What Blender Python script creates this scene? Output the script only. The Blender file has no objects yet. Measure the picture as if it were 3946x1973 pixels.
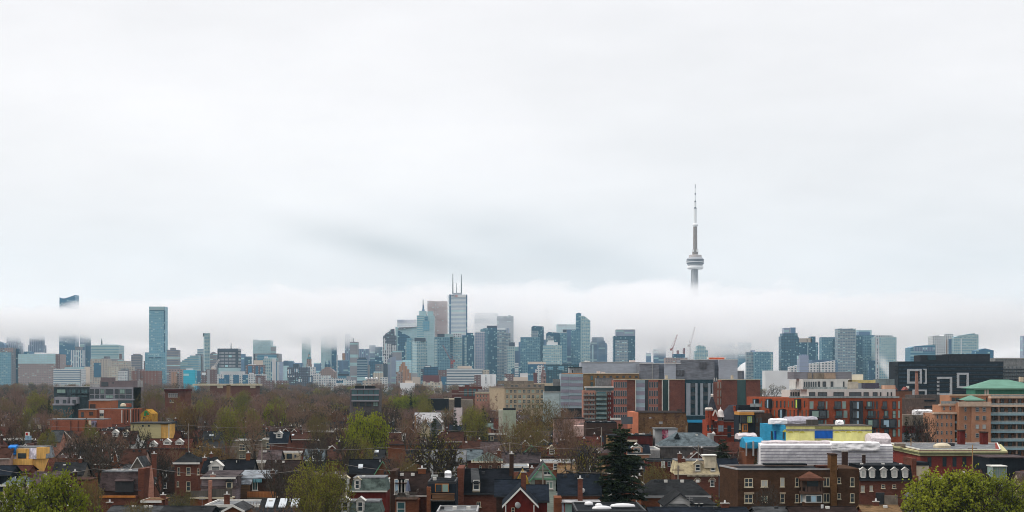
import bpy, math, random
from mathutils import Vector, Matrix, noise as mnoise
# ------------------------------------------------------------------ frame of reference
F, CX, HY, H = 6447.0, 1973.0, 1468.0, 28.0     # focal length in px, picture centre, horizon row, eye height (m)
def wx(px, D): return (px-CX)/F*D
def wz(py, D): return H-(py-HY)/F*D
def ground_z(D):
    t = min(1, max(0, (D-600)/1900.0)); return 10*t*t*(3-2*t)
S = bpy.context.scene
C = S.collection
rnd = random.Random(7)
PROTO = {}
# ------------------------------------------------------------------ materials
MATS = {}
def newmat(name):
    m = bpy.data.materials.new(name); m.use_nodes = True
    nt = m.node_tree; nt.nodes.clear()
    out = nt.nodes.new('ShaderNodeOutputMaterial'); b = nt.nodes.new('ShaderNodeBsdfPrincipled')
    nt.links.new(b.outputs[0], out.inputs[0])
    return m, nt, b
def nd(nt, typ, **kw):
    n = nt.nodes.new(typ)
    for k, v in kw.items(): setattr(n, k, v)
    return n
def mth(nt, op, a, b=None, c=None):
    n = nt.nodes.new('ShaderNodeMath'); n.operation = op
    for i, v in enumerate((a, b, c)):
        if v is None: continue
        if isinstance(v, (int, float)): n.inputs[i].default_value = v
        else: nt.links.new(v, n.inputs[i])
    return n.outputs[0]
def mixc(nt, f, a, b, blend='MIX'):
    n = nt.nodes.new('ShaderNodeMix'); n.data_type = 'RGBA'; n.blend_type = blend
    for i, v in ((0, f), (6, a), (7, b)):
        if isinstance(v, (int, float)): n.inputs[i].default_value = v
        elif isinstance(v, tuple): n.inputs[i].default_value = (v[0], v[1], v[2], 1)
        else: nt.links.new(v, n.inputs[i])
    return n.outputs[2]
def pos(nt, sx, sy, sz, space='world'):
    if space == 'world': g = nd(nt, 'ShaderNodeNewGeometry').outputs['Position']
    elif space == 'obj': g = nd(nt, 'ShaderNodeTexCoord').outputs['Object']
    else: g = nd(nt, 'ShaderNodeTexCoord').outputs['UV']
    m = nd(nt, 'ShaderNodeMapping'); m.inputs['Scale'].default_value = (sx, sy, sz)
    nt.links.new(g, m.inputs[0]); return m.outputs[0]
def noise(nt, vec, scale=1, detail=3, rough=.6):
    n = nd(nt, 'ShaderNodeTexNoise'); n.inputs['Scale'].default_value = scale
    n.inputs['Detail'].default_value = detail; n.inputs['Roughness'].default_value = rough
    nt.links.new(vec, n.inputs['Vector']); return n.outputs[0]
def plain(name, rgb, rough=.85, var=.35, kind='stucco', metallic=0, second=None):
    var *= 1.45
    """weathered surface: large stains, fine grain, and courses / streaks / shingle rows by kind"""
    if name in MATS: return MATS[name]
    m, nt, b = newmat(name)
    big = noise(nt, pos(nt, .35, .35, .5), 1, 3)
    if kind == 'brick': fine = noise(nt, pos(nt, 1.4, 1.4, 3.5), 1, 4, .75)
    elif kind == 'shingle': fine = noise(nt, pos(nt, .9, 1.1, 3.2), 1, 5, .8)
    elif kind == 'siding': fine = noise(nt, pos(nt, .3, .3, 9), 1, 1)
    elif kind == 'vertical': fine = noise(nt, pos(nt, 6, 6, .15), 1, 2)
    elif kind == 'metal': fine = noise(nt, pos(nt, .25, .25, 4), 1, 2)
    else: fine = noise(nt, pos(nt, 1.5, 1.5, .6), 1, 4)
    v = mth(nt, 'ADD', mth(nt, 'MULTIPLY', mth(nt, 'SUBTRACT', big, .5), var*2.2), mth(nt, 'MULTIPLY', mth(nt, 'SUBTRACT', fine, .5), var*3.2))
    v = mth(nt, 'ADD', v, 1.0)
    base = rgb
    if second:
        patch = noise(nt, pos(nt, .5, .5, .5), 1, 4, .7)
        f = nd(nt, 'ShaderNodeMapRange'); f.inputs[1].default_value = .5; f.inputs[2].default_value = .62
        nt.links.new(patch, f.inputs[0]); base = mixc(nt, f.outputs[0], rgb, second)
    vv = nd(nt, 'ShaderNodeCombineXYZ')
    for i in range(3): nt.links.new(v, vv.inputs[i])
    c = mixc(nt, 1.0, base, vv.outputs[0], 'MULTIPLY')
    nt.links.new(c, b.inputs['Base Color'])
    b.inputs['Roughness'].default_value = rough; b.inputs['Metallic'].default_value = metallic
    b.inputs['Specular IOR Level'].default_value = .3 if metallic else .03
    if kind in ('brick', 'shingle', 'stucco'):
        bp = nd(nt, 'ShaderNodeBump'); bp.inputs['Strength'].default_value = .5; bp.inputs['Distance'].default_value = .06
        nt.links.new(fine, bp.inputs['Height']); nt.links.new(bp.outputs[0], b.inputs['Normal'])
    MATS[name] = m; return m
def glassy(name, rgb, rough=.12, spec=.8, var=.5):
    if name in MATS: return MATS[name]
    m, nt, b = newmat(name)
    oi = nd(nt, 'ShaderNodeObjectInfo').outputs['Random']
    n = noise(nt, pos(nt, .8, .8, .8), 1, 1)
    v = mth(nt, 'ADD', mth(nt, 'MULTIPLY', mth(nt, 'ADD', oi, n), var), 1-var)
    vv = nd(nt, 'ShaderNodeCombineXYZ')
    for i in range(3): nt.links.new(v, vv.inputs[i])
    nt.links.new(mixc(nt, 1.0, rgb, vv.outputs[0], 'MULTIPLY'), b.inputs['Base Color'])
    b.inputs['Roughness'].default_value = rough; b.inputs['Specular IOR Level'].default_value = spec
    MATS[name] = m; return m
def facade(name, wall, glass, bay=4, fl=3.6, ww=.7, wh=.6, var=.5, lite=(.35, .55, .58), plite=.12, rough=.35, pier=0):
    """tower skin: a grid of panes (per-pane random tone), floors of height fl, bays of width bay, in metres over the UV map"""
    if name in MATS: return MATS[name]
    if ww == 1 and wh == 1: lite = glass
    m, nt, b = newmat(name)
    uv = nd(nt, 'ShaderNodeTexCoord').outputs['UV']
    sp = nd(nt, 'ShaderNodeSeparateXYZ'); nt.links.new(uv, sp.inputs[0])
    u = mth(nt, 'DIVIDE', sp.outputs[0], bay); v = mth(nt, 'DIVIDE', sp.outputs[1], fl)
    fu = mth(nt, 'FRACT', u); fv = mth(nt, 'FRACT', v)
    mask = mth(nt, 'MULTIPLY', mth(nt, 'LESS_THAN', fu, ww), mth(nt, 'LESS_THAN', fv, wh))
    cell = nd(nt, 'ShaderNodeCombineXYZ')
    nt.links.new(mth(nt, 'FLOOR', u), cell.inputs[0]); nt.links.new(mth(nt, 'FLOOR', v), cell.inputs[1])
    oi = nd(nt, 'ShaderNodeObjectInfo').outputs['Random']; nt.links.new(mth(nt, 'MULTIPLY', oi, 91), cell.inputs[2])
    wn = nd(nt, 'ShaderNodeTexWhiteNoise'); wn.noise_dimensions = '3D'; nt.links.new(cell.outputs[0], wn.inputs['Vector'])
    r = wn.outputs['Value']
    g2 = mixc(nt, mth(nt, 'LESS_THAN', r, plite), glass, lite)
    big = noise(nt, pos(nt, .02, .02, .012, 'uv'), 1, 2)
    sc = mth(nt, 'ADD', mth(nt, 'MULTIPLY', mth(nt, 'SUBTRACT', r, .5), var*.45), mth(nt, 'ADD', mth(nt, 'MULTIPLY', big, .9), mth(nt, 'ADD', mth(nt, 'MULTIPLY', oi, .5), .3)))
    vv = nd(nt, 'ShaderNodeCombineXYZ')
    for i in range(3): nt.links.new(sc, vv.inputs[i])
    g3 = mixc(nt, 1.0, g2, vv.outputs[0], 'MULTIPLY')
    grain = noise(nt, pos(nt, .15, .15, .15, 'uv'), 1, 3)
    w2 = mixc(nt, mth(nt, 'MULTIPLY', grain, .45), wall, tuple(x*.55 for x in wall))
    if pier:
        pm = mth(nt, 'LESS_THAN', mth(nt, 'FRACT', mth(nt, 'DIVIDE', sp.outputs[0], bay*pier)), .12)
        mask = mth(nt, 'MULTIPLY', mask, mth(nt, 'SUBTRACT', 1.0, pm))
    nt.links.new(mixc(nt, mask, w2, g3), b.inputs['Base Color'])
    rr = mth(nt, 'SUBTRACT', .8, mth(nt, 'MULTIPLY', mask, .8-rough)); nt.links.new(rr, b.inputs['Roughness'])
    b.inputs['Specular IOR Level'].default_value = .5
    MATS[name] = m; return m
# ------------------------------------------------------------------ mesh building
class MB:
    def __init__(s): s.v = []; s.f = []; s.uv = []
    def quad(s, *p):
        n = len(s.v); s.v += [tuple(q) for q in p]; s.f.append(tuple(range(n, n+len(p))))
        a = Vector(p[1])-Vector(p[0]); nrm = a.cross(Vector(p[2])-Vector(p[1]))
        if abs(nrm.z) > .75*nrm.length or nrm.length == 0: s.uv += [(q[0], q[1]) for q in p]
        elif abs(nrm.x) > abs(nrm.y)*1.5: s.uv += [(q[1]+3.3, q[2]) for q in p]
        elif abs(nrm.y) > abs(nrm.x)*1.5: s.uv += [(q[0], q[2]) for q in p]
        else:
            d = Vector((-nrm.y, nrm.x)).normalized(); s.uv += [(q[0]*d.x+q[1]*d.y, q[2]) for q in p]
    def box(s, x0, x1, y0, y1, z0, z1):
        q = s.quad
        q((x0,y0,z0),(x1,y0,z0),(x1,y0,z1),(x0,y0,z1)); q((x1,y1,z0),(x0,y1,z0),(x0,y1,z1),(x1,y1,z1))
        q((x0,y1,z0),(x0,y0,z0),(x0,y0,z1),(x0,y1,z1)); q((x1,y0,z0),(x1,y1,z0),(x1,y1,z1),(x1,y0,z1))
        q((x0,y0,z1),(x1,y0,z1),(x1,y1,z1),(x0,y1,z1)); q((x0,y1,z0),(x1,y1,z0),(x1,y0,z0),(x0,y0,z0))
        return s
    def prism(s, pts, z0, z1, ztop=None):
        """plan polygon (counter-clockwise) from z0 to z1; ztop gives one height per corner"""
        n = len(pts); zt = ztop or [z1]*n; u = 0
        for i in range(n):
            a, b = pts[i], pts[(i+1) % n]; j = (i+1) % n
            L = math.hypot(b[0]-a[0], b[1]-a[1]); k = len(s.v)
            s.v += [(a[0],a[1],z0),(b[0],b[1],z0),(b[0],b[1],zt[j]),(a[0],a[1],zt[i])]
            s.f.append((k,k+1,k+2,k+3)); s.uv += [(u,z0),(u+L,z0),(u+L,zt[j]),(u,zt[i])]; u += L
        k = len(s.v); s.v += [(p[0],p[1],zt[i]) for i, p in enumerate(pts)]; s.f.append(tuple(range(k, k+n))); s.uv += [(0,0)]*n
        return s
    def profile(s, pts, y0, y1):
        """outline in x,z (counter-clockwise seen from the front) pushed from y0 back to y1"""
        n = len(pts)
        s.f.append(tuple(range(len(s.v), len(s.v)+n))); s.v += [(p[0], y0, p[1]) for p in pts]; s.uv += list(pts)
        s.f.append(tuple(range(len(s.v)+n-1, len(s.v)-1, -1))); s.v += [(p[0], y1, p[1]) for p in pts]; s.uv += list(reversed(pts))
        for i in range(n):
            a, b = pts[i], pts[(i+1) % n]
            s.quad((b[0],y0,b[1]), (a[0],y0,a[1]), (a[0],y1,a[1]), (b[0],y1,b[1]))
        return s
    def slab(s, p, t=.2):
        """a roof plane of thickness t under the polygon p"""
        n = len(p); lo = [(q[0], q[1], q[2]-t) for q in p]
        s.quad(*p); s.quad(*reversed(lo))
        for i in range(n):
            j = (i+1) % n; s.quad(p[j], p[i], lo[i], lo[j])
        return s
    def tube(s, a, b, r0, r1=None, n=6):
        a = Vector(a); b = Vector(b); r1 = r0 if r1 is None else r1
        d = (b-a)
        if d.length < 1e-6: return s
        d.normalize(); x = d.orthogonal().normalized(); y = d.cross(x)
        k = len(s.v)
        for c, r in ((a, r0), (b, r1)):
            for i in range(n):
                t = 2*math.pi*i/n; q = c+x*math.cos(t)*r+y*math.sin(t)*r; s.v.append(tuple(q))
        for i in range(n):
            j = (i+1) % n; s.f.append((k+i, k+j, k+n+j, k+n+i)); s.uv += [(i,0),(i+1,0),(i+1,1),(i,1)]
        s.f.append(tuple(range(k+n, k+2*n))); s.uv += [(0,0)]*n
        return s
    def lathe(s, prof, n=24, cx=0, cy=0):
        k = len(s.v)
        for r, z in prof:
            for i in range(n):
                t = 2*math.pi*i/n; s.v.append((cx+r*math.cos(t), cy+r*math.sin(t), z))
        for m in range(len(prof)-1):
            for i in range(n):
                j = (i+1) % n; a = k+m*n
                s.f.append((a+i, a+j, a+n+j, a+n+i)); r = max(prof[m][0], .1); w = 2*math.pi*r/n
                s.uv += [(i*w, prof[m][1]), ((i+1)*w, prof[m][1]), ((i+1)*w, prof[m+1][1]), (i*w, prof[m+1][1])]
        s.f.append(tuple(range(k+(len(prof)-1)*n, k+len(prof)*n))); s.uv += [(0,0)]*n
        return s
    def mesh(s, name, mat, smooth=False):
        me = bpy.data.meshes.new(name); me.from_pydata(s.v, [], s.f)
        if len(s.uv) == sum(len(f) for f in s.f):
            l = me.uv_layers.new(name='UVMap'); l.data.foreach_set('uv', [c for q in s.uv for c in q])
        me.materials.append(mat)
        if smooth: me.polygons.foreach_set('use_smooth', [True]*len(me.polygons))
        return me
    def build(s, name, mat, parent=None, smooth=False, loc=None):
        o = bpy.data.objects.new(name, s.mesh(name, mat, smooth)); C.objects.link(o)
        if parent: o.parent = parent
        if loc: o.location = loc
        return o
THINGS = []
def tag(o, label=None, cat=None, group=None, kind=None):
    if label: o['label'] = label
    if cat: o['category'] = cat
    if group: o['group'] = group
    if kind: o['kind'] = kind
    return o
def thing(name, label, cat, loc=(0,0,0), rz=0, group=None):
    o = bpy.data.objects.new(name, None); C.objects.link(o); o.empty_display_size = .5
    o.location = loc; o.rotation_euler = (0, 0, rz); tag(o, label, cat, group); THINGS.append(o)
    return o
def inst(name, mesh, parent, loc=(0,0,0), rz=0, sc=None):
    o = bpy.data.objects.new(name, mesh); C.objects.link(o); o.parent = parent; o.location = loc; o.rotation_euler = (0,0,rz)
    if sc: o.scale = sc
    return o
def copy_tree(o, parent=None):
    c = o.copy(); C.objects.link(c)
    if parent is not None: c.parent = parent
    for ch in KIDS.get(o.name, []): copy_tree(ch, c)
    return c
KIDS = {}
# ------------------------------------------------------------------ camera, sky, sun
cam_d = bpy.data.cameras.new('camera'); cam = bpy.data.objects.new('camera', cam_d); C.objects.link(cam)
cam.location = (0, 0, H); cam.rotation_euler = (math.radians(90), 0, 0)
cam_d.sensor_width = 36; cam_d.lens = 36*F/3946; cam_d.shift_y = (HY-986.5)/3946
cam_d.clip_start = 1; cam_d.clip_end = 30000
S.camera = cam
SUN_EL, SUN_AZ = math.radians(48), math.radians(-60)
W = bpy.data.worlds.new('World'); S.world = W; W.use_nodes = True
nt = W.node_tree; nt.nodes.clear()
wo = nd(nt, 'ShaderNodeOutputWorld'); bg = nd(nt, 'ShaderNodeBackground'); nt.links.new(bg.outputs[0], wo.inputs[0])
sky = nd(nt, 'ShaderNodeTexSky'); sky.sky_type = 'NISHITA'; sky.sun_disc = False
sky.sun_elevation = SUN_EL; sky.sun_rotation = SUN_AZ; sky.dust_density = 4
gen = nd(nt, 'ShaderNodeTexCoord').outputs['Generated']
sp = nd(nt, 'ShaderNodeSeparateXYZ'); nt.links.new(gen, sp.inputs[0])
def mapd(sx, sy, sz, lx=0, lz=0, ry=0):
    m = nd(nt, 'ShaderNodeMapping'); m.inputs['Scale'].default_value = (sx, sy, sz); m.inputs['Location'].default_value = (lx, 0, lz)
    m.inputs['Rotation'].default_value = (0, ry, 0)
    nt.links.new(gen, m.inputs[0]); return m.outputs[0]
n1 = noise(nt, mapd(3.2, 3.2, 11, 2.1, .4, -.12), 1, 4, .55)      # long drawn-out streaks of cloud
n2 = noise(nt, mapd(9, 9, 30, .3, 1.7, -.2), 1, 3, .5)
cl = mth(nt, 'ADD', mth(nt, 'MULTIPLY', n1, .8), mth(nt, 'MULTIPLY', n2, .2))
rp = nd(nt, 'ShaderNodeMapRange'); rp.inputs[1].default_value = .36; rp.inputs[2].default_value = .66; nt.links.new(cl, rp.inputs[0])
lit = mixc(nt, rp.outputs[0], (.87, .88, .91), (.96, .95, .97))
up = nd(nt, 'ShaderNodeMapRange'); up.inputs[1].default_value = .04; up.inputs[2].default_value = .17; nt.links.new(sp.outputs[2], up.inputs[0])
lf = nd(nt, 'ShaderNodeMapRange'); lf.inputs[1].default_value = .1; lf.inputs[2].default_value = -.3; nt.links.new(sp.outputs[0], lf.inputs[0])
upl = mth(nt, 'MINIMUM', mth(nt, 'ADD', mth(nt, 'MULTIPLY', up.outputs[0], .85), mth(nt, 'MULTIPLY', lf.outputs[0], .5)), 1.0)
lit = mixc(nt, mth(nt, 'MULTIPLY', upl, .8), lit, (1.03, 1.01, 1.02))
n3 = noise(nt, mapd(6, 6, 22, 5.2, 2.3, -.22), 1, 5, .6); vr_ = mth(nt, 'ADD', 1.035, mth(nt, 'ADD', mth(nt, 'MULTIPLY', mth(nt, 'SUBTRACT', n1, .52), .27), mth(nt, 'MULTIPLY', mth(nt, 'SUBTRACT', n3, .5), .16)))
cv_ = nd(nt, 'ShaderNodeCombineXYZ'); [nt.links.new(vr_, cv_.inputs[i_]) for i_ in range(3)]
lit = mixc(nt, 1.0, lit, cv_.outputs[0], 'MULTIPLY')
def blot(cx_, cz_, rx, rz_, amt, col, prev):
    a = mth(nt, 'DIVIDE', mth(nt, 'SUBTRACT', sp.outputs[0], cx_), rx); b = mth(nt, 'DIVIDE', mth(nt, 'ADD', mth(nt, 'SUBTRACT', sp.outputs[2], cz_), mth(nt, 'MULTIPLY', mth(nt, 'SUBTRACT', sp.outputs[0], cx_), .22)), rz_)
    r = mth(nt, 'ADD', mth(nt, 'MULTIPLY', a, a), mth(nt, 'MULTIPLY', b, b))
    r = mth(nt, 'ADD', r, mth(nt, 'MULTIPLY', mth(nt, 'SUBTRACT', n2, .5), 2.2))
    k = mth(nt, 'MULTIPLY', mth(nt, 'POWER', 2.718, mth(nt, 'MULTIPLY', r, -1.0)), amt)
    return mixc(nt, k, prev, col)
lit = blot(-.072, .078, .055, .009, .62, (.62, .65, .68), lit)     # the low grey scud left of the tall tower
lit = blot(.03, .078, .075, .015, .5, (.68, .71, .75), lit)
skc = mixc(nt, 1.0, sky.outputs[0], (.1, .1, .1), 'MULTIPLY')
zen = nd(nt, 'ShaderNodeMapRange'); zen.interpolation_type = 'SMOOTHSTEP'      # an overcast sky is brightest overhead
for i_, v_ in ((1, .24), (2, .85), (3, 1.0), (4, 1.95)): zen.inputs[i_].default_value = v_
nt.links.new(sp.outputs[2], zen.inputs[0])
bk_ = nd(nt, 'ShaderNodeMapRange'); bk_.interpolation_type = 'SMOOTHSTEP'          # unseen sky behind the viewer, dimmed to darken the camera-facing walls
for i_, v_ in ((1, .15), (2, -.45), (3, 1.0), (4, .72)): bk_.inputs[i_].default_value = v_
nt.links.new(sp.outputs[1], bk_.inputs[0]); zb = mth(nt, 'MULTIPLY', zen.outputs[0], bk_.outputs[0])
nt.links.new(mixc(nt, .93, skc, lit), bg.inputs[0]); nt.links.new(zb, bg.inputs[1])
sd = bpy.data.lights.new('sun', 'SUN'); sd.energy = 1.5; sd.angle = math.radians(11); sd.color = (1, .93, .82)
so = bpy.data.objects.new('sun', sd); C.objects.link(so)
sv = Vector((math.sin(SUN_AZ)*math.cos(SUN_EL), -math.cos(SUN_AZ)*math.cos(SUN_EL)*.6, math.sin(SUN_EL)))
so.rotation_euler = sv.to_track_quat('Z', 'Y').to_euler()
S.view_settings.view_transform = 'Standard'; S.view_settings.look = 'None'; S.view_settings.exposure = 0; S.view_settings.gamma = 1
S.cycles.use_denoising = True; S.cycles.filter_width = 1.0
S.cycles.max_bounces = 16; S.cycles.diffuse_bounces = 3; S.cycles.glossy_bounces = 2; S.cycles.volume_bounces = 14
S.cycles.transparent_max_bounces = 8; S.cycles.sample_clamp_indirect = 4
# ------------------------------------------------------------------ air: even haze and the low cloud deck
hz = MB().box(-3600, 3600, -60, 8200, -40, 640)
m = bpy.data.materials.new('haze_air'); m.use_nodes = True; t = m.node_tree; t.nodes.clear()
o_ = nd(t, 'ShaderNodeOutputMaterial'); pv = nd(t, 'ShaderNodeVolumePrincipled'); t.links.new(pv.outputs[0], o_.inputs['Volume'])
pv.inputs['Color'].default_value = (.60, .86, 1, 1); pv.inputs['Density'].default_value = 3.6e-5; pv.inputs['Anisotropy'].default_value = 0
haze = hz.build('haze', m); tag(haze, kind='stuff'); 
FOG = (-3400, 3400, 4000, 6600, 12, 330)
m = bpy.data.materials.new('fog_bank_air'); m.use_nodes = True; t = m.node_tree; t.nodes.clear()
o_ = nd(t, 'ShaderNodeOutputMaterial'); pv = nd(t, 'ShaderNodeVolumePrincipled'); t.links.new(pv.outputs[0], o_.inputs['Volume'])
pv.inputs['Color'].default_value = (.999, .995, 1, 1); pv.inputs['Anisotropy'].default_value = .6
P = nd(t, 'ShaderNodeNewGeometry').outputs['Position']; sp2 = nd(t, 'ShaderNodeSeparateXYZ'); t.links.new(P, sp2.inputs[0])
def curve(t, v, pts, x0, x1, y1):
    n = nd(t, 'ShaderNodeMapRange'); n.inputs[1].default_value = x0; n.inputs[2].default_value = x1; t.links.new(v, n.inputs[0])
    c = nd(t, 'ShaderNodeFloatCurve'); t.links.new(n.outputs[0], c.inputs['Value']); cv = c.mapping.curves[0]
    P_ = [((a-x0)/(x1-x0), b/y1) for a, b in pts]
    cv.points[0].location = P_[0]; cv.points[1].location = P_[-1]
    for q in P_[1:-1]: cv.points.new(*q)
    c.mapping.update(); return mth(t, 'MULTIPLY', c.outputs[0], y1)
top = curve(t, sp2.outputs[0], [(-1600,206),(-1150,197),(-600,250),(0,260),(490,256),(900,236),(1500,200)], -1600, 1500, 300)
bot = curve(t, sp2.outputs[0], [(-1600,164),(-1196,160),(-600,128),(0,120),(490,105),(900,120),(1500,160)], -1600, 1500, 300)
wob = mth(t, 'MULTIPLY', mth(t, 'SUBTRACT', noise(t, pos(t, .0042, .0005, .008), 1, 4, .6), .5), 130)
wob = mth(t, 'ADD', wob, mth(t, 'MULTIPLY', mth(t, 'SUBTRACT', noise(t, pos(t, .013, .001, .03), 1, 3, .6), .5), 75))
zz = mth(t, 'ADD', sp2.outputs[2], wob)
def ramp(t, v, a, b):
    n = nd(t, 'ShaderNodeMapRange'); n.interpolation_type = 'SMOOTHSTEP'; t.links.new(v, n.inputs[0]); n.inputs[1].default_value = a; n.inputs[2].default_value = b
    return n.outputs[0]
d_ = mth(t, 'MULTIPLY', ramp(t, mth(t, 'SUBTRACT', zz, mth(t, 'SUBTRACT', bot, mth(t, 'MULTIPLY', mth(t, 'MAXIMUM', mth(t, 'SUBTRACT', sp2.outputs[1], 4350), 0), .22))), -34, 30), ramp(t, mth(t, 'SUBTRACT', top, zz), -14, 12))
d_ = mth(t, 'MULTIPLY', d_, ramp(t, noise(t, pos(t, .0045, .0012, .014), 1, 4, .65), .3, .5))
dens = mth(t, 'MULTIPLY', d_, curve(t, sp2.outputs[0], [(-1600,.038),(-1000,.038),(-700,.011),(250,.011),(480,.018),(700,.011),(1500,.010)], -1600, 1500, .04))
t.links.new(dens, pv.inputs['Density'])
fog = MB().box(*FOG).build('fog_bank', m); tag(fog, 'low white cloud bank swallowing the tops of the farther towers', 'fog', kind='stuff')
m.cycles.homogeneous_volume = False
S.cycles.volume_step_rate = 1.0; S.cycles.volume_max_steps = 256
# ------------------------------------------------------------------ ground
g = MB()
ys = [-60, 100, 200, 300, 400, 500, 600, 800, 1000, 1200, 1400, 1600, 1800, 2000, 2200, 2500, 3000, 4000, 5000, 6500, 8000]
for i in range(len(ys)-1):
    a, b = ys[i], ys[i+1]
    g.quad((-3500,a,ground_z(a)-.02),(3500,a,ground_z(a)-.02),(3500,b,ground_z(b)-.02),(-3500,b,ground_z(b)-.02))
gm, gnt, gb = newmat('ground_soil')
k = ramp(gnt, noise(gnt, pos(gnt, .03, .03, .03), 1, 4), .45, .6)
c_ = mixc(gnt, k, (.02, .017, .014), (.025, .033, .012)); k2 = ramp(gnt, noise(gnt, pos(gnt, .3, .3, .3), 1, 4), .4, .7)
gnt.links.new(mixc(gnt, k2, c_, (.04, .033, .028)), gb.inputs['Base Color']); gb.inputs['Roughness'].default_value = .95; gb.inputs['Specular IOR Level'].default_value = 0
tag(g.build('ground', gm), kind='structure')
# ------------------------------------------------------------------ skyline: towers placed from survey windows (origin x, origin y, scale)
ZW = {1:(0,1100,3.22), 2:(650,1150,3.22), 3:(1300,1100,3.22), 5:(1950,1130,3.22), 6:(2550,1150,3.22), 7:(3150,1200,2.862), 8:(2550,680,2.576), 9:(0,0,1)}
TEAL=(.05,.16,.235); MINT=(.27,.47,.48); DKT=(.03,.1,.15)
SK = dict(
 tealgrid=((.07,.17,.23),TEAL,5,3.6,.82,.72,.7), mintgrid=((.30,.46,.47),(.12,.30,.35),4.5,3.6,.8,.62,.6), fcpband=((.82,.84,.84),(.3,.38,.42),80,2.95,1,.4,.2), paleglass=((.44,.57,.60),(.34,.51,.56),6,4,.9,.8,.3),
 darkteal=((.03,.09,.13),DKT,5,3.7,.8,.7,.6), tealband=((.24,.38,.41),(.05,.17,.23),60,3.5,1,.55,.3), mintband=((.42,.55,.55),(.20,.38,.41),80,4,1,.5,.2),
 whiteband=((.60,.63,.64),(.14,.2,.24),80,4.2,1,.42,.3), paleband=((.48,.54,.56),(.2,.32,.37),80,3.6,1,.5,.3), greystripe=((.32,.36,.41),(.11,.17,.22),5,3.6,.5,1,.2),
 whitestripe=((.66,.69,.7),(.10,.19,.25),5.2,3.6,.5,1,.2), greygrid=((.28,.27,.28),(.08,.11,.14),5,3.8,.6,.5,.5), greyband=((.34,.32,.31),(.12,.14,.17),80,3.8,1,.45,.3),
 beige=((.5,.43,.37),(.16,.17,.18),5,3.7,.5,.45,.5), pinkish=((.42,.33,.31),(.13,.14,.16),5,3.7,.55,.42,.5), brickred=((.24,.11,.085),(.34,.27,.25),6,3.6,.35,.4,.5),
 darkframe=((.06,.08,.1),(.26,.27,.29),8,7,.84,.62,.3), blackwhite=((.62,.63,.65),(.05,.06,.08),4.5,6.5,.4,.75,.5), darkband=((.42,.52,.55),(.03,.08,.12),50,3.4,1,.72,.5),
 condo=((.22,.36,.38),(.05,.15,.2),3.4,3.1,.72,.62,.9), condodark=((.08,.17,.21),(.025,.09,.13),3.2,3.1,.75,.66,.8), condolight=((.46,.56,.55),(.13,.27,.31),4,3.1,.74,.55,.8),
 lilac=((.42,.42,.5),(.1,.2,.27),4,3.2,.55,.6,.6), scotia=((.26,.155,.15),(.17,.1,.11),6,4,.5,.55,.4), bluegrey=((.16,.25,.32),(.13,.21,.28),20,4,.8,.9,.2),
 concrete=((.36,.35,.37),(.3,.3,.32),30,3.4,.9,.85,.2), greyslab=((.38,.42,.46),(.34,.38,.43),20,3.4,.9,.9,.15), orangebrick=((.47,.28,.19),(.15,.13,.12),5,3.6,.4,.45,.5),
 white=((.72,.73,.74),(.7,.7,.71),50,20,1,1,.08), whitewin=((.68,.68,.68),(.08,.12,.15),4.2,3.2,.5,.5,.6), cream=((.58,.52,.43),(.2,.2,.2),4.5,3.6,.45,.5,.5),
 copper=((.16,.33,.32),(.1,.22,.24),6,3.6,.6,.5,.3), maroon=((.15,.045,.05),(.13,.04,.045),20,4,1,1,.15), blackbox=((.03,.04,.055),(.022,.03,.045),9,3,.9,.8,.5),
 cyan=((.01,.38,.52),(.008,.36,.50),10,4,.95,.9,.2), stone=((.38,.28,.25),(.14,.11,.11),4.5,4,.45,.6,.4), darkgrid=((.07,.08,.095),(.12,.14,.16),4,3.1,.6,.6,.8),
 purplebrick=((.19,.12,.12),(.28,.25,.25),5,3.4,.4,.45,.5), creambox=((.62,.52,.43),(.6,.5,.42),20,4,1,1,.12), greyconc=((.42,.43,.45),(.4,.41,.43),20,4,1,1,.12),
 balcony=((.40,.45,.47),(.1,.17,.21),5,3,.82,.5,.7), tealbalc=((.03,.07,.09),(.05,.15,.18),4,3,.75,.6,1.0), roofdark=((.05,.07,.09),(.05,.07,.09),9,9,1,1,.1))
def deep(c):
    m=sum(c)/3; f=(.82,.86,1.02) if c[2]>c[0]*1.25 else (.85,.84,.86)
    return tuple(max(0,m+(x-m)*1.2)*k for x,k in zip(c,f)) if max(c)<.5 else c
def sty(n):
    a = SK[n]; return facade('facade_'+n, deep(a[0]), deep(a[1]), a[2], a[3], a[4], a[5], a[6])
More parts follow.
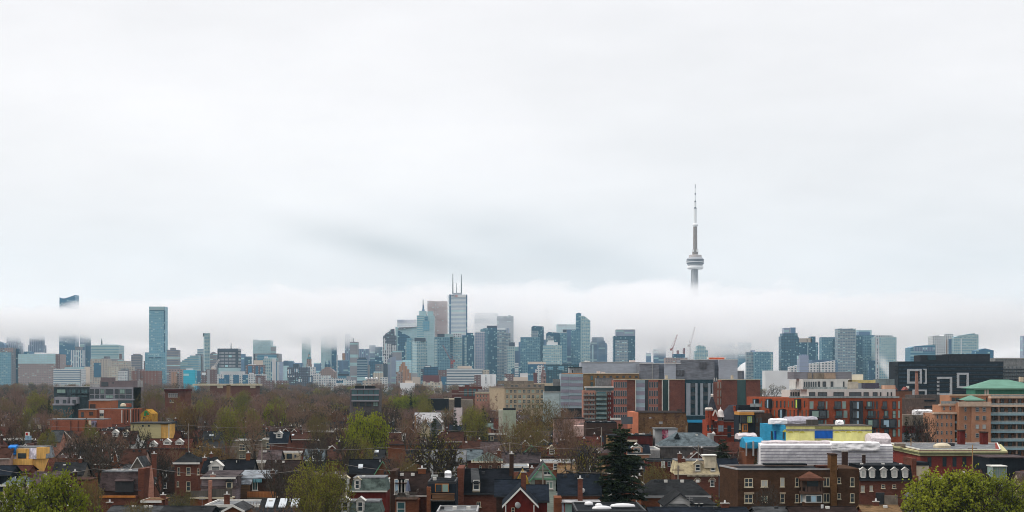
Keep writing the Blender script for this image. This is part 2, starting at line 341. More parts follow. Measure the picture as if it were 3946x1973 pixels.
def T(z, u0, u1, v, D, style, label, name='office_tower', top=None, split=None, parts=(), mast=(), th=None, cat='tower', v1=None, group=None):
    """parts: (part name, u0, u1, v top, v bottom, style[, depth offset]); mast: (u, v top, v foot, radius m)"""
    ox, oy, k = ZW[z]
    X = lambda u: wx(ox+u/k, D); Z = lambda v_: wz(oy+v_/k, D)
    cx = (X(u0)+X(u1))/2; w = X(u1)-X(u0); gz = ground_z(D)-1
    r = thing(name, label, cat, (cx, D, gz), group=group)
    th = th or max(14, min(w*.9, 60)); zt = Z(v)-gz
    mb = MB()
    if top:
        pts = [(X(a)-cx, Z(b)-gz) for a, b in top]
        mb.profile([(-w/2, 0), (w/2, 0)]+pts[::-1], 0, th)
    elif split:
        a = X(split)-X(u0); b = X(u1)-X(split); x0 = -w/2
        mb.prism([(x0, b), (x0+a, 0), (w/2, a), (x0+b, a+b)], 0, zt)
    else: mb.prism([(-w/2, 0), (w/2, 0), (w/2, th), (-w/2, th)], 0, zt)
    mb.build('facade', sty(style), r)
    for i, p in enumerate(parts):
        off = p[6] if len(p) > 6 else -0.4-.15*i
        zb = Z(p[4])-gz if p[4] is not None else 0
        dd = (th*.7 if p[3] < v else 3) if off < 0 else th*.7
        y0 = off if p[3] >= v or off > 0 else 1.5
        b = MB().box(X(p[1])-cx, X(p[2])-cx, y0, y0+dd, zb-(0.02 if p[3] < v else 0), Z(p[3])-gz)
        b.build(p[0], sty(p[5]), r)
    for p in mast:
        MB().tube((X(p[0])-cx, th*.4, Z(p[2])-gz), (X(p[0])-cx, th*.4, Z(p[1])-gz), p[3], p[3]*.45).build('mast', plain('mast_metal', (.1,.13,.15), .6, .1), r)
    return r
P_='penthouse'
# --- left part, window 1
T(1,-40,58,735,4250,'bluegrey','dark teal tower at the far left edge, cut by the frame',top=[(-40,690),(10,698),(40,715),(58,740)])
T(1,65,238,715,4420,'greystripe','grey striped tower fading into fog, leftmost with its crown hidden',parts=[('upper_block',78,228,500,715,'greystripe')])
T(1,240,287,540,4560,'bluegrey','faint narrow tower in fog right of the leftmost striped tower')
T(1,350,531,740,4420,'greystripe','second grey striped tower fading into fog, behind the long mint hospital block',parts=[('upper_block',362,522,500,740,'greystripe')])
T(1,730,930,150,4420,'tealgrid','tall glass tower whose curved crown floats above the fog bank',top=[(738,148),(770,165),(810,158),(860,143),(905,128),(932,116)],th=40,mast=())
T(1,990,1046,560,4380,'bluegrey','slim dark tower lost in fog behind the white striped block')
T(1,1034,1122,600,4400,'tealgrid','teal tower lost in fog right of the white striped block',split=1060)
T(1,868,1022,802,3900,'whitestripe','white office block with dark vertical window stripes','office_block',parts=[(P_,930,998,760,802,'greygrid')])
T(1,1130,1472,742,4150,'mintband','wide mint glass hospital block with a thin spire','hospital_block',parts=[(P_,1240,1445,733,742,'paleglass')],mast=[(1233,655,742,2.4)])
T(1,1628,1746,872,3800,'greyband','grey octagonal hotel tower with flat brim, left of the tallest mint tower',parts=[('brim',1622,1750,864,876,'greygrid'),('crown',1648,1730,848,866,'greyband')])
T(1,1782,1813,938,3850,'purplebrick','narrow brown tower just left of the tallest mint tower')
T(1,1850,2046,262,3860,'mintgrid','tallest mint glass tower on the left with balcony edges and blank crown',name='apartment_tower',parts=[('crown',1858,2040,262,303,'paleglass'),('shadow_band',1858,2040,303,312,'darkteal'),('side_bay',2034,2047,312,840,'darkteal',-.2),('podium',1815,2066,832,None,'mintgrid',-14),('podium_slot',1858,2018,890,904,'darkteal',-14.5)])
T(1,2068,2213,800,3800,'greyband','grey concrete office tower with horizontal windows beside the tallest mint tower',parts=[(P_,2110,2166,773,800,'greygrid')])
T(1,-20,165,772,3600,'greygrid','grey block with teal glass inset at the left edge','office_block',parts=[('glass_inset',0,140,830,None,'mintgrid'),('upper_panel',60,160,772,830,'pinkish')])
T(1,165,236,785,3620,'darkteal','dark teal glass block between the grey edge block and the long hospital','office_block')
T(1,224,740,852,3500,'pinkish','long low hospital with mint glass upper floors over pink masonry','hospital_block',parts=[('upper_glass',224,690,852,972,'paleglass'),('stair_glass',288,362,820,None,'tealgrid'),('roof_plant',425,510,832,852,'white'),('roof_plant',560,650,840,852,'white'),('side_wall',690,742,856,None,'purplebrick',-.6)],th=50)
T(1,745,868,985,3550,'pinkish','low brown pink block under the foggy curved tower','apartment_block')
T(1,663,998,1035,3150,'whitewin','low white block with a patchwork of window strips','apartment_block',parts=[('roof_plant',800,985,1014,1035,'paleglass'),('panel_bands',663,998,1050,None,'whiteband')],th=40)
T(1,1000,1050,1000,3420,'bluegrey','narrow blue grey block beside the cream windowless block','office_block')
T(1,1048,1112,1008,3400,'creambox','plain cream windowless block left of the beige frame building','office_block')
T(1,1120,1336,915,3300,'beige','beige concrete frame building with a tall teal glass inset','office_block',parts=[('glass_inset',1166,1252,960,1140,'tealgrid'),('stair_tower',1255,1334,905,None,'concrete',-1),('roof_plant',1285,1330,880,905,'greygrid')])
T(1,1336,1576,936,3600,'beige','wide beige grey office block with punched windows','office_block',parts=[('roof_plant',1360,1500,912,936,'concrete')])
T(1,1478,1497,850,3700,'purplebrick','thin brown stack behind the wide beige grey office block','chimney_stack',cat='chimney')
T(1,1338,1442,1010,3200,'cream','cream slab block with dark top windows','apartment_block')
T(1,1442,1560,1060,3300,'whitewin','white and teal low block left of the red brick block','apartment_block')
T(1,1545,1650,1010,3350,'beige','pale low block with stepped top left of the red brick block','apartment_block',parts=[('lower_wing',1500,1600,1030,None,'greygrid',-2)])
T(1,1630,1955,1058,3000,'brickred','long red brick block with white windows','apartment_block',parts=[('roof_plant',1700,1760,1040,1058,'purplebrick'),('wing',1700,1740,1062,None,'purplebrick',-3)],th=40)
T(1,2100,2290,1040,3150,'pinkish','low pink beige block right of the mint podium','apartment_block',parts=[('stair_tower',2150,2205,1075,None,'creambox',-2)])
# --- window 2
T(2,98,372,882,3900,'mintband','stepped pale mint glass pyramid block',top=[(98,882),(98,800),(130,800),(130,785),(165,785),(165,768),(195,768),(195,750),(232,750),(232,728),(262,728),(262,708),(372,708)],parts=[('dark_fin',288,301,728,None,'darkteal')])
T(2,355,424,627,4000,'paleband','pale striped tower behind the stepped mint block')
T(2,332,418,690,3930,'greygrid','brown grey gridded block left of the slim glass tower')
T(2,422,511,430,3700,'condolight','slim glass apartment tower with dark corner cap',name='apartment_tower',split=446,parts=[('corner_cap',422,446,430,472,'roofdark',3)])
T(2,513,592,672,3900,'greyband','grey office block between the slim tower and the dark framed office',top=[(513,690),(530,672),(552,662),(575,672),(592,690)])
T(2,605,862,622,3600,'darkframe','dark framed office slab with a grid of pale windows and roof mast',parts=[('top_band',605,862,622,655,'roofdark'),('left_band',605,630,655,None,'roofdark',-.3),('right_band',835,862,655,None,'roofdark',-.3)],mast=[(759,552,622,1.3)])
T(2,862,945,690,4380,'bluegrey','fog covered dark tower just right of the dark framed office',group=None)
T(2,940,1026,720,4340,'darkteal','fog covered teal tower, second right of the dark framed office')
T(2,1046,1268,520,4110,'paleglass','pale teal glass tower with white striped edge, top in thin fog',parts=[('striped_edge',1046,1102,510,None,'whiteband',-.8)])
T(2,1266,1325,592,4100,'concrete','grey tower stub right of the pale teal glass tower')
T(2,1050,1367,684,3800,'concrete','grey concrete frame building with dark glass band',name='office_block',parts=[('glass_band',1100,1340,697,765,'tealband'),('frame_edge',1058,1074,690,820,'roofdark')])
T(2,1055,1172,768,3700,'creambox','beige block below the grey concrete frame building','office_block')
T(2,955,1172,825,3400,'purplebrick','brown block with two vertical teal window strips','apartment_block',parts=[('window_strip',985,1035,840,None,'tealgrid'),('window_strip',1078,1110,840,None,'tealgrid'),('window_strip',1140,1168,850,None,'tealgrid'),('roof_plant',985,1060,818,825,'white')])
T(2,1172,1268,745,3500,'condolight','slender white and teal tower with a rounded cap',name='apartment_tower',parts=[('cap',1185,1222,720,745,'white')])
T(2,1266,1362,785,3300,'whitestripe','white and brown striped tower with blank white middle strip',name='apartment_tower',parts=[('blank_strip',1290,1327,785,None,'white'),('dome_plant',1280,1325,745,785,'white')])
T(2,1358,1412,786,3370,'greyslab','plain light grey tower beside the white striped tower')
T(2,1412,1552,772,3850,'bluegrey','teal grey office block right of the plain light grey tower','office_block',top=[(1412,800),(1430,772),(1535,772),(1552,800)])
T(2,1405,1482,835,3500,'paleglass','low pale teal block in front of the teal grey office','office_block')
T(2,1560,1660,800,4050,'bluegrey','low bluish block left of the clock tower','office_block')
T(2,1652,1758,480,4360,'paleglass','pale glass tower dissolving into fog behind the clock tower')
T(2,1890,2010,470,4330,'paleglass','pale mint slab dissolving into fog behind the gothic spires')
T(2,2006,2082,470,4360,'tealgrid','dark teal tower dissolving into fog right of the gothic spires')
T(2,1800,1890,800,4050,'bluegrey','low bluish block right of the clock tower','office_block')
T(2,2084,2094,700,3700,'white','thin white slab edge right of the foggy teal tower')
T(2,1470,1728,855,3100,'darkgrid','dark modern building of stacked boxes with white windows',name='apartment_block',parts=[(P_,1545,1612,812,855,'roofdark'),('white_window_box',1480,1518,880,935,'whitestripe'),('white_window_box',1560,1612,872,915,'whitestripe'),('white_window_box',1650,1712,852,915,'whitestripe'),('shifted_box',1600,1792,960,None,'darkgrid',-6),('white_window_box',1740,1788,975,1035,'whitestripe',-6.5),('white_window_box',1605,1660,1000,1035,'whitestripe',-6.6),('white_window_box',1480,1560,958,975,'whitestripe')])
T(2,1712,1815,850,3200,'whitewin','white gridded apartment block, highest step beside the dark stacked boxes','apartment_block',parts=[('blank_corner',1712,1745,845,960,'white')])
T(2,1812,1876,925,3180,'whitewin','white gridded apartment block, second step down','apartment_block')
T(2,1874,2002,955,3160,'whitewin','white gridded apartment block, third step down','apartment_block')
T(2,1998,2180,992,3140,'whitewin','white gridded apartment block, lowest step','apartment_block')
T(2,1870,2068,905,3500,'stone','pink stone institution with stepped curved gable','civic_building',cat='building',top=[(1870,912),(1885,905),(1905,880),(1930,870),(1940,852),(1998,852),(2005,870),(2030,880),(2052,905),(2068,912)],parts=[('centre_window',1950,1990,880,895,'roofdark')])
T(2,2095,2242,768,3600,'tealband','grey teal office block left of the concrete slab tower','office_block',parts=[('dark_floor',2100,2235,935,960,'roofdark'),('upper_face',2110,2230,775,930,'bluegrey')])
T(2,182,328,890,2900,'cyan','bright cyan wrapped block with white roof box','wrapped_building',cat='building',parts=[('roof_plant',212,285,868,890,'white')])
T(2,5,182,880,3000,'pinkish','low pink block left of the bright cyan building','apartment_block',parts=[('front_wing',40,110,915,None,'orangebrick',-4)])
T(2,328,400,900,3050,'tealgrid','low teal block right of the bright cyan building','office_block')
T(2,400,470,905,2950,'purplebrick','low brown and white block left of the tan slab pair','apartment_block',parts=[('white_panel',410,460,920,950,'white')])
T(2,465,583,880,2900,'purplebrick','brown block with two tan concrete slabs','apartment_block',parts=[('tan_slab',478,510,885,None,'greyconc'),('tan_slab',527,567,850,None,'creambox',-1)])
T(2,590,1192,940,3000,'whitewin','long white apartment row with teal glass bays',name='apartment_block',parts=[('glass_bay',690,755,948,None,'tealgrid'),('glass_bay',802,872,948,None,'tealgrid'),('glass_bay',918,985,948,None,'tealgrid'),('glass_bay',1085,1145,948,None,'tealgrid'),('low_roof',640,925,905,940,'white'),('roof_box',995,1035,922,940,'white')],th=30)
T(2,618,855,860,3300,'paleglass','pale glass hall roof behind the long white apartment row','office_block')
T(2,1075,1188,957,2800,'purplebrick','low brown and grey block at the end of the long white row','apartment_block',parts=[('grey_panel',1107,1140,985,None,'greyconc')])
T(2,620,690,995,2750,'tealgrid','dark blue low box before the long white apartment row','office_block')
T(2,2072,2170,1020,2400,'white','white box with a green glass front','office_block',parts=[('glass_front',2080,2165,1020,1050,'tealgrid')])
T(2,1190,1300,1018,2850,'purplebrick','low dark brown row right of the white apartment row','apartment_block')
T(2,1330,1470,1018,2850,'purplebrick','low dark brown row left of the dark stacked boxes','apartment_block')
# --- centre cluster, window 3
T(3,60,92,840,4150,'orangebrick','small reddish tower in thin fog left of the concrete slab tower')
T(3,93,156,600,4240,'greystripe','pale striped tower fading into fog behind the concrete slab')
T(3,155,256,700,3500,'concrete','tall narrow brown concrete slab tower with a pair of thin aerials',split=250,mast=[(178,635,700,.7),(196,650,700,.7)])
T(3,254,390,788,3900,'greystripe','grey ribbed office slab behind the dark banded tower')
T(3,245,368,915,3400,'darkband','dark apartment tower with white horizontal bands',name='apartment_tower',parts=[(P_,262,355,893,915,'roofdark')])
T(3,395,470,740,4360,'bluegrey','dark shape in fog, left of a pair above the green copper roof')
T(3,468,556,760,4330,'darkteal','dark shape in fog, right of a pair above the green copper roof')
T(3,388,562,938,3900,'darkteal','low wide building with green copper roof',name='office_block',parts=[('copper_roof',388,562,935,968,'copper')])
T(3,470,560,975,3700,'greygrid','low grey gridded block below the green copper roof','office_block')
T(3,366,398,985,3650,'greygrid','narrow low grey block right of the dark banded tower','office_block')
T(3,567,726,640,3500,'darkgrid','dark and white checkered apartment tower with a curved crown',name='apartment_tower',top=[(567,625),(585,620),(600,595),(640,575),(662,545),(700,540),(704,620),(726,622)],parts=[('white_panel',567,603,655,850,'blackwhite'),('white_panel',604,668,725,860,'blackwhite'),('white_panel',676,726,740,850,'blackwhite'),('white_panel',567,640,865,975,'blackwhite')])
T(3,563,622,970,3150,'roofdark','dark lower block at the foot of the checkered tower',name='office_block',parts=[('white_edge',565,568,975,None,'white')])
T(3,742,972,425,4120,'paleband','pale grey office tower with dark sign panel, top in thin fog',parts=[('sign_panel',785,838,436,462,'bluegrey'),('crown',742,968,425,470,'greyslab')])
T(3,720,992,560,3800,'paleglass','faceted teal glass tower with slanted sharp crown',top=[(720,512),(745,518),(765,548),(992,512)])
ox,oy,k=ZW[3]
def facet(parent_label, pts, D, dy, style):
    r=[t for t in THINGS if t['label']==parent_label][0]
    X=lambda u: wx(ox+u/k,D)-r.location.x; Zz=lambda v_: wz(oy+v_/k,D)-r.location.z
    MB().profile([(X(a),Zz(b)) for a,b in pts], dy, dy+1.5).build('dark_facet', sty(style), r)
facet('faceted teal glass tower with slanted sharp crown',[(750,1100),(860,1100),(860,690),(908,640),(750,555)],3800,-1.6,'darkteal')
facet('faceted teal glass tower with slanted sharp crown',[(752,548),(762,520),(990,512),(990,516),(768,550)],3800,-1.7,'greygrid')
T(3,986,1200,372,3700,'paleglass','pale mint twin shouldered tower topped by a needle spire',parts=[('shoulder',1014,1100,315,372,'paleglass',4),('shoulder',1115,1186,320,372,'paleglass',4),('left_face',988,1075,372,655,'mintband'),('recess',1058,1142,438,560,'mintgrid'),('recess',1082,1122,385,440,'tealband')],mast=[(1060,170,318,1.6)])
MB().lathe([(3.8,0),(2,6),(1.6,14)],8).build('spire_foot', sty('bluegrey'), THINGS[-1], loc=(wx(1300+1062/3.22,3700)-THINGS[-1].location.x, 12, wz(1100+315/3.22,3700)-THINGS[-1].location.z))
T(3,1117,1362,196,4060,'scotia','purple brown granite tower half veiled in fog, left of the white banded tower',parts=[('crown',1117,1205,190,196,'scotia'),('recessed_bay',1205,1232,200,None,'greyslab' if 0 else 'purplebrick')],mast=[(1150,183,192,3),(1305,184,192,3)])
fcp = T(3,1360,1612,112,3760,'fcpband','tallest white banded skyscraper with bank sign and two tall aerials',split=1388,parts=[],mast=[(1430,-152,105,1.5),(1474,-40,88,.8),(1536,-142,105,1.4)])
def fcp_parts():
    D=3760; r=fcp; X=lambda u: wx(1300+u/3.22,D)-r.location.x; Zz=lambda v: wz(1100+v/3.22,D)-r.location.z
    a=X(1388)-X(1360)
    Ya=lambda u: (X(u)-X(1388))*(a/(X(1612)-X(1388)))     # depth of the front face at u
    def strip(u0,u1,v0,v1,name,st,o=-.5):
        y0,y1=Ya(u0),Ya(u1)
        MB().prism([(X(u0),y0+o),(X(u1),y1+o),(X(u1),y1+1.5),(X(u0),y0+1.5)],Zz(v1),Zz(v0)).build(name, sty(st), r)
    strip(1390,1410,112,620,'dark_corner','bluegrey'); strip(1596,1611,112,620,'dark_corner','bluegrey')
    strip(1411,1595,113,147,'sign_band','white')
    MB().box(X(1430),X(1540),8,30,Zz(112),Zz(88)).build('penthouse', sty('greyconc'), r)
    cur=bpy.data.curves.new('bank_lettering','FONT'); cur.body='BMO'; cur.size=4.2; cur.extrude=.3; cur.align_x='LEFT'
    t0_=bpy.data.objects.new('lettering_curve',cur); me=bpy.data.meshes.new_from_object(t0_); bpy.data.objects.remove(t0_)
    me.materials.clear(); me.materials.append(plain('sign_blue',(.12,.16,.25),.6,.05)); t=bpy.data.objects.new('bank_lettering',me); C.objects.link(t); t.parent=r
    t.location=(X(1415),Ya(1415)-1.1,Zz(134)); t.rotation_euler=(math.radians(90),0,math.atan2(a,X(1612)-X(1388)))
    red=plain('sign_red',(.5,.03,.03),.6,.05)
    c=MB(); cx_,cz_=X(1478),Zz(130); y=Ya(1478)-1.2; R=2.3
    for i in range(24):
        t0,t1=2*math.pi*i/24,2*math.pi*(i+1)/24
        p=lambda t,rr:(cx_+rr*math.cos(t),y,cz_+rr*math.sin(t))
        c.quad(p(t0,R),p(t1,R),p(t1,R*.72),p(t0,R*.72))
    for x0,x1,h in ((-1.1,-.6,1),(.6,1.1,1)): c.quad((cx_+x0,y,cz_-1),(cx_+x1,y,cz_-1),(cx_+x1,y,cz_+.9),(cx_+x0,y,cz_+.9))
    c.quad((cx_-1.1,y-.02,cz_+.9),(cx_,y-.02,cz_-.4),(cx_+1.1,y-.02,cz_+.9),(cx_,y-.02,cz_+.3))
    c.build('bank_roundel', red, r)
fcp_parts()
T(3,1702,1992,342,4215,'paleband','faint white office tower with small logo square, deep in the fog',parts=[('logo_square',1748,1768,345,362,'brickred')],mast=[(1917,165,342,.8)])
T(3,1980,2186,380,4085,'darkteal','tall dark slab tower with small roof box, edges softened by fog',parts=[('roof_box',2122,2152,366,380,'darkteal')])
T(3,845,945,655,3650,'condolight','small stepped mint tower left of the dark capped glass tower',name='apartment_tower',parts=[('lower_step',860,920,655,None,'mintgrid',-2)],top=[(845,700),(862,700),(862,672),(880,672),(880,652),(945,652)])
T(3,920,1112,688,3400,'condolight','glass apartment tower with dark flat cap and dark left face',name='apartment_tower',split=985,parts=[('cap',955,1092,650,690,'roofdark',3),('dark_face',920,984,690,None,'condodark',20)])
d=THINGS[-1]
T(3,1205,1398,640,3300,'condo','wide teal balcony tower with small dark cap, left of the pale one',name='apartment_tower',parts=[(P_,1240,1330,600,640,'roofdark'),('left_bay',1208,1240,665,None,'condolight'),('roof_glass',1330,1430,600,640,'paleglass')])
T(3,1398,1546,640,3320,'condolight','pale gridded balcony tower with striped crown',name='apartment_tower',parts=[('crown',1432,1535,600,640,'blackwhite'),('side_stripes',1398,1432,645,None,'tealband')])
T(3,1550,1698,620,3360,'condodark','dark teal apartment tower with one bright vertical strip',name='apartment_tower',parts=[(P_,1600,1682,588,620,'darkteal'),('bright_strip',1578,1604,640,None,'condolight')])
T(3,1700,1832,585,3420,'lilac','lilac grey apartment tower with white vertical fins',name='apartment_tower',parts=[('fin',1786,1792,580,None,'white'),('fin',1700,1706,585,None,'white'),('roof_edge',1716,1830,573,585,'white')])
T(3,1775,1852,540,3560,'condo','stepped teal side tower left of the dark capped tower',name='apartment_tower',top=[(1775,548),(1820,530),(1852,530)])
T(3,1850,1982,525,3500,'condodark','dark apartment tower with black cap, centre of the cluster',name='apartment_tower',parts=[('cap',1855,1980,500,527,'roofdark',2),('side_bay',1830,1872,545,None,'condo',-1)])
T(3,1982,2098,548,3460,'balcony','light balcony striped tower beside the dark capped tower',name='apartment_tower',parts=[('roof_screen',1984,2082,530,555,'white')])
t_=T(3,2092,2148,590,3440,'balcony','rounded balcony stack joined right of the light striped tower',name='apartment_tower',parts=[('roof_drum',2098,2132,530,590,'greyslab')])
T(3,2072,2200,755,3250,'condolight','pale glass block mirroring its neighbours, dark cap to the right',name='apartment_tower',parts=[('cap',2132,2202,706,755,'roofdark'),('striped_face',2072,2110,760,None,'balcony')])
T(3,2200,2262,760,3380,'bluegrey','plain blue grey block right of the pale mirrored block')
T(3,620,722,890,3200,'greyslab','light grey windowless slab with sloped top',top=[(620,925),(660,890),(722,880)])
T(3,683,792,808,3450,'concrete','beige grey stepped tower behind the windowless slab')
T(3,700,917,940,3330,'paleglass','light blue glass block behind the stepped orange brick building','office_block',parts=[('roof_band',715,915,925,945,'greyslab')])
T(3,760,915,1100,3000,'orangebrick','stepped orange brick art deco building','civic_building',cat='building',top=[(760,1060),(768,1060),(768,1000),(785,1000),(785,972),(800,972),(800,952),(832,952),(836,1000),(858,1000),(860,1040),(885,1040),(885,1085),(915,1085)])
T(3,728,800,1070,2950,'stone','brown grey stone block left of the orange art deco building','apartment_block')
T(3,915,990,1090,2900,'greyconc','plain grey block right of the orange art deco building','office_block',parts=[('lower_wing',930,1030,1135,None,'creambox',-3)])
T(3,1062,1266,1115,2600,'maroon','maroon lower block carrying a dark teal glass box',name='office_block',parts=[('glass_box',1070,1246,1010,1118,'darkteal',1.2),('louvre_wing',1035,1075,1035,1180,'darkgrid'),('roof_plant',1085,1160,993,1012,'roofdark'),('roof_duct',1090,1150,1000,1012,'white',.5)])
T(3,1050,1293,1205,2300,'cream','cream castle like low building with corner turrets','civic_building',cat='building',parts=[('turret',1065,1085,1190,1205,'cream'),('turret',1150,1185,1190,1205,'cream'),('turret',1260,1288,1190,1205,'cream')])
T(3,1246,1360,1050,2900,'purplebrick','brown block with teal windows right of the dark glass box','apartment_block',parts=[('glass_front',1290,1355,1130,None,'tealgrid')])
T(3,776,956,1208,2100,'white','blank white block with raised centre',name='office_block',parts=[('raised_centre',840,930,1180,1208,'creambox')])
T(3,1357,1792,1032,2600,'whiteband','long white office block with dark ribbon windows',name='office_block',parts=[(P_,1490,1662,998,1032,'creambox'),('roof_plant',1800,1880,1045,None,'cream',8)],th=60)
T(3,1700,1968,1102,2400,'white','white blank sided block with brick end and two dotted window columns',name='apartment_block',parts=[('brick_end',1700,1780,1108,None,'purplebrick'),('window_column',1838,1848,1110,1215,'blackwhite'),('window_column',1900,1910,1110,1215,'blackwhite')])
T(3,440,562,1080,3000,'cream','pale low building with mint sloping roof left of the grey slab','office_block',parts=[('roof',450,560,1068,1100,'paleglass')])
T(3,313,535,1178,2400,'beige','beige low building carrying a row of white satellite dishes',name='office_block')
dd=THINGS[-1]
for q,(u,rr) in enumerate(((358,2.0),(396,1.2),(425,1.7),(458,1.1),(485,1.7))):
    D=2400; X=wx(1300+u/3.22,D); Zb=wz(1100+1178/3.22,D)
    t=thing('satellite_dish','white satellite dish on the beige roof, %s of five from the left'%['first','second','third','fourth','fifth'][q],'satellite dish',(X,D+3,Zb),0,'satellite dishes on the beige roof')
    MB().lathe([(rr,0),(rr*.8,.5),(rr*.45,1.1),(.15,1.4)],16).build('dish', plain('white_paint',(.8,.8,.8),.5,.06), t, True)
    t.children[0].rotation_euler=(math.radians(70),0,.3); t.children[0].location=(0,0,2.6+rr*.2)
    MB().tube((0,1,0),(0,1,4),.25).build('stand', plain('mast_metal',(.1,.13,.15)), t)
T(3,-10,212,1172,2700,'whitewin','low white block left of the satellite dish building','apartment_block',parts=[('stair_box',112,152,1125,1172,'greyconc')])
T(3,370,445,1150,2850,'pinkish','small pink low block behind the satellite dish building','apartment_block')
T(3,535,620,1140,2850,'whitewin','small white low block left of the grey windowless slab','apartment_block')
# --- right of centre, window 5
T(5,156,182,605,3360,'bluegrey','narrow blue grey wing left of the broad gridded tower')
T(5,180,420,545,3300,'condo','broad teal grey gridded apartment tower with plain top band',name='apartment_tower',parts=[('top_band',180,418,543,585,'bluegrey')])
T(5,316,469,412,3520,'condodark','dark tower with chamfered roof and pale balcony stripes on its left',name='apartment_tower',top=[(316,418),(345,403),(462,412),(469,425)],parts=[('balcony_face',320,398,465,None,'balcony')])
T(5,470,494,575,3650,'bluegrey','thin plain tower between two chamfered roof towers')
T(5,500,672,490,3470,'condodark','second dark tower with chamfered roof, behind the white topped block',name='apartment_tower',top=[(500,500),(528,480),(665,492),(672,505)],parts=[('balcony_face',505,590,530,None,'balcony')])
T(5,462,692,645,3230,'condolight','pale gridded apartment block with stepped white rooftop box',name='apartment_tower',parts=[(P_,507,642,608,645,'white'),('upper_box',520,595,585,608,'white')])
T(5,448,572,320,4255,'creambox','ghostly stepped tower with lantern spire, nearly lost in fog',top=[(440,380),(462,380),(462,318),(550,318),(550,380),(572,380)],mast=[(505,200,318,2.2)])
MB().lathe([(1,0),(6,2),(6,7),(2.5,9),(1,14)],10).build('lantern', sty('greygrid'), THINGS[-1], loc=(wx(1950+505/3.22,4255)-THINGS[-1].location.x,20,wz(1130+243/3.22,4255)-THINGS[-1].location.z))
T(5,628,868,386,4040,'paleglass','pale mint glass slab behind the tall pointed tower',parts=[('roof_strip',640,862,386,412,'paleband')])
T(5,672,758,490,3450,'condo','round cornered teal tower with white ring and dark drum on top',name='apartment_tower',parts=[('ring',680,750,484,495,'white'),('drum',705,752,450,486,'roofdark')])
T(5,755,922,450,3500,'bluegrey','blue grey slab tower in front of the tall pointed tower',parts=[('balcony_face',805,922,455,None,'condo')])
T(5,868,932,245,3620,'tealband','tall slim blade, left half of the pointed mint tower',top=[(868,252),(905,240),(932,250)])
T(5,930,1046,340,3600,'condolight','pointed mint tower with sloping roofline and tiny balconies',name='apartment_tower',top=[(930,285),(965,278),(1046,340)],parts=[('seam',928,936,340,None,'paleglass')])
T(5,1040,1256,640,4035,'bluegrey','stepped round shouldered tower veiled by thin fog',top=[(1040,640),(1048,640),(1052,610),(1070,590),(1070,545),(1210,545),(1212,585),(1228,590),(1230,612),(1245,615),(1256,640)],parts=[('pale_bay',1150,1215,560,None,'paleband'),('side_bay',1065,1085,640,None,'paleglass')])
T(5,1338,1603,530,3400,'condodark','broad tower standing alone with grey hotel crown and pale lower front',name='apartment_tower',parts=[('crown',1366,1603,452,530,'greyslab'),('roof_cap',1366,1603,450,458,'roofdark'),('balcony_face',1355,1515,585,None,'balcony')])
for (a,b,c,d_,l) in ((1740,1800,740,4320,'faint fogged tower, leftmost of the group behind the red cranes'),(1832,1892,690,4330,'second faint fogged tower left of the red cranes'),(1890,1982,640,4370,'third faint fogged tower, tallest left of the red cranes')):
    T(5,a,b,c,d_,'bluegrey',l)
T(5,270,496,880,2800,'tealgrid','teal glass block under a wide cream slab roof','office_block',parts=[('cream_slab',271,497,850,882,'creambox',-2)])
T(5,365,462,900,2500,'whitewin','white stepped block in front of the cream slab roof','apartment_block',top=[(365,945),(385,945),(385,895),(462,890)])
T(5,340,387,985,2450,'maroon','narrow maroon block left of the church spire','apartment_block')
T(5,108,155,858,2950,'whiteband','small white banded block between teal towers','office_block')
T(5,497,920,882,2450,'tealbalc','long dark teal balcony block with pale box frames',name='apartment_block',parts=[('box_frame',650,720,905,950,'mintgrid'),('box_frame',515,585,912,948,'mintgrid'),('upper_storey',700,820,870,882,'roofdark')],th=30)
T(5,-20,100,1000,2700,'purplebrick','low reddish brown block left of the pale tan block','apartment_block')
T(5,92,272,1040,2300,'creambox','pale tan block with white upper deck','office_block',parts=[('upper_deck',175,270,992,1040,'white')])
T(5,225,340,1050,2350,'tealband','low teal and white block right of the pale tan block','office_block')
T(5,60,200,930,3050,'condodark','dark teal foot block below the small white banded block','office_block')
# --- right, window 6
T(6,412,572,640,3900,'condolight','teal and white stepped tower just right of the cranes',name='apartment_tower',top=[(412,650),(436,650),(436,590),(470,580),(545,600),(545,640),(572,645)],parts=[('white_core',470,530,585,None,'greyconc')])
for (a,b,c,d_,l) in ((572,715,560,4360,'foggy pale tower right of the stepped white and teal tower'),(728,905,540,4400,'foggy wide pale tower above the grey roof block'),(905,960,600,4450,'foggy thin tower between two wide ones'),(960,1112,540,4330,'foggy darker tower left of the white dome')):
    T(6,a,b,c,d_,'tealband',l)
T(6,1052,1158,665,3420,'balcony','grey teal tower attached left of the mid teal condo',name='apartment_tower',parts=[('blank_strip',1100,1122,655,None,'greyslab'),(P_,1110,1155,642,665,'greyslab')])
T(6,1155,1382,665,3400,'condo','mid height teal condo in front of the white stadium dome',name='apartment_tower',parts=[('roof_frame',1165,1335,660,690,'bluegrey'),('edge_bay',1350,1380,688,None,'condolight')])
T(6,1482,1702,470,3400,'condodark','tall dark glass tower with plain grey top and curved shoulders',name='apartment_tower',top=[(1482,470),(1498,468),(1500,432),(1685,432),(1688,470),(1702,490)],parts=[('grey_top',1518,1608,365,432,'greyslab'),('dark_top',1606,1662,360,432,'bluegrey'),('dark_core',1606,1662,432,None,'bluegrey'),('bright_bay',1545,1600,440,None,'condo')])
T(6,1698,1942,545,3450,'condodark','pair of joined dark glass towers with beige caps',name='apartment_tower',parts=[('beige_cap',1700,1808,495,545,'creambox'),('beige_cap',1815,1865,490,545,'creambox'),('roof_tower',1850,1910,472,545,'condodark'),('seam',1806,1818,545,None,'paleglass'),('edge_bay',1915,1942,600,None,'condo')])
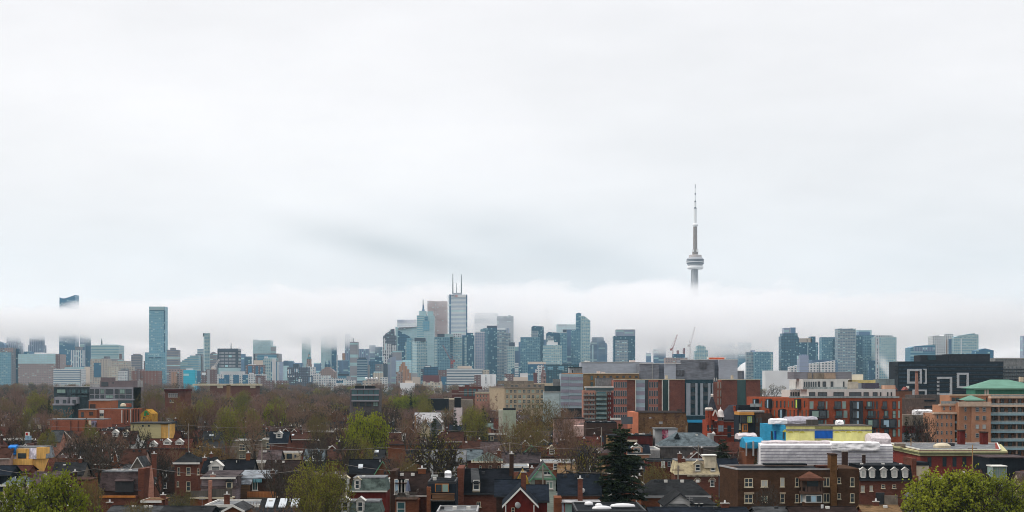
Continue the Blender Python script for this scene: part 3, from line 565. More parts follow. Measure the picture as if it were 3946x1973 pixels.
T(6,1988,2195,482,3350,'condo','dark glass tower left of the rounded balcony tower',name='apartment_tower',parts=[('roof_edge',1985,2180,480,490,'bluegrey'),('dark_side',2120,2195,500,None,'condodark')])
# --- far right, window 7
T(7,225,422,190,3300,'balcony','rounded grey blue balcony tower, tallest on the right',name='apartment_tower',parts=[('edge_bay',250,275,188,None,'bluegrey'),('edge_bay',372,395,188,None,'condodark')])
T(7,432,598,205,3480,'paleglass','pale open framed tower top behind the stepped blue tower',name='apartment_tower')
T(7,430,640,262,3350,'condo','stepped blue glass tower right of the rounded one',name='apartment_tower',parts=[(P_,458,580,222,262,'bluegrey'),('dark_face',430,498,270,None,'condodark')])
T(7,640,872,282,3300,'condolight','patterned glass tower with irregular pale panels',name='apartment_tower',parts=[('roof_band',680,870,280,310,'greyslab'),('crown_fins',655,832,264,284,'blackwhite'),('checker_edge',640,678,285,None,'blackwhite')])
T(7,1026,1302,390,3200,'tealband','low curved roof glass block left of the white towers',name='apartment_tower',top=[(1026,402),(1070,385),(1180,374),(1302,366)],parts=[('fin_crown',1060,1300,392,440,'greystripe')])
T(7,1273,1512,275,3270,'whitewin','white tower with red vertical line, left of the twin white pair',name='apartment_tower',top=[(1273,272),(1320,266),(1390,275),(1405,248),(1497,246),(1498,275),(1512,280)],parts=[('red_line',1420,1432,310,None,'orangebrick'),('dark_bay',1448,1508,305,None,'bluegrey')])
T(7,1508,1776,275,3250,'condolight','white tower with wing shaped roof, right of the twin white pair',name='apartment_tower',top=[(1508,285),(1560,268),(1735,238),(1736,252),(1776,255)],parts=[('roof_screen',1560,1776,262,300,'white'),('fin',1580,1588,300,None,'white'),('edge',1764,1776,300,None,'paleglass')])
T(7,1750,1944,430,3000,'tealgrid','dark teal block with peaked roof frame behind the black building',name='office_block',top=[(1750,430),(1850,408),(1944,430)])
T(7,2270,2400,268,3100,'greyslab','pale tower sliver cut by the right frame edge')
T(7,380,505,692,1900,'greyconc','pale roof block in front of the stepped blue tower','office_block')
T(7,-30,225,535,2950,'bluegrey','low blue grey block behind the white angular house rows','office_block')
T(7,570,640,545,3200,'darkteal','short dark teal tower before the stepped blue tower','apartment_tower')
# white angular low blocks
T(9,3042,3082,1421,2200,'whitewin','white low block with sloping roof, left of the ribbed flue block','apartment_block',top=[(3042,1414),(3082,1406)],cat='building')
T(9,3115,3156,1405,2200,'whitewin','white wedge roofed block between flue block and twin wedge','apartment_block',top=[(3115,1402),(3156,1396)],cat='building')
T(9,3166,3220,1398,2190,'whitewin','white wedge roofed block, rightmost and highest of three','apartment_block',top=[(3166,1397),(3219,1389)],cat='building')
T(9,3130,3215,1386,2300,'bluegrey','blue grey plant floor above the white wedge blocks','office_block')
T(9,2950,3045,1428,2100,'white','bright white low roofline right of the dome','office_block')
t_=T(9,3081,3116,1370,1500,'greyslab','plain grey flue block with ribbed chimney tops','flue_block',cat='chimney')
for q in range(6): MB().tube((wx(3084+q*5.6,1500)-t_.location.x,4,wz(1371,1500)-t_.location.z),(wx(3084+q*5.6,1500)-t_.location.x,4,wz(1366,1500)-t_.location.z),.45).build('flue', sty('greyslab'), t_)
# ------------------------------------------------------------------ stadium dome
D=3900; r=thing('stadium','white stadium dome partly hidden by the teal condo','stadium',(wx(2920,D),D+60,ground_z(D)))
R=(wx(2998,D)-wx(2842,D))/2; zt=wz(1150+762/3.22,D)-ground_z(D)
pr=[(R*math.cos(a*math.pi/16), zt*(.35+.65*math.sin(a*math.pi/16))) for a in range(0,9)]
MB().lathe([(R,0)]+pr[:-1]+[(1,zt)],40).build('dome', sty('white'), r, True)
MB().lathe([(R*1.03,0),(R*1.03,zt*.3),(R*1.01,zt*.36)],40).build('base_ring', sty('paleband'), r)
# ------------------------------------------------------------------ needle tower with pods
D=4500; cx_=wx(2679,D); zz_=lambda v: wz(680+v/2.576,D); rr_=lambda a,b:(b-a)/2/2.576*D/F
t=thing('observation_tower','tall concrete observation tower rising out of the cloud, with round pod','tower',(cx_,D,0))
conc=plain('tower_concrete',(.36,.37,.40),.8,.12); wht=plain('tower_white',(.74,.75,.76),.5,.05); dk=plain('tower_dark',(.10,.11,.14),.5,.1); brn=plain('tower_brown',(.25,.215,.20),.8,.3,'vertical')
MB().lathe([(17,0),(12,100),(rr_(302,368),zz_(1150)),(rr_(303,362),zz_(960)),(rr_(303,362),zz_(918))],12).build('shaft',conc,t)
for i in range(3):
    a=math.radians(90+120*i-30); fb=MB(); dx,dy=math.cos(a),math.sin(a)
    fb.quad((dx*16-dy*2,dy*16+dx*2,0),(dx*16+dy*2,dy*16-dx*2,0),(dx*10+dy*1.2,dy*10-dx*1.2,zz_(930)),(dx*10-dy*1.2,dy*10+dx*1.2,zz_(930)))
    fb.tube((dx*20,dy*20,0),(dx*9.5,dy*9.5,zz_(925)),3,1.6,4).build('fin',conc,t)
R1=rr_(250,413)
MB().lathe([(9,zz_(922)),(R1*.80,zz_(922)),(R1*.95,zz_(915)),(R1,zz_(903)),(R1*.95,zz_(890)),(R1*.8,zz_(884)),(9,zz_(884))],36).build('radome_ring',wht,t,True)
R2=rr_(247,418)
pod=MB().lathe([(R2*.82,zz_(885)),(R2*.97,zz_(868)),(R2,zz_(850)),(R2,zz_(822)),(R2*.9,zz_(812)),(R2*.75,zz_(803)),(R2*.6,zz_(800))],36).build('pod',conc,t)
for a,b,mm,e in ((868,858,dk,.5),(846,838,dk,.9),(832,826,dk,.9),(856,848,wht,1.1)): MB().lathe([(R2*.97+e,zz_(a)),(R2*.985+e,zz_(b))],36).build('window_band' if mm is dk else 'deck_ring',mm,t)
MB().lathe([(rr_(270,397),zz_(802)),(rr_(270,397),zz_(782)),(rr_(276,390),zz_(779))],32).build('roof_ring',plain('tower_roof',(.5,.45,.44),.7,.1),t)
MB().lathe([(rr_(302,361),zz_(780)),(rr_(302,361),zz_(750)),(rr_(306,356),zz_(746)),(rr_(306,356),zz_(722))],8).build('plant_floor',brn,t)
for u in (309,351): MB().box((u-9-332)/2.576*.698,(u+9-332)/2.576*.698,-9.5,-6,zz_(750),zz_(727)).build('dish_box',wht,t)
MB().lathe([(rr_(311,353),zz_(725)),(rr_(313,352),zz_(497))],8).build('upper_shaft',brn,t)
MB().lathe([(rr_(314,350),zz_(500)),(rr_(304,361),zz_(488)),(rr_(304,361),zz_(480)),(rr_(312,353),zz_(470)),(rr_(318,347),zz_(462))],24).build('upper_pod',wht,t,True)
for a,b,u,w_,mm in ((465,320,317,347,wht),(320,306,316,347,dk),(306,256,321,343,wht),(256,240,323,342,dk),(240,182,327,337,wht),(182,164,326.5,337.5,dk),(164,116,328,336,wht),(116,78,329,335,dk)):
    MB().lathe([(rr_(u,w_),zz_(a)),(rr_(u,w_)*(.6 if b in(306,240) else 1),zz_(b))],10).build('antenna_section',mm,t)
# ------------------------------------------------------------------ gothic spires, clock tower, church spires
def spire(z,u0,u1,vw,vp,D,style,rstyle,label,name='church_spire',extra=()):
    ox,oy,k=ZW[z]; X0,X1=wx(ox+u0/k,D),wx(ox+u1/k,D); w=X1-X0; gz=ground_z(D)-1; r=thing(name,label,'spire',((X0+X1)/2,D,gz))
    zw=wz(oy+vw/k,D)-gz; zp=wz(oy+vp/k,D)-gz
    MB().box(-w/2,w/2,0,w,0,zw).build('tower_wall',sty(style),r)
    b=MB(); c=(0,w/2,zp); e=w*.06; p=[(-w/2-e,-e,zw),(w/2+e,-e,zw),(w/2+e,w+e,zw),(-w/2-e,w+e,zw)]
    for i in range(4): b.quad(p[i],p[(i+1)%4],c)
    b.build('spire_roof',sty(rstyle),r); return r
spire(2,1936,1966,830,762,3900,'darkteal','darkteal','left of two dark gothic spires in front of the fog')
spire(2,1970,2006,830,752,3900,'darkteal','darkteal','right of two dark gothic spires in front of the fog')
spire(5,433,498,1035,868,1800,'stone','purplebrick','brown church spire beside the teal balcony block')
D=3700; ox,oy,k=ZW[2]; r=thing('clock_tower','pink stone clock tower with stepped cap and finial','tower',(wx(ox+1743/k,D),D,ground_z(D)))
for n_,a,b,v0,v1,s_ in (('shaft',1712,1775,815,1100,'stone'),('belfry',1716,1770,752,815,'stone'),('cap',1722,1766,725,752,'copper'),('lantern',1732,1754,695,725,'stone')):
    w=(b-a)/k*D/F; MB().box(-w/2,w/2,-w/2,w/2,wz(oy+v1/k,D)-r.location.z if v1<1000 else 0,wz(oy+v0/k,D)-r.location.z).build(n_,sty(s_),r)
MB().tube((0,0,wz(oy+697/k,D)-r.location.z),(0,0,wz(oy+655/k,D)-r.location.z),2,.3).build('finial',sty('copper'),r)
# ------------------------------------------------------------------ cranes
redm=plain('crane_red',(.33,.12,.12),.6,.1); whm=plain('crane_white',(.62,.58,.58),.6,.1)
def crane(pxb,pyb,pyt,pxj,pyj,D,mat,label,w=1.6):
    r=thing('tower_crane',label,'crane',(wx(pxb,D),D,wz(pyb,D))); z1=wz(pyt,D)-wz(pyb,D); dx=wx(pxj,D)-wx(pxb,D); dz=wz(pyj,D)-wz(pyb,D)
    def lattice(a,b,w,name):
        m_=MB(); a=Vector(a); b=Vector(b); L=(b-a).length; d=(b-a)/L; x=Vector((0,1,0)); s=d.cross(x)
        cs=[x*w/2+s*w/2,-x*w/2+s*w/2,-x*w/2-s*w/2,x*w/2-s*w/2]; n=max(2,int(L/(w*2)))
        for c in cs: m_.tube(a+c,b+c,.19,n=4)
        for i in range(n):
            for j in range(4): m_.tube(a+d*(L*i/n)+cs[j],a+d*(L*(i+1)/n)+cs[(j+1)%4],.16,n=3)
        m_.build(name,mat,r)
    lattice((0,0,0),(0,0,z1),w*1.3,'mast'); lattice((0,0,z1),(dx,0,dz),w,'jib'); lattice((0,0,z1),(-dx*.35,0,z1+1.5),w*1.2,'counter_jib')
    MB().box(-dx*.35-2,-dx*.35+2,-1.5,1.5,z1-3,z1+1).build('counterweight',mat,r)
    MB().tube((0,0,z1),(-dx*.2,0,z1+(dz-z1)*.25),.35).build('back_stay',mat,r); MB().tube((-dx*.2,0,z1+(dz-z1)*.25),(dx,0,dz),.12).build('stay_cable',mat,r)
crane(2592,1385,1345,2610,1289,3300,redm,'red luffing crane, left one over the rooftop works')
crane(2660,1386,1330,2678,1259,3300,whm,'pale pink luffing crane, taller one over the rooftop works')
crane(1744,1420,1395,1752,1386,2550,redm,'small red crane in front of the pale gridded tower')
crane(1738,1418,1390,1706,1330,3150,redm,'thin dark red crane leaning across the teal balcony tower',1.2)
crane(829,1425,1412,845,1385,2850,whm,'white crane jib leaning over the tan slab pair',2.2)
r=T(9,2565,2650,1378,3250,'pinkish','unfinished reddish concrete floors under the cranes','unfinished_building',cat='building',parts=[('teal_net',2596,2640,1364,1378,'darkteal'),('column',2613,2616,1350,1364,'maroon',3),('column',2637,2640,1341,1364,'maroon',3)])
ZW.update({10:(0,1400,3.903),11:(600,1400,3.903),12:(1200,1400,3.903),13:(1800,1350,3.68),14:(2400,1350,3.68),
 20:(0,1650,3.903),21:(600,1650,3.903),22:(1200,1650,3.903),23:(1800,1650,3.903),24:(2400,1650,3.903),25:(2700,1500,2.723),26:(3350,1550,3.045)})
# ------------------------------------------------------------------ surfaces of the houses
def rf(n):
    c = dict(brown=(.10,.046,.033), darkbrown=(.05,.032,.028), redbrown=(.135,.046,.032), black=(.018,.021,.028), navy=(.022,.03,.045), grey=(.10,.105,.11), lightgrey=(.2,.21,.22), charcoal=(.042,.044,.047),
      tan=(.2,.125,.065), green=(.055,.085,.07), slate=(.12,.16,.145), purple=(.13,.105,.11), metal=(.3,.33,.36), greyblue=(.12,.15,.165), white=(.5,.5,.51), flatdark=(.03,.034,.042), flatgrey=(.22,.23,.24), mauve=(.15,.11,.11))[n]
    c = tuple(x*(.46 if max(c)<.16 else .72) for x in c)
    return plain('roof_'+n, c, .9, .5 if n not in ('metal','white') else .2, 'metal' if n=='metal' else 'shingle', 0, tuple(x*.5 for x in c))
def wl(n):
    c, k = dict(brick=((.22,.075,.045),'brick'), orange=((.3,.1,.04),'brick'), darkbrick=((.085,.045,.032),'brick'), red=((.2,.022,.014),'stucco'), salmon=((.42,.19,.13),'brick'), stone=((.3,.25,.2),'brick'),
      white=((.6,.59,.56),'siding'), cream=((.5,.42,.27),'stucco'), yellow=((.6,.34,.05),'vertical'), grey=((.16,.165,.17),'siding'), mint=((.45,.55,.47),'siding'), lav=((.33,.36,.45),'stucco'), beige=((.32,.26,.2),'stucco'),
      brown=((.11,.065,.05),'vertical'), black=((.02,.024,.032),'vertical'), navy=((.025,.035,.05),'vertical'), green=((.07,.11,.095),'siding'), taupe=((.14,.115,.105),'stucco'), mauve=((.3,.24,.26),'siding'),
      ply=((.85,.47,.09),'vertical'), pink=((.4,.27,.22),'stucco'), conc=((.33,.33,.33),'stucco'), greybrick=((.13,.115,.11),'brick'), redbrick=((.2,.05,.033),'brick'), hosp=((.27,.085,.055),'brick'), peach=((.48,.22,.12),'brick'),
      metal=((.3,.32,.37),'metal'), darkred=((.13,.018,.014),'stucco'), yellowbrick=((.38,.22,.085),'brick'), wood=((.2,.09,.04),'vertical'), oldwood=((.16,.14,.12),'vertical'), olive=((.26,.24,.17),'stucco'))[n]
    f = .58 if max(c)<.4 else .85
    g_ = sum(c)/3*.12; c = tuple((x*.88+g_)*f for x in c)
    return plain('wall_'+n, c, .85, .3, k)
GL = dict(dark=glassy('glass_dark',(.03,.045,.055)), teal=glassy('glass_teal',(.03,.09,.1)), pale=glassy('glass_blind',(.4,.42,.4),.3,.4,.2), green=glassy('glass_green',(.22,.33,.29),.2,.5,.2), blue=glassy('glass_bluish',(.3,.45,.55),.15,.6,.2))
FRM = dict(white=plain('frame_white',(.62,.61,.57),.6,.12), dark=plain('frame_dark',(.04,.042,.045),.5,.15), grey=plain('frame_grey',(.3,.3,.3),.6,.15), orange=plain('frame_orange',(.45,.17,.04),.6,.15), cream=plain('frame_cream',(.52,.46,.34),.7,.2),
  green=plain('frame_green',(.12,.3,.17),.7,.2), yellow=plain('frame_yellow',(.65,.42,.06),.7,.2), lime=plain('frame_lime',(.5,.6,.1),.6,.1), brown=plain('frame_brown',(.09,.055,.04),.7,.2), red=plain('frame_red',(.2,.03,.025),.7,.2))
_wc = {}
def winmesh(w, h, fr, pn, mull, sill=True):
    k = (round(w,1), round(h,1), fr, pn, mull)
    if k in _wc: return _wc[k]
    w, h = max(.3,k[0]), max(.3,k[1]); t = max(.07, min(.13, w*.11)); a = MB()
    a.box(-w/2,w/2,-.1,.04,0,t); a.box(-w/2,w/2,-.1,.04,h-t,h); a.box(-w/2,-w/2+t,-.1,.04,t,h-t); a.box(w/2-t,w/2,-.1,.04,t,h-t)
    if mull in ('h','x'): a.box(-w/2+t,w/2-t,-.08,.03,h*.5-t*.4,h*.5+t*.4)
    if mull in ('v','x'): a.box(-t*.4,t*.4,-.085,.035,t,h-t)
    if sill and fr in ('white','cream'): a.box(-w/2-.1,w/2+.1,-.18,.04,-.14,-.002)
    p = MB().box(-w/2+t*.9,w/2-t*.9,-.03,.03,t*.9,h-t*.9)
    _wc[k] = (a.mesh('window', FRM[fr]), p.mesh('pane', GL[pn])); return _wc[k]
def win(par, x, z, w, h, y=0, fr='white', pn='dark', mull='h', rz=0, sub=False, name='window'):
    f, p = winmesh(w, h, fr, pn, mull)
    o = inst(name if not sub else 'window_frame', f, par, (x, y-.01, z), rz)
    if sub: inst('window_pane', p, par, (x, y-.012, z), rz)
    else: inst('pane', p, o)
    return o
def chimney(par, x, y, z0, h, w=.7, m='brick', pot=True):
    c = MB().box(-w/2,w/2,-w*.4,w*.4,-1.6,h).build('chimney', wl(m), par, loc=(x,y,z0))
    k = MB().box(-w/2-.08,w/2+.08,-w*.4-.08,w*.4+.08,h,h+.12)
    k.build('cap', plain('cap_stone',(.35,.33,.3),.8,.2), c)
    if pot: MB().tube((0,0,h+.12),(0,0,h+.55),.16,.13,8).build('pot', plain('pot_metal',(.6,.6,.6),.5,.15), c)
    return c
def vent(par, x, y, z, k=0):
    if k == 0: MB().tube((0,0,-.3),(0,0,.5),.1,n=8).build('roof_vent', plain('pot_metal',(.6,.6,.6),.5,.15), par, loc=(x,y,z))
    else: MB().box(-.3,.3,-.3,.3,-.2,.25).build('roof_vent', FRM['dark'] if k==1 else FRM['white'], par, loc=(x,y,z))
HOUSES = []; VIS = []      # (x0,x1,y0,y1) footprints, world
def Hs(z, kind, u0, u1, vr, ve, ze, roof, wall, label, L=None, ch=(), dm=(), wn=(), vt=(), sk=(), name='house', cat='house', trim='white', gab='wall', group=None, fr='white', pn='dark', cm='brick', low=None, D=None, ridge=.0, dmw='white', zg=None):
    ox, oy, k = ZW[z]
    pr, pe = oy+vr/k, oy+ve/k
    D = D or (H-ze)*F/(pe-HY); ze = wz(pe, D)
    x0, x1 = wx(ox+u0/k, D), wx(ox+u1/k, D); w = x1-x0; cx = (x0+x1)/2
    g = ground_z(D) if zg is None else zg
    r = thing(name, label, cat, (cx, D, g), 0, group); r['_D'] = D
    X = lambda u, dy=0: wx(ox+u/k, D+dy)-cx
    Z = lambda v, dy=0: wz(oy+v/k, D+dy)-g
    ze -= g; o = .35; rm, wm = rf(roof) if isinstance(roof, str) else roof, wl(wall) if isinstance(wall, str) else wall
    wb, rb = MB(), MB(); h2 = w/2; tr = FRM.get(trim)
    if kind == 'side':
        L = L or 9; zr = Z(vr, L/2)
        if zr < ze+.8: zr = ze+.8
        wb.profile([(0,0)]*0 or [(-h2,0),(h2,0),(h2,ze),(-h2,ze)], 0, L)
        for sx in (-h2, h2):
            e = .001*(1 if sx>0 else -1); pts = [(sx+e,0,ze),(sx+e,L,ze),(sx+e,L/2,zr-.1)]
            wb.quad(*(pts if sx>0 else pts[::-1]))
        s = (zr-ze)/(L/2); slope = lambda y: ze+s*y
        rb.slab([(-h2-o,-o,ze-s*o),(h2+o,-o,ze-s*o),(h2+o,L/2,zr),(-h2-o,L/2,zr)]); rb.slab([(h2+o,L+o,ze-s*o),(-h2-o,L+o,ze-s*o),(-h2-o,L/2,zr),(h2+o,L/2,zr)])
        rb.box(-h2-o,h2+o,L/2-.15,L/2+.15,zr-.1,zr+.06)
        if tr: MB().box(-h2-o,h2+o,-o-.12,-o-.003,ze-s*o-.25,ze-s*o-.05).build('gutter', tr if trim != 'white' or int(u0+vr)%3 == 0 else FRM['grey' if int(u0)%2 else 'dark'], r)
        yr, zro = L/2, zr
    elif kind == 'gable':
        L = L or 13; zr = Z(vr); s = (zr-ze)/h2; slope = lambda y: zr
        wb.profile([(-h2,0),(h2,0),(h2,ze),(0,zr-.1),(-h2,ze)], 0, L)
        rb.slab([(-h2-o,-o,ze-s*o),(0,-o,zr),(0,L+o,zr),(-h2-o,L+o,ze-s*o)]); rb.slab([(0,-o,zr),(h2+o,-o,ze-s*o),(h2+o,L+o,ze-s*o),(0,L+o,zr)])
        if tr:
            b = MB()
            for sg in (-1,1): b.slab([(sg*(h2+o),-o-.12,ze-s*o+.03),(0,-o-.12,zr+.03),(0,-o-.003,zr+.03),(sg*(h2+o),-o-.003,ze-s*o+.03)], .34)
            b.build('bargeboard', tr, r)
        yr, zro = L/2, zr
    elif kind == 'hip':
        L = L or 9; zr = Z(vr, L/2); rd = w*ridge/2; wb.box(-h2,h2,0,L,0,ze); s = (zr-ze)/(L/2); slope = lambda y: ze+s*y
        a,b_,c_,d_ = (-h2-o,-o,ze-.1),(h2+o,-o,ze-.1),(h2+o,L+o,ze-.1),(-h2-o,L+o,ze-.1); p,q = (-rd,L/2,zr),(rd,L/2,zr)
        if rd > 0: rb.quad(a,b_,q,p); rb.quad(c_,d_,p,q); rb.quad(d_,a,p); rb.quad(b_,c_,q)
        else:
            for e_,f_ in ((a,b_),(b_,c_),(c_,d_),(d_,a)): rb.quad(e_,f_,(0,L/2,zr))
        rb.quad(d_,c_,b_,a)
        if tr:
            t_ = MB(); t_.box(-h2-o-.08,h2+o+.08,-o-.1,-o+.02,ze-.5,ze-.08); t_.box(-h2-o-.08,-h2-o+.02,-o+.021,L,ze-.5,ze-.08); t_.build('cornice', tr, r)
        yr, zro = L/2, zr
    elif kind in ('flat', 'mansard'):
        zt = Z(vr) if kind == 'mansard' else ze
        if not L: L = 10
        slope = lambda y: zt
        if kind == 'flat':
            wb.box(-h2,h2,0,L,0,ze-.45)
            pb = MB()
            for q_ in ((-h2,h2,0,.25),(-h2,h2,L-.25,L),(-h2,-h2+.25,.25,L-.25),(h2-.25,h2,.25,L-.25)): pb.box(*q_, ze-.45, ze)
            pb.build('parapet', tr or wm, r); rb.box(-h2+.25,h2-.25,.25,L-.25,ze-.5,ze-.3)
        else:
            i = min(.9, (zt-ze)*.35); wb.box(-h2,h2,0,L,0,ze)
            a = [(-h2-.25,-.25,ze),(h2+.25,-.25,ze),(h2+.25,L,ze),(-h2-.25,L,ze)]; b_ = [(-h2+i*.4,i,zt),(h2-i*.4,i,zt),(h2-i*.4,L-i,zt),(-h2+i*.4,L-i,zt)]
            for q_ in range(4): rb.quad(a[q_],a[(q_+1)%4],b_[(q_+1)%4],b_[q_])
            fb = MB().box(-h2+i*.4-.1,h2-i*.4+.1,i-.1,L-i,zt-.06,zt+.14); fb.build('flat_roof', rf('flatgrey' if roof!='black' else 'flatdark'), r)
            if tr: MB().box(-h2-.3,h2+.3,-.34,-.252,ze-.2,ze+.08).build('eave_board', tr, r)
            slopem = lambda y: ze+(zt-ze)*(y/i)
        yr, zro = L*.5, zt
    wb.build('wall', wm, r); ro = rb.build('roof', rm, r)
    for c in ch:      # u, v top, width m, (depth fraction)
        yy = yr if len(c) < 4 else c[3]*L
        zt_ = Z(c[1], yy); base = zro if kind in ('side','hip') and abs(yy-yr)<.5 else (slope(yy) if kind!='gable' else zro-abs(X(c[0],yy))*s)
        chimney(r, X(c[0], yy), yy, base, max(.5, zt_-base), c[2], cm)
    for d in dm:      # u, v bottom, width, height
        u, vb, dw, dh = d[:4]; yy = .8
        if kind == 'side' or kind == 'hip':
            for _ in range(20):
                yy += (Z(vb, yy)-slope(yy))/(s+.06)*.6; yy = max(.2, min(L/2-.6, yy))
            zb = slope(yy); run = min(L/2-yy+.2, (dh+.1)/max(s,.2))
        else:
            yy = .0; zb = Z(vb); run = 1.6
        x = X(u, yy); b = MB().box(x-dw/2,x+dw/2,yy,yy+run,zb-.4,zb+dh).build('dormer', wl(dmw) if isinstance(dmw,str) else dmw, r)
        q = MB(); e = .18; pk = zb+dh+dw*.42
        q.slab([(x-dw/2-e,yy-.2,zb+dh-.08),(x,yy-.2,pk),(x,yy+run+.6,pk),(x-dw/2-e,yy+run+.6,zb+dh-.08)],.1); q.slab([(x,yy-.2,pk),(x+dw/2+e,yy-.2,zb+dh-.08),(x+dw/2+e,yy+run+.6,zb+dh-.08),(x,yy+run+.6,pk)],.1)
        q.quad((x-dw/2,yy-.002,zb+dh),(x+dw/2,yy-.002,zb+dh),(x,yy-.002,pk-.1))
        q.build('dormer_roof', rm if len(d)<5 else FRM[d[4]], b)
        win(b, x, zb+.15, dw*.62, dh*.8, yy, fr, pn, 'h', 0, True)
    for d in wn:      # u centre, v top, w u, h u
        zt_ = Z(d[1]); hh = (d[3]/k)*D/F; ww_ = (d[2]/k)*D/F
        win(r, X(d[0]), zt_-hh, ww_, hh, 0, d[4] if len(d)>4 else fr, d[5] if len(d)>5 else pn, d[6] if len(d)>6 else 'h')
    for d in vt:      # roof vents: u, v
        yy = .5
        if kind in ('side','hip'): yy = L*.42
        elif kind == 'gable': yy = 2
        vent(r, X(d[0], yy), yy if kind in ('side','hip','gable') else L*.4, (slope(yy) if kind!='gable' else zro-abs(X(d[0],yy))*s)+.1, d[1])
    if kind in ('side','hip') and not vt and w > 5:
        q_ = random.Random(int(u0*7+vr))
        for _ in range(q_.randint(1,3)): x_ = q_.uniform(-.35,.35)*w*(.5 if kind=='hip' else 1); vent(r, x_, L*.4, slope(L*.4)+.05, q_.choice((0,1,2)))
        if q_.random() < .4:
            a_ = MB(); x_ = q_.uniform(-.3,.3)*w; a_.tube((x_,L/2,zro-.2),(x_,L/2,zro+1.6),.03,n=4)
            for e_ in (1.0,1.25,1.5): a_.box(x_-.5,x_+.5,L/2-.02,L/2+.02,zro+e_,zro+e_+.04)
            a_.build('aerial', FRM['grey'], r)
    for d in sk:      # skylights on a front slope: u, v centre, w m, h m
        yy = L/4
        for _ in range(20):
            yy += (Z(d[1], yy)-slope(yy))/(s+.06)*.6; yy = max(.2, min(L/2-.6, yy))
        zb = slope(yy); x = X(d[0], yy); n = math.hypot(1, s); hy, hz_ = d[3]/2/n, d[3]/2*s/n
        MB().slab([(x-d[2]/2,yy-hy,zb-hz_+.22),(x+d[2]/2,yy-hy,zb-hz_+.22),(x+d[2]/2,yy+hy,zb+hz_+.22),(x-d[2]/2,yy+hy,zb+hz_+.22)],.3).build('skylight', glassy('skylight_glass',(.36,.4,.43),.1,.9,.1), r)
    HOUSES.append((cx-h2-.5, cx+h2+.5, D-.5, D+L+.5)); VIS.append((ox+u0/k, ox+u1/k, max([pe+(10 if kind!='gable' else 16)]+[oy+(d[1]+d[3])/k+4 for d in wn]), D, 0))
    return r
class Bd:
    """a larger building: local frame at (centre, D), pixel-window readings turned into metres"""
    def __init__(s, name, label, z, u0, u1, D, cat='building', zg=None):
        s.ox, s.oy, s.k = ZW[z]; s.D = D; s.cx = (wx(s.ox+u0/s.k, D)+wx(s.ox+u1/s.k, D))/2; s.g = ground_z(D) if zg is None else zg
        s.r = thing(name, label, cat, (s.cx, D, s.g))
        vb = dict(black_framed_building=1515,red_condo=1700,orange_apartments=1740,cornice_building=1795,brick_hall=1695,orange_framed_block=1690,old_brick_hall=1665,wrapped_building=1792,brown_apartment_block=1952,grey_low_rise=1560,brick_school_complex=1630,long_brick_shed=1645,mural_house=1618,cream_flat_house=1660,brick_school=1545,long_cream_block=1492,boiler_chimney=1520,glass_mid_block=1560,water_tank=1590,pale_green_box=1610,pink_storefront=1650,ochre_shop=1704,corrugated_shed=1668,hospital_wing=1590,striped_glass_block=1570,balcony_apartments=1615,beige_warehouse=1565,dark_plant_block=1560,tan_wall_building=1558,arched_brick_factory=1530,low_brick_institution=1550,dark_workshop=1650,billboard=1635,garden_wall=1930,glazed_shed=1832,dark_shop=1800,sign_tower=1690,red_base_house=1665,brown_low_building=1575).get(name,1500)
        VIS.append((s.ox+u0/s.k, s.ox+u1/s.k, vb, D, 1))
        HOUSES.append((wx(s.ox+u0/s.k, D)-1, wx(s.ox+u1/s.k, D)+1, D-2, D+22))
    def X(s, u, dy=0): return wx(s.ox+u/s.k, s.D+dy)-s.cx
    def Z(s, v, dy=0): return wz(s.oy+v/s.k, s.D+dy)-s.g
    def m(s, px): return px/s.k*s.D/F
    def box(s, name, u0, u1, vt, vb, dy, dep, mat, par=None):
        zb = 0 if vb is None else s.Z(vb, dy)
        return MB().box(s.X(u0,dy), s.X(u1,dy), dy, dy+dep, zb, s.Z(vt,dy)).build(name, mat, par or s.r)
    def win(s, u, vt, w, h, dy=0, fr='white', pn='dark', mull='h', name='window'):
        return win(s.r, s.X(u, dy), s.Z(vt+h, dy), s.m(w), s.m(h), dy, fr, pn, mull, name=name)
def rumple(name, mat, par, x0, x1, z0, z1, y0, dep, amp=.35, n=(28,8), sc=.5, rnd_top=0):
    """sagging sheet over a box: front, sides and top as one crumpled skin"""
    b = MB(); nx, nz = n; G = []
    prof = [(z0,0)]+[(z0+(z1-z0)*(i/nz), 0) for i in range(1,nz+1)]+[(z1+rnd_top*math.sin(j/4*math.pi), dep*j/4) for j in range(1,5)]+[(z0,dep)]
    for j, (zz_, yy) in enumerate(prof):
        row = []
        for i in range(nx+1):
            x = x0+(x1-x0)*i/nx; v = Vector((x*sc, zz_*sc*1.7, yy*sc+par.location.x))
            a = mnoise.noise(v)*amp; c = mnoise.noise(v*2.7)*amp*.5
            edge = min(1, min(i, nx-i)/1.5)
            row.append((x, y0+yy+(a+c)*(1 if 0<j<nz else .3), zz_+(abs(a) if j>=nz else c*.3)*edge*(1 if j<len(prof)-1 else 0)))
        G.append(row)
    for j in range(len(G)-1):
        for i in range(nx): b.quad(G[j][i],G[j][i+1],G[j+1][i+1],G[j+1][i])
    for e in (0, nx):
        pts = [G[j][e] for j in range(len(G))]
        b.quad(*(pts if e==nx else pts[::-1]))
    return b.build(name, mat, par)
RT = wl
def dup_wins(b, us, vs, w, h, **k):
    for u in us:
        for v in vs: b.win(u, v, w, h, **k)
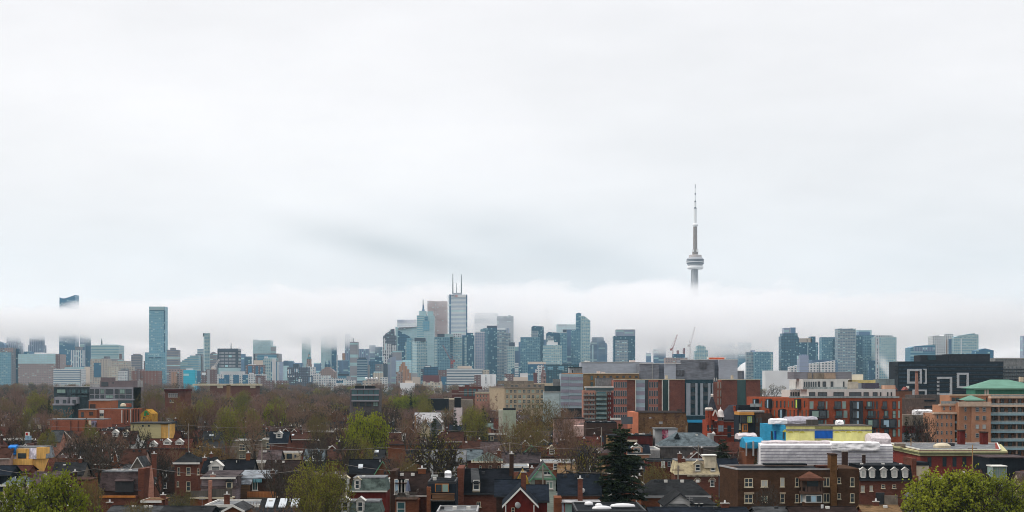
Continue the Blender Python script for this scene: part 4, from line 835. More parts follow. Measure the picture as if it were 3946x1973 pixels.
# ------------------------------------------------------------------ hospital: rear metal volumes
b = Bd('hospital_plant_building','long windowless light grey metal building with stepped roofline above the brick wing',14,-589,1720,905)
mt = wl('metal'); mt2 = plain('wall_metal_pale',(.36,.39,.44),.8,.12,'metal'); dkm = plain('wall_metal_dark',(.16,.18,.22),.8,.2,'metal'); tr = FRM['white']
b.box('long_hall',-589,430,168,None,0,30,mt2); b.box('coping',-592,236,163,170,-.25,.24,tr)
b.box('volume',236,515,190,None,-22,21.9,mt); b.box('volume',515,588,190,None,-20,19.9,dkm); b.box('volume',588,752,190,None,-22,21.9,mt2); b.box('volume',752,1065,190,None,-21.7,21.6,mt)
b.box('volume',820,1065,136,190,-21.5,21,mt); b.box('volume',1065,1300,134,None,-21.6,21.5,mt); b.box('recess',1300,1360,134,None,-18,17.9,dkm); b.box('volume',1360,1628,134,None,-21.4,21.3,mt2); b.box('volume',1628,1692,292,None,-21,20.9,mt); b.box('volume',1692,1720,292,None,-19,18.9,dkm)  # recess: its corner shading is put into the darker metal colour
for u0,u1,v in ((236,820,190),(820,1065,136),(1065,1628,134),(1628,1720,292)): b.box('coping',u0-2,u1+2,v-5,v+1,-22.3,.28,tr)
b.box('corner_post',415,419,195,410,-22.4,.3,tr)
for u0,u1,v0,v1 in ((1090,1186,170,258),(753,871,280,358)):
    o=b.box('louvre',u0,u1,v0,v1,-22.1,.3,plain('louvre_dark',(.09,.09,.1),.6,.2))
    for q in (1,2): b.box('louvre_bar',u0+(u1-u0)*q/3-1.5,u0+(u1-u0)*q/3+1.5,v0,v1,-22.2,.08,mt,b.r)
b.box('roof_box',98,178,140,168,3,6,plain('roof_box_pink',(.6,.5,.45),.8,.1)); b.box('roof_box',-540,-510,145,168,3,3,tr); b.box('roof_box',-500,-470,147,168,3,3,tr)
b.box('orange_roof_unit',1230,1440,105,134,-12,8,plain('paint_orange_red',(.6,.12,.05),.7,.3)); b.box('white_roof_unit',1210,1460,96,122,-10,6,tr); b.box('roof_crane_arm',900,905,150,190,-21,.4,FRM['orange'])
# red brick front wing
b = Bd('hospital_wing','long red brick hospital wing with striped glass bays and a dark glass centre',14,-133,1950,850)
hb = wl('hosp'); sal = plain('wall_salmon_panel',(.33,.13,.095),.85,.2,'brick'); dg = glassy('glass_dark_green',(.012,.055,.055),.15,.6); dn = plain('panel_deep_teal',(.02,.045,.06),.5,.3)
for u0,u1,m_,dy in ((-133,62,sal,0),(62,178,hb,-.3),(365,503,sal,0),(503,555,hb,-.3),(656,820,hb,-.5),(820,878,hb,0),(1283,1405,sal,2.5),(1405,1622,hb,-.5),(1748,1950,hb,-.5)):
    b.box('brick_wall',u0,u1,418,None,dy,20,m_)
for u in (178,555,648): b.box('white_pilaster',u,u+10,415,None,-.8,1.5,tr)
b.box('dark_glass_bay',314,365,418,None,.4,19,GL['dark']); b.box('green_glass_bay',567,648,418,None,.4,19,dg); b.box('green_glass_bay',1622,1748,418,None,.4,19,dg)
lb = plain('glass_stripe_light',(.33,.42,.47),.35,.15,'metal'); ll = plain('glass_stripe_lilac',(.27,.25,.31),.45,.15,'metal')
sb = b.box('striped_bay',188,314,418,None,0,19,lb)
for q in range(5): b.box('lilac_band',189,313,466+q*113,522+q*113,-.06,.3,ll,b.r)
b.box('centre_frame',878,1283,415,None,1,19,dn)
for u0,u1 in ((900,960),(1030,1060),(1100,1140),(1208,1245),(1265,1283)): b.box('grey_fin',u0,u1,466,930,.2,.9,plain('fin_grey',(.27,.3,.34),.6,.12,'vertical'))
for v in (470,590,705,820): dup_wins(b,(995,1175),(v,),64,58,dy=.9,fr='dark',pn='dark',mull='v')
for v in (450,570,685,800,912):
    dup_wins(b,(384,418,452,486),(v,),24,80,dy=-.02,fr='grey',pn='dark',mull='n'); dup_wins(b,(-118,-86,-54,-20,12,44),(v,),24,80,dy=-.02,fr='grey',pn='dark',mull='n')
for v in (450,565,680): dup_wins(b,(1350,1388),(v,),13,85,dy=2.45,fr='cream',pn='pale',mull='n')
b.box('coping',-135,878,408,417,-.9,.5,FRM['cream']); b.box('coping',1283,1952,411,420,-.9,.5,FRM['cream'])
for u in (625,1555): b.box('roof_cowl',u-14,u+14,355,408,2,3,FRM['cream'])
b.box('window_cradle',1290,1345,405,450,-2.5,1.5,mt); b.box('cradle_arm',1300,1306,388,430,-3,.4,tr); b.box('cradle_arm',1325,1331,388,430,-3,.4,tr)
b.box('lower_roof_unit',775,840,835,880,-14,4,wl('brown'))
# yellow brick wing
b = Bd('yellow_brick_wing','yellow brick building with a row of small dark windows under the metal hall',13,1645,2440,880)
b.box('wall',1645,2440,335,None,0,4,wl('yellowbrick')); b.box('coping',1640,2440,326,335,-.3,.6,FRM['cream'])
dup_wins(b,(1858,1945,2037,2130,2220,2310,2400),(362,),34,26,fr='dark',pn='dark',mull='v'); dup_wins(b,(1767,),(362,452),34,58,fr='dark',pn='teal',mull='h')
b.box('roof_unit',1840,1890,292,327,.5,2.5,plain('roof_box_pink')) if 0 else b.box('roof_unit',1840,1890,292,327,.5,2.5,MATS['roof_box_pink']); b.box('roof_unit',1905,1960,305,327,.5,2.5,MATS['roof_box_pink'])
b = Bd('concrete_box','plain stained concrete box in front of the yellow brick wing',13,1825,2080,866)
b.box('wall',1825,2082,395,None,0,10,wl('conc')); b.box('coping',1822,2084,391,396,-.2,.4,FRM['grey'])
b = Bd('grey_penthouse','light grey concrete rooftop box with dark roof beside the striped glass block',13,1445,1635,884)
b.box('wall',1520,1632,243,None,0,12,wl('conc')); b.box('wall',1445,1520,240,None,.6,12,plain('wall_conc_light',(.38,.39,.4),.85,.15)); b.box('roof_slab',1440,1636,233,243,-.4,13,dn); b.box('door',1490,1503,278,318,.4,.2,FRM['dark'])
# striped glass block
b = Bd('striped_glass_block','blue glass office block with horizontal grey stripes',13,1328,1645,846)
b.box('glass_body',1328,1450,330,820,0,25,lb); b.box('glass_body',1450,1645,334,820,-1.2,26,lb); b.box('dark_base',1420,1645,820,None,2,20,GL['dark'])
for q in range(5):
    v = 375+q*90; b.box('grey_stripe',1328,1449,v,v+45,-.12,.4,ll); b.box('grey_stripe',1451,1644,v+2,v+48,-1.3,.4,ll)
b.box('shadow_gap',1450,1643,640,662,-1.28,.5,dn); b.box('railing',1340,1640,322,331,.5,.1,FRM['orange'])
for q in range(11): b.box('mullion',1345+q*28,1347+q*28,335,820,-1.42 if 1345+q*28>1450 else -.22,.1,FRM['grey'])
b.box('low_glass_wing',1085,1326,592,None,.8,20,plain('glass_pale_grey',(.36,.44,.45),.35,.2,'metal')); b.box('wing_roof_edge',1083,1328,586,594,.5,.4,FRM['white'])
b.box('dark_screen',1100,1325,505,588,4,8,plain('panel_near_black',(.02,.03,.035),.5,.3)); b.box('pale_block',1220,1326,405,505,9,8,wl('conc')); b.box('slim_mast',1312,1315,620,800,-.3,.15,FRM['dark'])
# brick apartments with scaffold-like balconies
b = Bd('balcony_apartments','mid rise brick apartments covered in grey mesh balconies, right of the striped glass block',13,1648,2082,800)
b.box('wall',1648,1820,570,None,0,18,wl('salmon')); b.box('wall',1820,1992,595,None,.8,18,wl('beige')); b.box('wall',1992,2078,600,None,0,18,wl('red')); b.box('top_storey',1690,2080,528,572,3,14,GL['teal']); b.box('roof_slab',1680,2084,516,529,1.5,16,FRM['white']); 
for q in range(6):
    v = 600+q*66
    dup_wins(b,(1672,1702,1748,1790),(v,),16,40,fr='dark',pn='dark',mull='n'); dup_wins(b,(2010,2032),(v,),12,34,fr='dark',pn='pale',mull='n')
    b.box('balcony',1650,1722,v+26,v+50,-1.4,1.35,plain('balcony_mesh',(.2,.2,.19),.8,.3)); b.box('balcony',1732,1815,v+26,v+50,-1.4,1.35,MATS['balcony_mesh']); b.box('balcony',1830,1980,v+14,v+42,-1.2,1.9,plain('balcony_glass',(.16,.22,.22),.3,.3)); b.box('window_strip',1845,1965,v-14,v+12,.6,.3,GL['teal'])
b.box('canopy',2030,2180,960,985,-2,3,FRM['white'])
# ------------------------------------------------------------------ beige warehouse
b = Bd('beige_warehouse','long beige brick warehouse with rows of large dark windows',13,315,1240,1225)
D0=1225; cr=b.X(530); bl=b.X(315,70); be_=plain('wall_warehouse',(.36,.28,.19),.85,.2,'brick')
MB().prism([(bl,70),(cr,0),(b.X(1100),0),(b.X(1240,60),60)],0,b.Z(522)).build('wall', be_, b.r)
MB().prism([(bl-.5,70.5),(cr-.3,-.6),(b.X(1103),-.6),(b.X(1103),1.2),(cr+1,1.2),(bl+1,71)],b.Z(532),b.Z(516)).build('cornice', plain('cornice_stone',(.25,.2,.16),.8,.2), b.r)
for q,u in enumerate((570,622,683,745,810,873,935,1000,1060)):
    for v in (558,635,702,770): b.win(u,v,32 if q<2 else 40,46,fr='cream',pn='dark' if (q*7+v)%3 else 'green',mull='x')
for q in range(11):
    u=330+q*17.5; dy=70*(1-(u-315)/215)
    for v in (545,625,705): b.box('pilaster',u,u+7,v-20,v+45,dy-.9,.5,plain('stone_pale',(.45,.38,.28),.8,.15))
b.box('rooftop_storey',430,950,432,478,24,20,wl('beige')); b.box('rooftop_storey',560,1100,478,522,8,14,wl('beige')); b.box('rooftop_storey',950,1215,468,None,20,20,plain('stone_pale'))if 0 else b.box('rooftop_storey',950,1215,468,None,20,20,MATS['stone_pale'])
for u in (640,700,880,960,1030): b.box('roof_window',u-18,u+18,495,515,7.8,.3,GL['dark'])
b.box('roof_shed',530,570,395,440,30,6,FRM['white']); b.box('roof_tent',575,660,432,460,26,5,plain('sheet_white',(.66,.66,.68),.8,.12))
b = Bd('low_brick_institution','reddish brick institution with pale parapet just left of the beige warehouse',13,110,315,1180)
b.box('wall',112,312,612,None,0,25,wl('salmon')); b.box('parapet',108,315,592,614,-.4,.8,plain('stone_pale')) if 0 else b.box('parapet',108,315,592,614,-.4,.8,MATS['stone_pale']); b.box('roof_plant',155,305,556,592,5,10,wl('conc'))
dup_wins(b,(150,190,230,270),(635,690),20,28,fr='cream',pn='dark')
b = Bd('arched_brick_factory','dark red brick factory with tall arched glass windows',12,2110,2560,1400)
b.box('wall',2215,2560,352,None,0,30,wl('redbrick')); b.box('low_wing',2110,2230,405,None,1,20,wl('redbrick')); b.box('roof_box',2305,2375,325,352,6,14,wl('redbrick'))
dup_wins(b,(2318,2390,2455,2520),(382,),44,110,fr='dark',pn='teal',mull='x'); b.box('string_course',2112,2500,458,463,-.3,.4,FRM['white']); b.box('string_course',2215,2500,418,422,-.3,.4,FRM['white'])
# ------------------------------------------------------------------ black building with white frames
b = Bd('black_framed_building','wide black apartment building with large white square frames on its front',7,890,2052,1232)
bk=plain('wall_black_panel',(.012,.014,.02),.5,.4,'metal'); bk2=plain('wall_black_brick',(.024,.023,.029),.7,.4,'brick')
b.box('body',890,2052,552,None,0,30,bk); b.box('upper_block',1135,1460,482,552,4,20,bk2); b.box('upper_block',1460,1902,470,552,3,22,bk2); b.box('roof_screen',1215,1308,484,535,3.4,1,dn)
for q in range(9):
    v=578+q*44
    b.box('window_strip',1225,2045,v,v+20,-.35,.3,plain('strip_black_glass',(.02,.033,.052),.25,.8,'vertical')); b.box('slab_edge',1215,2050,v+24,v+33,-1.1,1.05,bk2 if q%2 else plain('slab_edge_dark',(.035,.033,.04),.8,.2))
    b.box('window_strip',900,1205,v+4,v+24,-.3,.25,MATS['strip_black_glass'])
for v in (598,640,685): b.box('side_balcony',858,890,v,v+14,1,6,bk2)
def frame(u0,u1,v0,v1,t=22,open_=''):
    m_=MB(); z=lambda v:b.Z(v); x=lambda u:b.X(u); y0,y1=-2.2,-.02
    if 'b' not in open_: m_.box(x(u0),x(u1),y0,y1,z(v1),z(v1-t))
    if 't' not in open_: m_.box(x(u0),x(u1),y0,y1,z(v0+t),z(v0))
    if 'l' not in open_: m_.box(x(u0),x(u0+t),y0,y1,z(v1)+(.001 if 'b' in open_ else b.m(t)),z(v0+t))
    if 'r' not in open_: m_.box(x(u1-t),x(u1),y0,y1,z(v1)+(.001 if 'b' in open_ else b.m(t)),z(v0+t))
    m_.build('white_frame',plain('frame_stone_white',(.42,.43,.45),.7,.15),b.r)
frame(988,1144,636,796); frame(1168,1198,634,798,open_='l',t=14); frame(1315,1478,722,925); frame(1534,1661,677,845); frame(1045,1198,862,1000,t=18)
for q in range(5): b.box('balcony_stack',1322,1345,748+q*42,766+q*42,-2.4,2,bk2); b.box('balcony_stack',1168-60,1168-40,665+q*30,675+q*30,-2.2,1.8,bk2)
b = Bd('brick_chimney','tall tapered red brick chimney in front of the black framed building',7,1076,1126,1050,cat='chimney')
w=b.m(48)/2; b2=MB(); z0,z1=0,b.Z(664); 
b2.prism([(-w,0),(w,0),(w,2*w),(-w,2*w)],0,z0+.1); b2=MB()
for i in range(4):
    P0=[(-w,0),(w,0),(w,2*w),(-w,2*w)]; P1=[(-w*.55,w*.45),(w*.45,w*.45),(w*.45,w*1.5),(-w*.55,w*1.5)]; j=(i+1)%4
    b2.quad((*P0[i],0),(*P0[j],0),(*P1[j],z1),(*P1[i],z1))
b2.quad(*[(*p,z1) for p in P1]); b2.build('stack',wl('salmon'),b.r); MB().box(-w*.62,w*.52,w*.4,w*1.56,z1-1,z1+.3).build('cap',wl('brick'),b.r)
b = Bd('beige_apartments','beige grey apartment building behind the black one at the right edge',7,1960,2300,1400)
b.box('wall',1960,2300,515,None,0,20,wl('conc')); b.box('roof_edge',1955,2300,512,519,-.5,.6,FRM['white'])
for q in range(4): dup_wins(b,(2065,2105,2150,2195,2240),(605+q*38,),26,24,fr='grey',pn='dark'); b.box('balcony',2040,2290,632+q*38,640+q*38,-1.5,1.45,bk2)
b = Bd('brown_low_building','low wide brown building with dark slot window left of the orange apartments',7,930,1390,800)
b.box('wall',1075,1390,922,None,6,20,wl('taupe')); b.box('wall',930,1300,958,None,0,20,plain('wall_brown_panel',(.11,.075,.062),.85,.2)); b.box('slot_window',1180,1312,975,993,-.3,.3,bk); b.box('slot_window',1180,1312,1045,1060,-.3,.3,bk); b.box('lower_block',1240,1370,1068,None,-8,8,wl('taupe'))
b = Bd('brick_gable_pair','red brick block with small peaked roofs in front of the black building',7,862,1042,1000)
b.box('wall',862,1042,878,None,0,18,wl('orange')); b.box('coping',860,1044,872,879,-.3,.5,bk2)
for u0,u1 in ((852,905),(972,1025)):
    MB().profile([(b.X(u0),b.Z(870)),(b.X(u1),b.Z(870)),((b.X(u0)+b.X(u1))/2,b.Z(832))],4,12).build('peaked_roof',plain('roof_red_tile',(.22,.07,.06),.8,.3,'shingle'),b.r)
b.box('roof_vent_box',988,1012,822,850,6,2,FRM['white'])
# ------------------------------------------------------------------ red brick condo with white upper floors
b = Bd('red_condo','large orange red brick apartment block with white set back upper floors and dark balconies',25,585,2112,520)
ob=plain('wall_condo_brick',(.27,.065,.03),.85,.22,'brick'); ww_=plain('wall_condo_white',(.5,.5,.48),.8,.1,'vertical'); dkf=plain('frame_near_black',(.035,.037,.043),.6,.2)
xc=b.X(1130); zt=b.Z(92); dl=26; xl=b.X(575,dl)
MB().prism([(xc,0),(b.X(2112),0),(b.X(2112),24),(xl,dl+20),(xl,dl)],0,zt).build('brick_body',ob,b.r)
L_=math.hypot(xc-xl,dl); ang=math.atan2(-dl,xc-xl)
def leftp(u): t=(u-585)/(1130-585); return xl+(xc-xl)*t, dl*(1-t)
cols=[(1163,40,'P'),(1266,66,'B'),(1321,17,'P'),(1439,70,'B'),(1505,40,'P'),(1637,120,'F'),(1770,60,'B'),(1814,16,'D'),(1849,18,'D'),(1932,48,'B'),(2030,36,'T'),(2081,20,'P')]
rr=random.Random(3)
for r_ in range(4):
    v=128+r_*97; sh=(0,14,-10,18)[r_]
    for i,(u,w_,ty) in enumerate(cols):
        u2=u+(sh if ty in 'PDB' and 1250<u<1990 else 0)
        if ty=='B':
            if r_==2 and i in(7,10): ty='F'
            b.win(u2,v,w_,76,fr='dark',pn='dark' if rr.random()<.6 else 'teal',mull='v'); b.box('balcony',u2-w_/2-3,u2+w_/2+3,v+52,v+80,-1.2,1.1,plain('balcony_rail',(.05,.055,.06),.5,.5,'vertical'))
            if rr.random()<.45: b.box('blind_panel',u2-w_*.2,u2+w_*.12,v+4,v+70,-.16,.08,GL['green'])
        elif ty=='P': b.win(u2,v,w_,76,fr='grey',pn='green',mull='n')
        elif ty=='D': b.win(u2,v,w_,80,fr='dark',pn='dark',mull='n')
        elif ty=='T': b.win(u2,v,w_,80,fr='dark',pn=('dark','green','pale','green')[r_],mull='h')
        else:
            b.box('dark_box',u2-w_*.56,u2+w_*.56,v-8,v+90,-.9,.85,dkf); b.win(u2-20,v+4,46,74,dy=-.95,fr='dark',pn='dark',mull='v'); b.win(u2+12,v+4,22,74,dy=-.98,fr='grey',pn='blue',mull='n')
for (u0,u1,v0,v1,pn) in ((1145,1330,215,308,'green'),(1735,1870,312,405,'green'),(1897,2058,312,410,'blue')):
    b.box('dark_box',u0,u1,v0,v1,-1,.95,dkf); b.box('panel',u0+25,(u0+u1)/2,v0+14,v1-14,-1.1,.2,GL[pn]); b.box('panel',(u0+u1)/2+12,u1-18,v0+12,v1-12,-1.12,.2,GL['dark'])
for r_ in range(4):
    for i in range(13):
        u=612+i*40+((r_*17)%20); 
        if u>1110: continue
        x,y=leftp(u); v=118+r_*97
        k=rr.random(); w_=b.m(24 if k<.5 else 13); h_=b.m(72); z_=b.Z(v+72,y)
        win(b.r,x,z_,w_,h_,y-.05,'dark','dark' if k<.75 else 'green','n',ang)
for u,r_,pn in ((605,0,'blue'),(745,0,'blue'),(1040,0,'yellow'),(885,1,'blue'),(880,3,'pale')):
    x,y=leftp(u); v=102+r_*105; z0,z1=b.Z(v+100,y),b.Z(v,y); w_=b.m(66)/2
    d_=MB().box(-w_,w_,-1.2,-.1,0,z1-z0).build('dark_box',dkf,b.r,loc=(x,y,z0)); d_.rotation_euler=(0,0,ang)
    p_=MB().box(-w_*.1,w_*.55,-1.3,-1.205,.25,z1-z0-.25).build('panel',FRM['lime'] if pn=='yellow' else GL[pn],d_)
b.box('railing',1130,2085,74,92,-.2,.08,plain('rail_glass',(.25,.28,.28),.3,.3)); 
# white floors (window 7 / 6 readings through their own frame)
q7=Bd.__new__(Bd); q7.ox,q7.oy,q7.k=ZW[7]; q7.D=520; q7.cx=b.cx; q7.g=b.g; q7.r=b.r
q7.box('white_storey',-90,862,858,955,3,17,ww_); q7.box('white_storey',-160,335,745,860,7,12,ww_); MB().box(q7.X(-310,24),q7.X(-88,24),22,40,q7.Z(955),q7.Z(866,22)).build('white_storey',ww_,b.r)
MB().box(q7.X(-255,30),q7.X(-158,30),26,40,q7.Z(858),q7.Z(752,26)).build('white_storey',ww_,b.r)
for u,w_ in ((55,100),(235,118),(417,135),(537,56),(636,54),(697,13),(775,15),(815,15),(-60,70)): q7.win(u,892,w_,55,dy=2.95,fr='dark',pn='dark',mull='v')
for u,w_ in ((10,8),(22,8),(75,34),(160,28),(290,14)): q7.win(u,772,w_,78,dy=6.95,fr='dark',pn='dark',mull='n')
for i in range(7): MB().box(q7.X(-240+i*22,26),q7.X(-228+i*22,26),25.8,26,q7.Z(850,26),q7.Z(780,26)).build('window_gap',GL['dark'],b.r)
for i in range(8): MB().box(q7.X(-300+i*27,22),q7.X(-284+i*27,22),21.8,22,q7.Z(945,22),q7.Z(890,22)).build('window_gap',GL['dark'],b.r)
for i in range(6): q7.box('window_gap',-150+i*25,-135+i*25,775,845,6.85,.2,GL['dark'])
q7.box('terrace_rail',-160,330,832,858,4.2,.06,MATS['rail_glass']); q7.box('terrace_rail',-310,900,935,955,.3,.06,MATS['rail_glass'])
q7.box('penthouse',-262,378,668,745,14,12,plain('wall_pent_grey',(.17,.17,.19),.8,.15,'metal')); q7.box('penthouse_tan',-105,-60,680,742,13.6,.5,wl('beige'));q7.box('penthouse_tan',-45,70,680,742,13.6,.5,wl('beige')); q7.box('penthouse_tan',76,200,680,742,13.5,.5,plain('wall_tan_panel',(.27,.2,.15),.8,.15))
q7.box('roof_hut',340,450,775,852,6,8,plain('wall_hut_stone',(.4,.36,.3),.85,.2)); q7.box('roof_plant',530,680,790,850,9,6,plain('plant_purple_black',(.06,.055,.08),.7,.3)); q7.box('yellow_roof',380,640,757,790,16,6,plain('panel_straw',(.55,.45,.2),.8,.15)); q7.box('tan_unit',740,860,815,858,5,5,wl('salmon')) if 0 else q7.box('tan_unit',740,860,815,858,5,5,plain('wall_tan_unit',(.45,.28,.2),.8,.1))
q7.box('white_unit',380,505,695,757,22,6,FRM['white']); q7.box('grey_unit',670,850,745,815,20,8,plain('unit_grey_teal',(.16,.2,.21),.6,.3,'vertical'))
# ------------------------------------------------------------------ orange brick apartments and green roofs
b = Bd('orange_apartments','orange brick apartment building with pale blue balcony bands at the right edge',26,765,1900,586)
pc=plain('wall_peach_brick',(.37,.19,.115),.85,.15,'brick'); tb=plain('balcony_teal',(.22,.33,.37),.6,.12); cc_=plain('cornice_tan',(.5,.38,.29),.8,.15)
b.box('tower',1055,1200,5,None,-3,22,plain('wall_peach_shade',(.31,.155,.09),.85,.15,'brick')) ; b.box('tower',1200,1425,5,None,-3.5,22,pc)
b.box('cornice',1050,1430,0,52,-3.8,22.5,cc_) if 0 else b.box('cornice',1050,1430,-5,50,-4,.45,cc_)
b.box('left_wing',765,1003,132,None,0,16,pc); b.box('wing_cornice',760,1055,118,140,-.4,3,cc_); b.box('upper_wing',840,1055,35,125,2.5,12,pc); b.box('wing_cornice',835,1056,22,40,2.2,3,cc_); b.box('balcony_recess',1003,1056,132,None,2,10,wl('brown'))
b.box('recess_wall',1425,1900,-70,None,1.8,18,pc)
dup_wins(b,(800,850,908,960),(150,240,335,430),21,44,fr='grey',pn='dark'); dup_wins(b,(876,950),(50,),22,44,dy=2.45,fr='grey',pn='dark')
for q,v in enumerate((60,160,262,365,465)):
    b.win(1128,v,22,50,dy=-3.05,fr='grey',pn='dark'); b.win(1267,v,40,50,dy=-3.55,fr='grey',pn='dark' if q!=2 else 'pale'); 
    if q<3: b.win(1348,v,40,50,dy=-3.55,fr='grey',pn='dark' if q!=2 else 'pale')
for q,v in enumerate((-70,30,132,234,336,436,536)):
    b.box('balcony_band',1425,1900,v,v+24,-1.2,3,tb if q>1 else cc_); b.box('balcony_glass',1427,1900,v-18,v,-1.1,.06,MATS['rail_glass'])
    dup_wins(b,(1460,1560,1650,1765,1830),(v+32,),48 if q%2 else 36,60,dy=1.75,fr='dark',pn='teal' if q%2 else 'dark',mull='v')
    if q>1: b.box('balcony_band',1003,1054,v-12,v+14,.2,1.7,tb)
    for u in (1518,1728): b.box('divider',u,u+7,v+24,v+84,-1,2.75,plain('divider_tan',(.42,.3,.24),.8,.1))
# rooftop storey and green hip roofs
q=Bd.__new__(Bd); q.ox,q.oy,q.k=ZW[7]; q.D=586; q.cx=b.cx; q.g=b.g; q.r=b.r
q.box('top_storey',1460,2500,925,1040,6,14,pc); q.box('top_cornice',1455,2500,915,928,5.6,.5,cc_); 
for u in (1500,1545,1880,1990,2085,2200): q.win(u,950,40,50,dy=5.95,fr='dark',pn='dark',mull='v')
for u in (1940,2150): q.box('slanted_divider',u,u+12,940,1010,3.5,2.4,MATS['divider_tan'])
q.box('terrace_rail',1365,1565,990,1018,1,.06,MATS['rail_glass'])
gr=plain('roof_copper_green',(.12,.24,.185),.7,.15,'metal'); gw=plain('wall_copper_green',(.04,.16,.115),.7,.15,'vertical')
q.box('green_storey',1742,2500,853,916,9,12,gw)
for u in (1852,1880): q.win(u,863,20,50,dy=8.95,fr='white',pn='pale',mull='n')
def hip(bd,u0,u1,r0,r1,vr,ve,y0,dep,name,mat,par=None):
    zr,ze=bd.Z(vr,y0+dep/2),bd.Z(ve,y0); X0,X1=bd.X(u0,y0),bd.X(u1,y0); R0,R1=bd.X(r0,y0),bd.X(r1,y0); m_=MB(); Y=y0+dep/2
    a,b_,c,d=(X0,y0,ze),(X1,y0,ze),(X1,y0+dep,ze),(X0,y0+dep,ze); p,q_=(R0,Y,zr),(R1,Y,zr)
    m_.quad(a,b_,q_,p); m_.quad(c,d,p,q_); m_.quad(d,a,p); m_.quad(b_,c,q_); m_.quad(d,c,b_,a)
    m_.box(X0-.1,X1+.1,y0-.1,y0+.05,ze-.35,ze+.12)
    return m_.build(name,mat,par or bd.r)
hip(q,1732,2560,1985,2190,752,850,8,18,'green_hip_roof',gr); hip(q,1620,1852,1728,1738,926,978,-2.5,10,'small_green_roof',gr); q.box('roof_base',1640,1835,978,1006,-1.5,8,cc_)
q.box('roof_vent',2238,2275,722,775,16,2,cc_)
# ------------------------------------------------------------------ cornice building
b = Bd('cornice_building','low red brick building with broad cream cornice and wide flat grey roof',26,275,1545,430)
xc=b.X(600); xl=b.X(240,45); zt=b.Z(556); pts=[(xc,0),(b.X(1535),0),(b.X(1500,45),45),(xl,45)]
def off(p,e): return [(p[0][0]-e*.5,p[0][1]-e),(p[1][0]+e,p[1][1]-e),(p[2][0]+e,p[2][1]+e),(p[3][0]-e,p[3][1]+e*.2)]
MB().prism(pts,0,zt).build('wall',plain('wall_deep_red',(.2,.04,.03),.85,.2,'brick'),b.r)
cm_=plain('cornice_cream_green',(.42,.4,.22),.8,.15)
MB().prism(off(pts,.7),b.Z(628),b.Z(606)).build('cornice',cm_,b.r); MB().prism(off(pts,1.1),b.Z(604),b.Z(590)).build('cornice',plain('cornice_olive',(.25,.27,.15),.8,.15),b.r); MB().prism(off(pts,1.5),b.Z(589),b.Z(572)).build('cornice',cm_,b.r)
MB().prism(off(pts,-.9),zt-.3,zt+.02).build('flat_roof',rf('flatgrey'),b.r)
m_=MB()
for i in range(4):
    p,n_=pts[i],pts[(i+1)%4]; m_.tube((p[0],p[1],zt),(n_[0],n_[1],zt),.22,n=4)
m_.build('coping',FRM['white'],b.r)
for u in (705,882,999,1115,1232): b.win(u,645,44,110,fr='dark',pn='dark',mull='h')
for u,w_ in ((860,90),(965,75)): b.box('roof_unit',u-w_/2,u+w_/2,480,530,22,4,plain('unit_black',(.05,.05,.055),.7,.3))
MB().lathe([(2.3,0),(2.3,.6),(1.6,1.1),(.2,1.3)],14).build('roof_cowl',FRM['cream'],b.r,loc=(b.X(853,12),12,zt))
b.box('roof_screen',322,425,487,520,20,3,wl('beige'))
for u0,u1,v in ((1065,1126,325),(1328,1394,345)):
    b.box('brick_stack',u0,u1,v+14,540,34,3,wl('salmon') if 0 else wl('red')); b.box('stack_cap',u0-4,u1+4,v,v+14,33.7,3.6,wl('darkbrick'))
b = Bd('dark_shop','black flat roofed building behind the green tree at the right edge',26,1405,1900,400)
b.box('wall',1405,1900,655,None,0,14,wl('black')); b.box('roof_edge',1400,1900,645,657,-.2,14.3,rf('mauve'))
b = Bd('glazed_shed','small white framed glass shed in front of the black building',26,1445,1615,372)
b.box('wall',1445,1615,760,None,0,4,GL['green']); 
for i in range(7): b.box('frame_bar',1445+i*27,1450+i*27,752,None,-.15,.14,FRM['grey'])
b.box('roof_edge',1440,1620,745,758,-.4,4.6,FRM['white'])
# ------------------------------------------------------------------ Victorian hall
b = Bd('brick_hall','ornate red brick hall with slate cone turret and white bell shaped dome',14,1180,1650,560)
vb=plain('wall_hall_brick',(.27,.055,.028),.85,.25,'brick'); sl=plain('roof_hall_slate',(.035,.036,.045),.9,.3,'shingle'); st=plain('stone_white',(.6,.55,.5),.7,.15)
b.box('wall',1215,1645,1000,None,3,18,vb); hip(b,1425,1800,1560,1700,775,985,2.5,19,'main_roof',sl)
rad=b.m(66); cx_,cy_=b.X(1252),3
MB().lathe([(rad,0),(rad,b.Z(862))],12,cx_,cy_).build('round_turret',vb,b.r); cx2=b.X(1280)
MB().lathe([(b.m(84),b.Z(858)),(b.m(70),b.Z(835)),(.25,b.Z(652))],10,cx2,3).build('cone_roof',sl,b.r); MB().lathe([(.5,b.Z(656)),(.35,b.Z(636)),(.55,b.Z(632)),(.1,b.Z(618))],8,cx2,3).build('finial',st,b.r)
for u in (1190,1232): MB().lathe([(.75,b.Z(850)),(.9,b.Z(830)),(.6,b.Z(812)),(.6,b.Z(806))],8,b.X(u),-2).build('chimney_pot',st,b.r); b.box('chimney',u-12,u+14,850,960,-2.6,1.5,vb)
MB().lathe([(b.m(46),b.Z(1180)),(b.m(46),b.Z(1000))],8,b.X(1390),1).build('bay',vb,b.r); MB().lathe([(b.m(42),b.Z(1000)),(b.m(42),b.Z(946))],8,b.X(1390),1).build('bay_lantern',FRM['grey'],b.r)
MB().lathe([(b.m(56),b.Z(946)),(b.m(50),b.Z(934)),(b.m(42),b.Z(900)),(b.m(40),b.Z(872)),(b.m(30),b.Z(850)),(b.m(12),b.Z(838)),(b.m(5),b.Z(826)),(.1,b.Z(808))],14,b.X(1390),1).build('bell_dome',plain('dome_white',(.72,.7,.68),.6,.08),b.r,True)
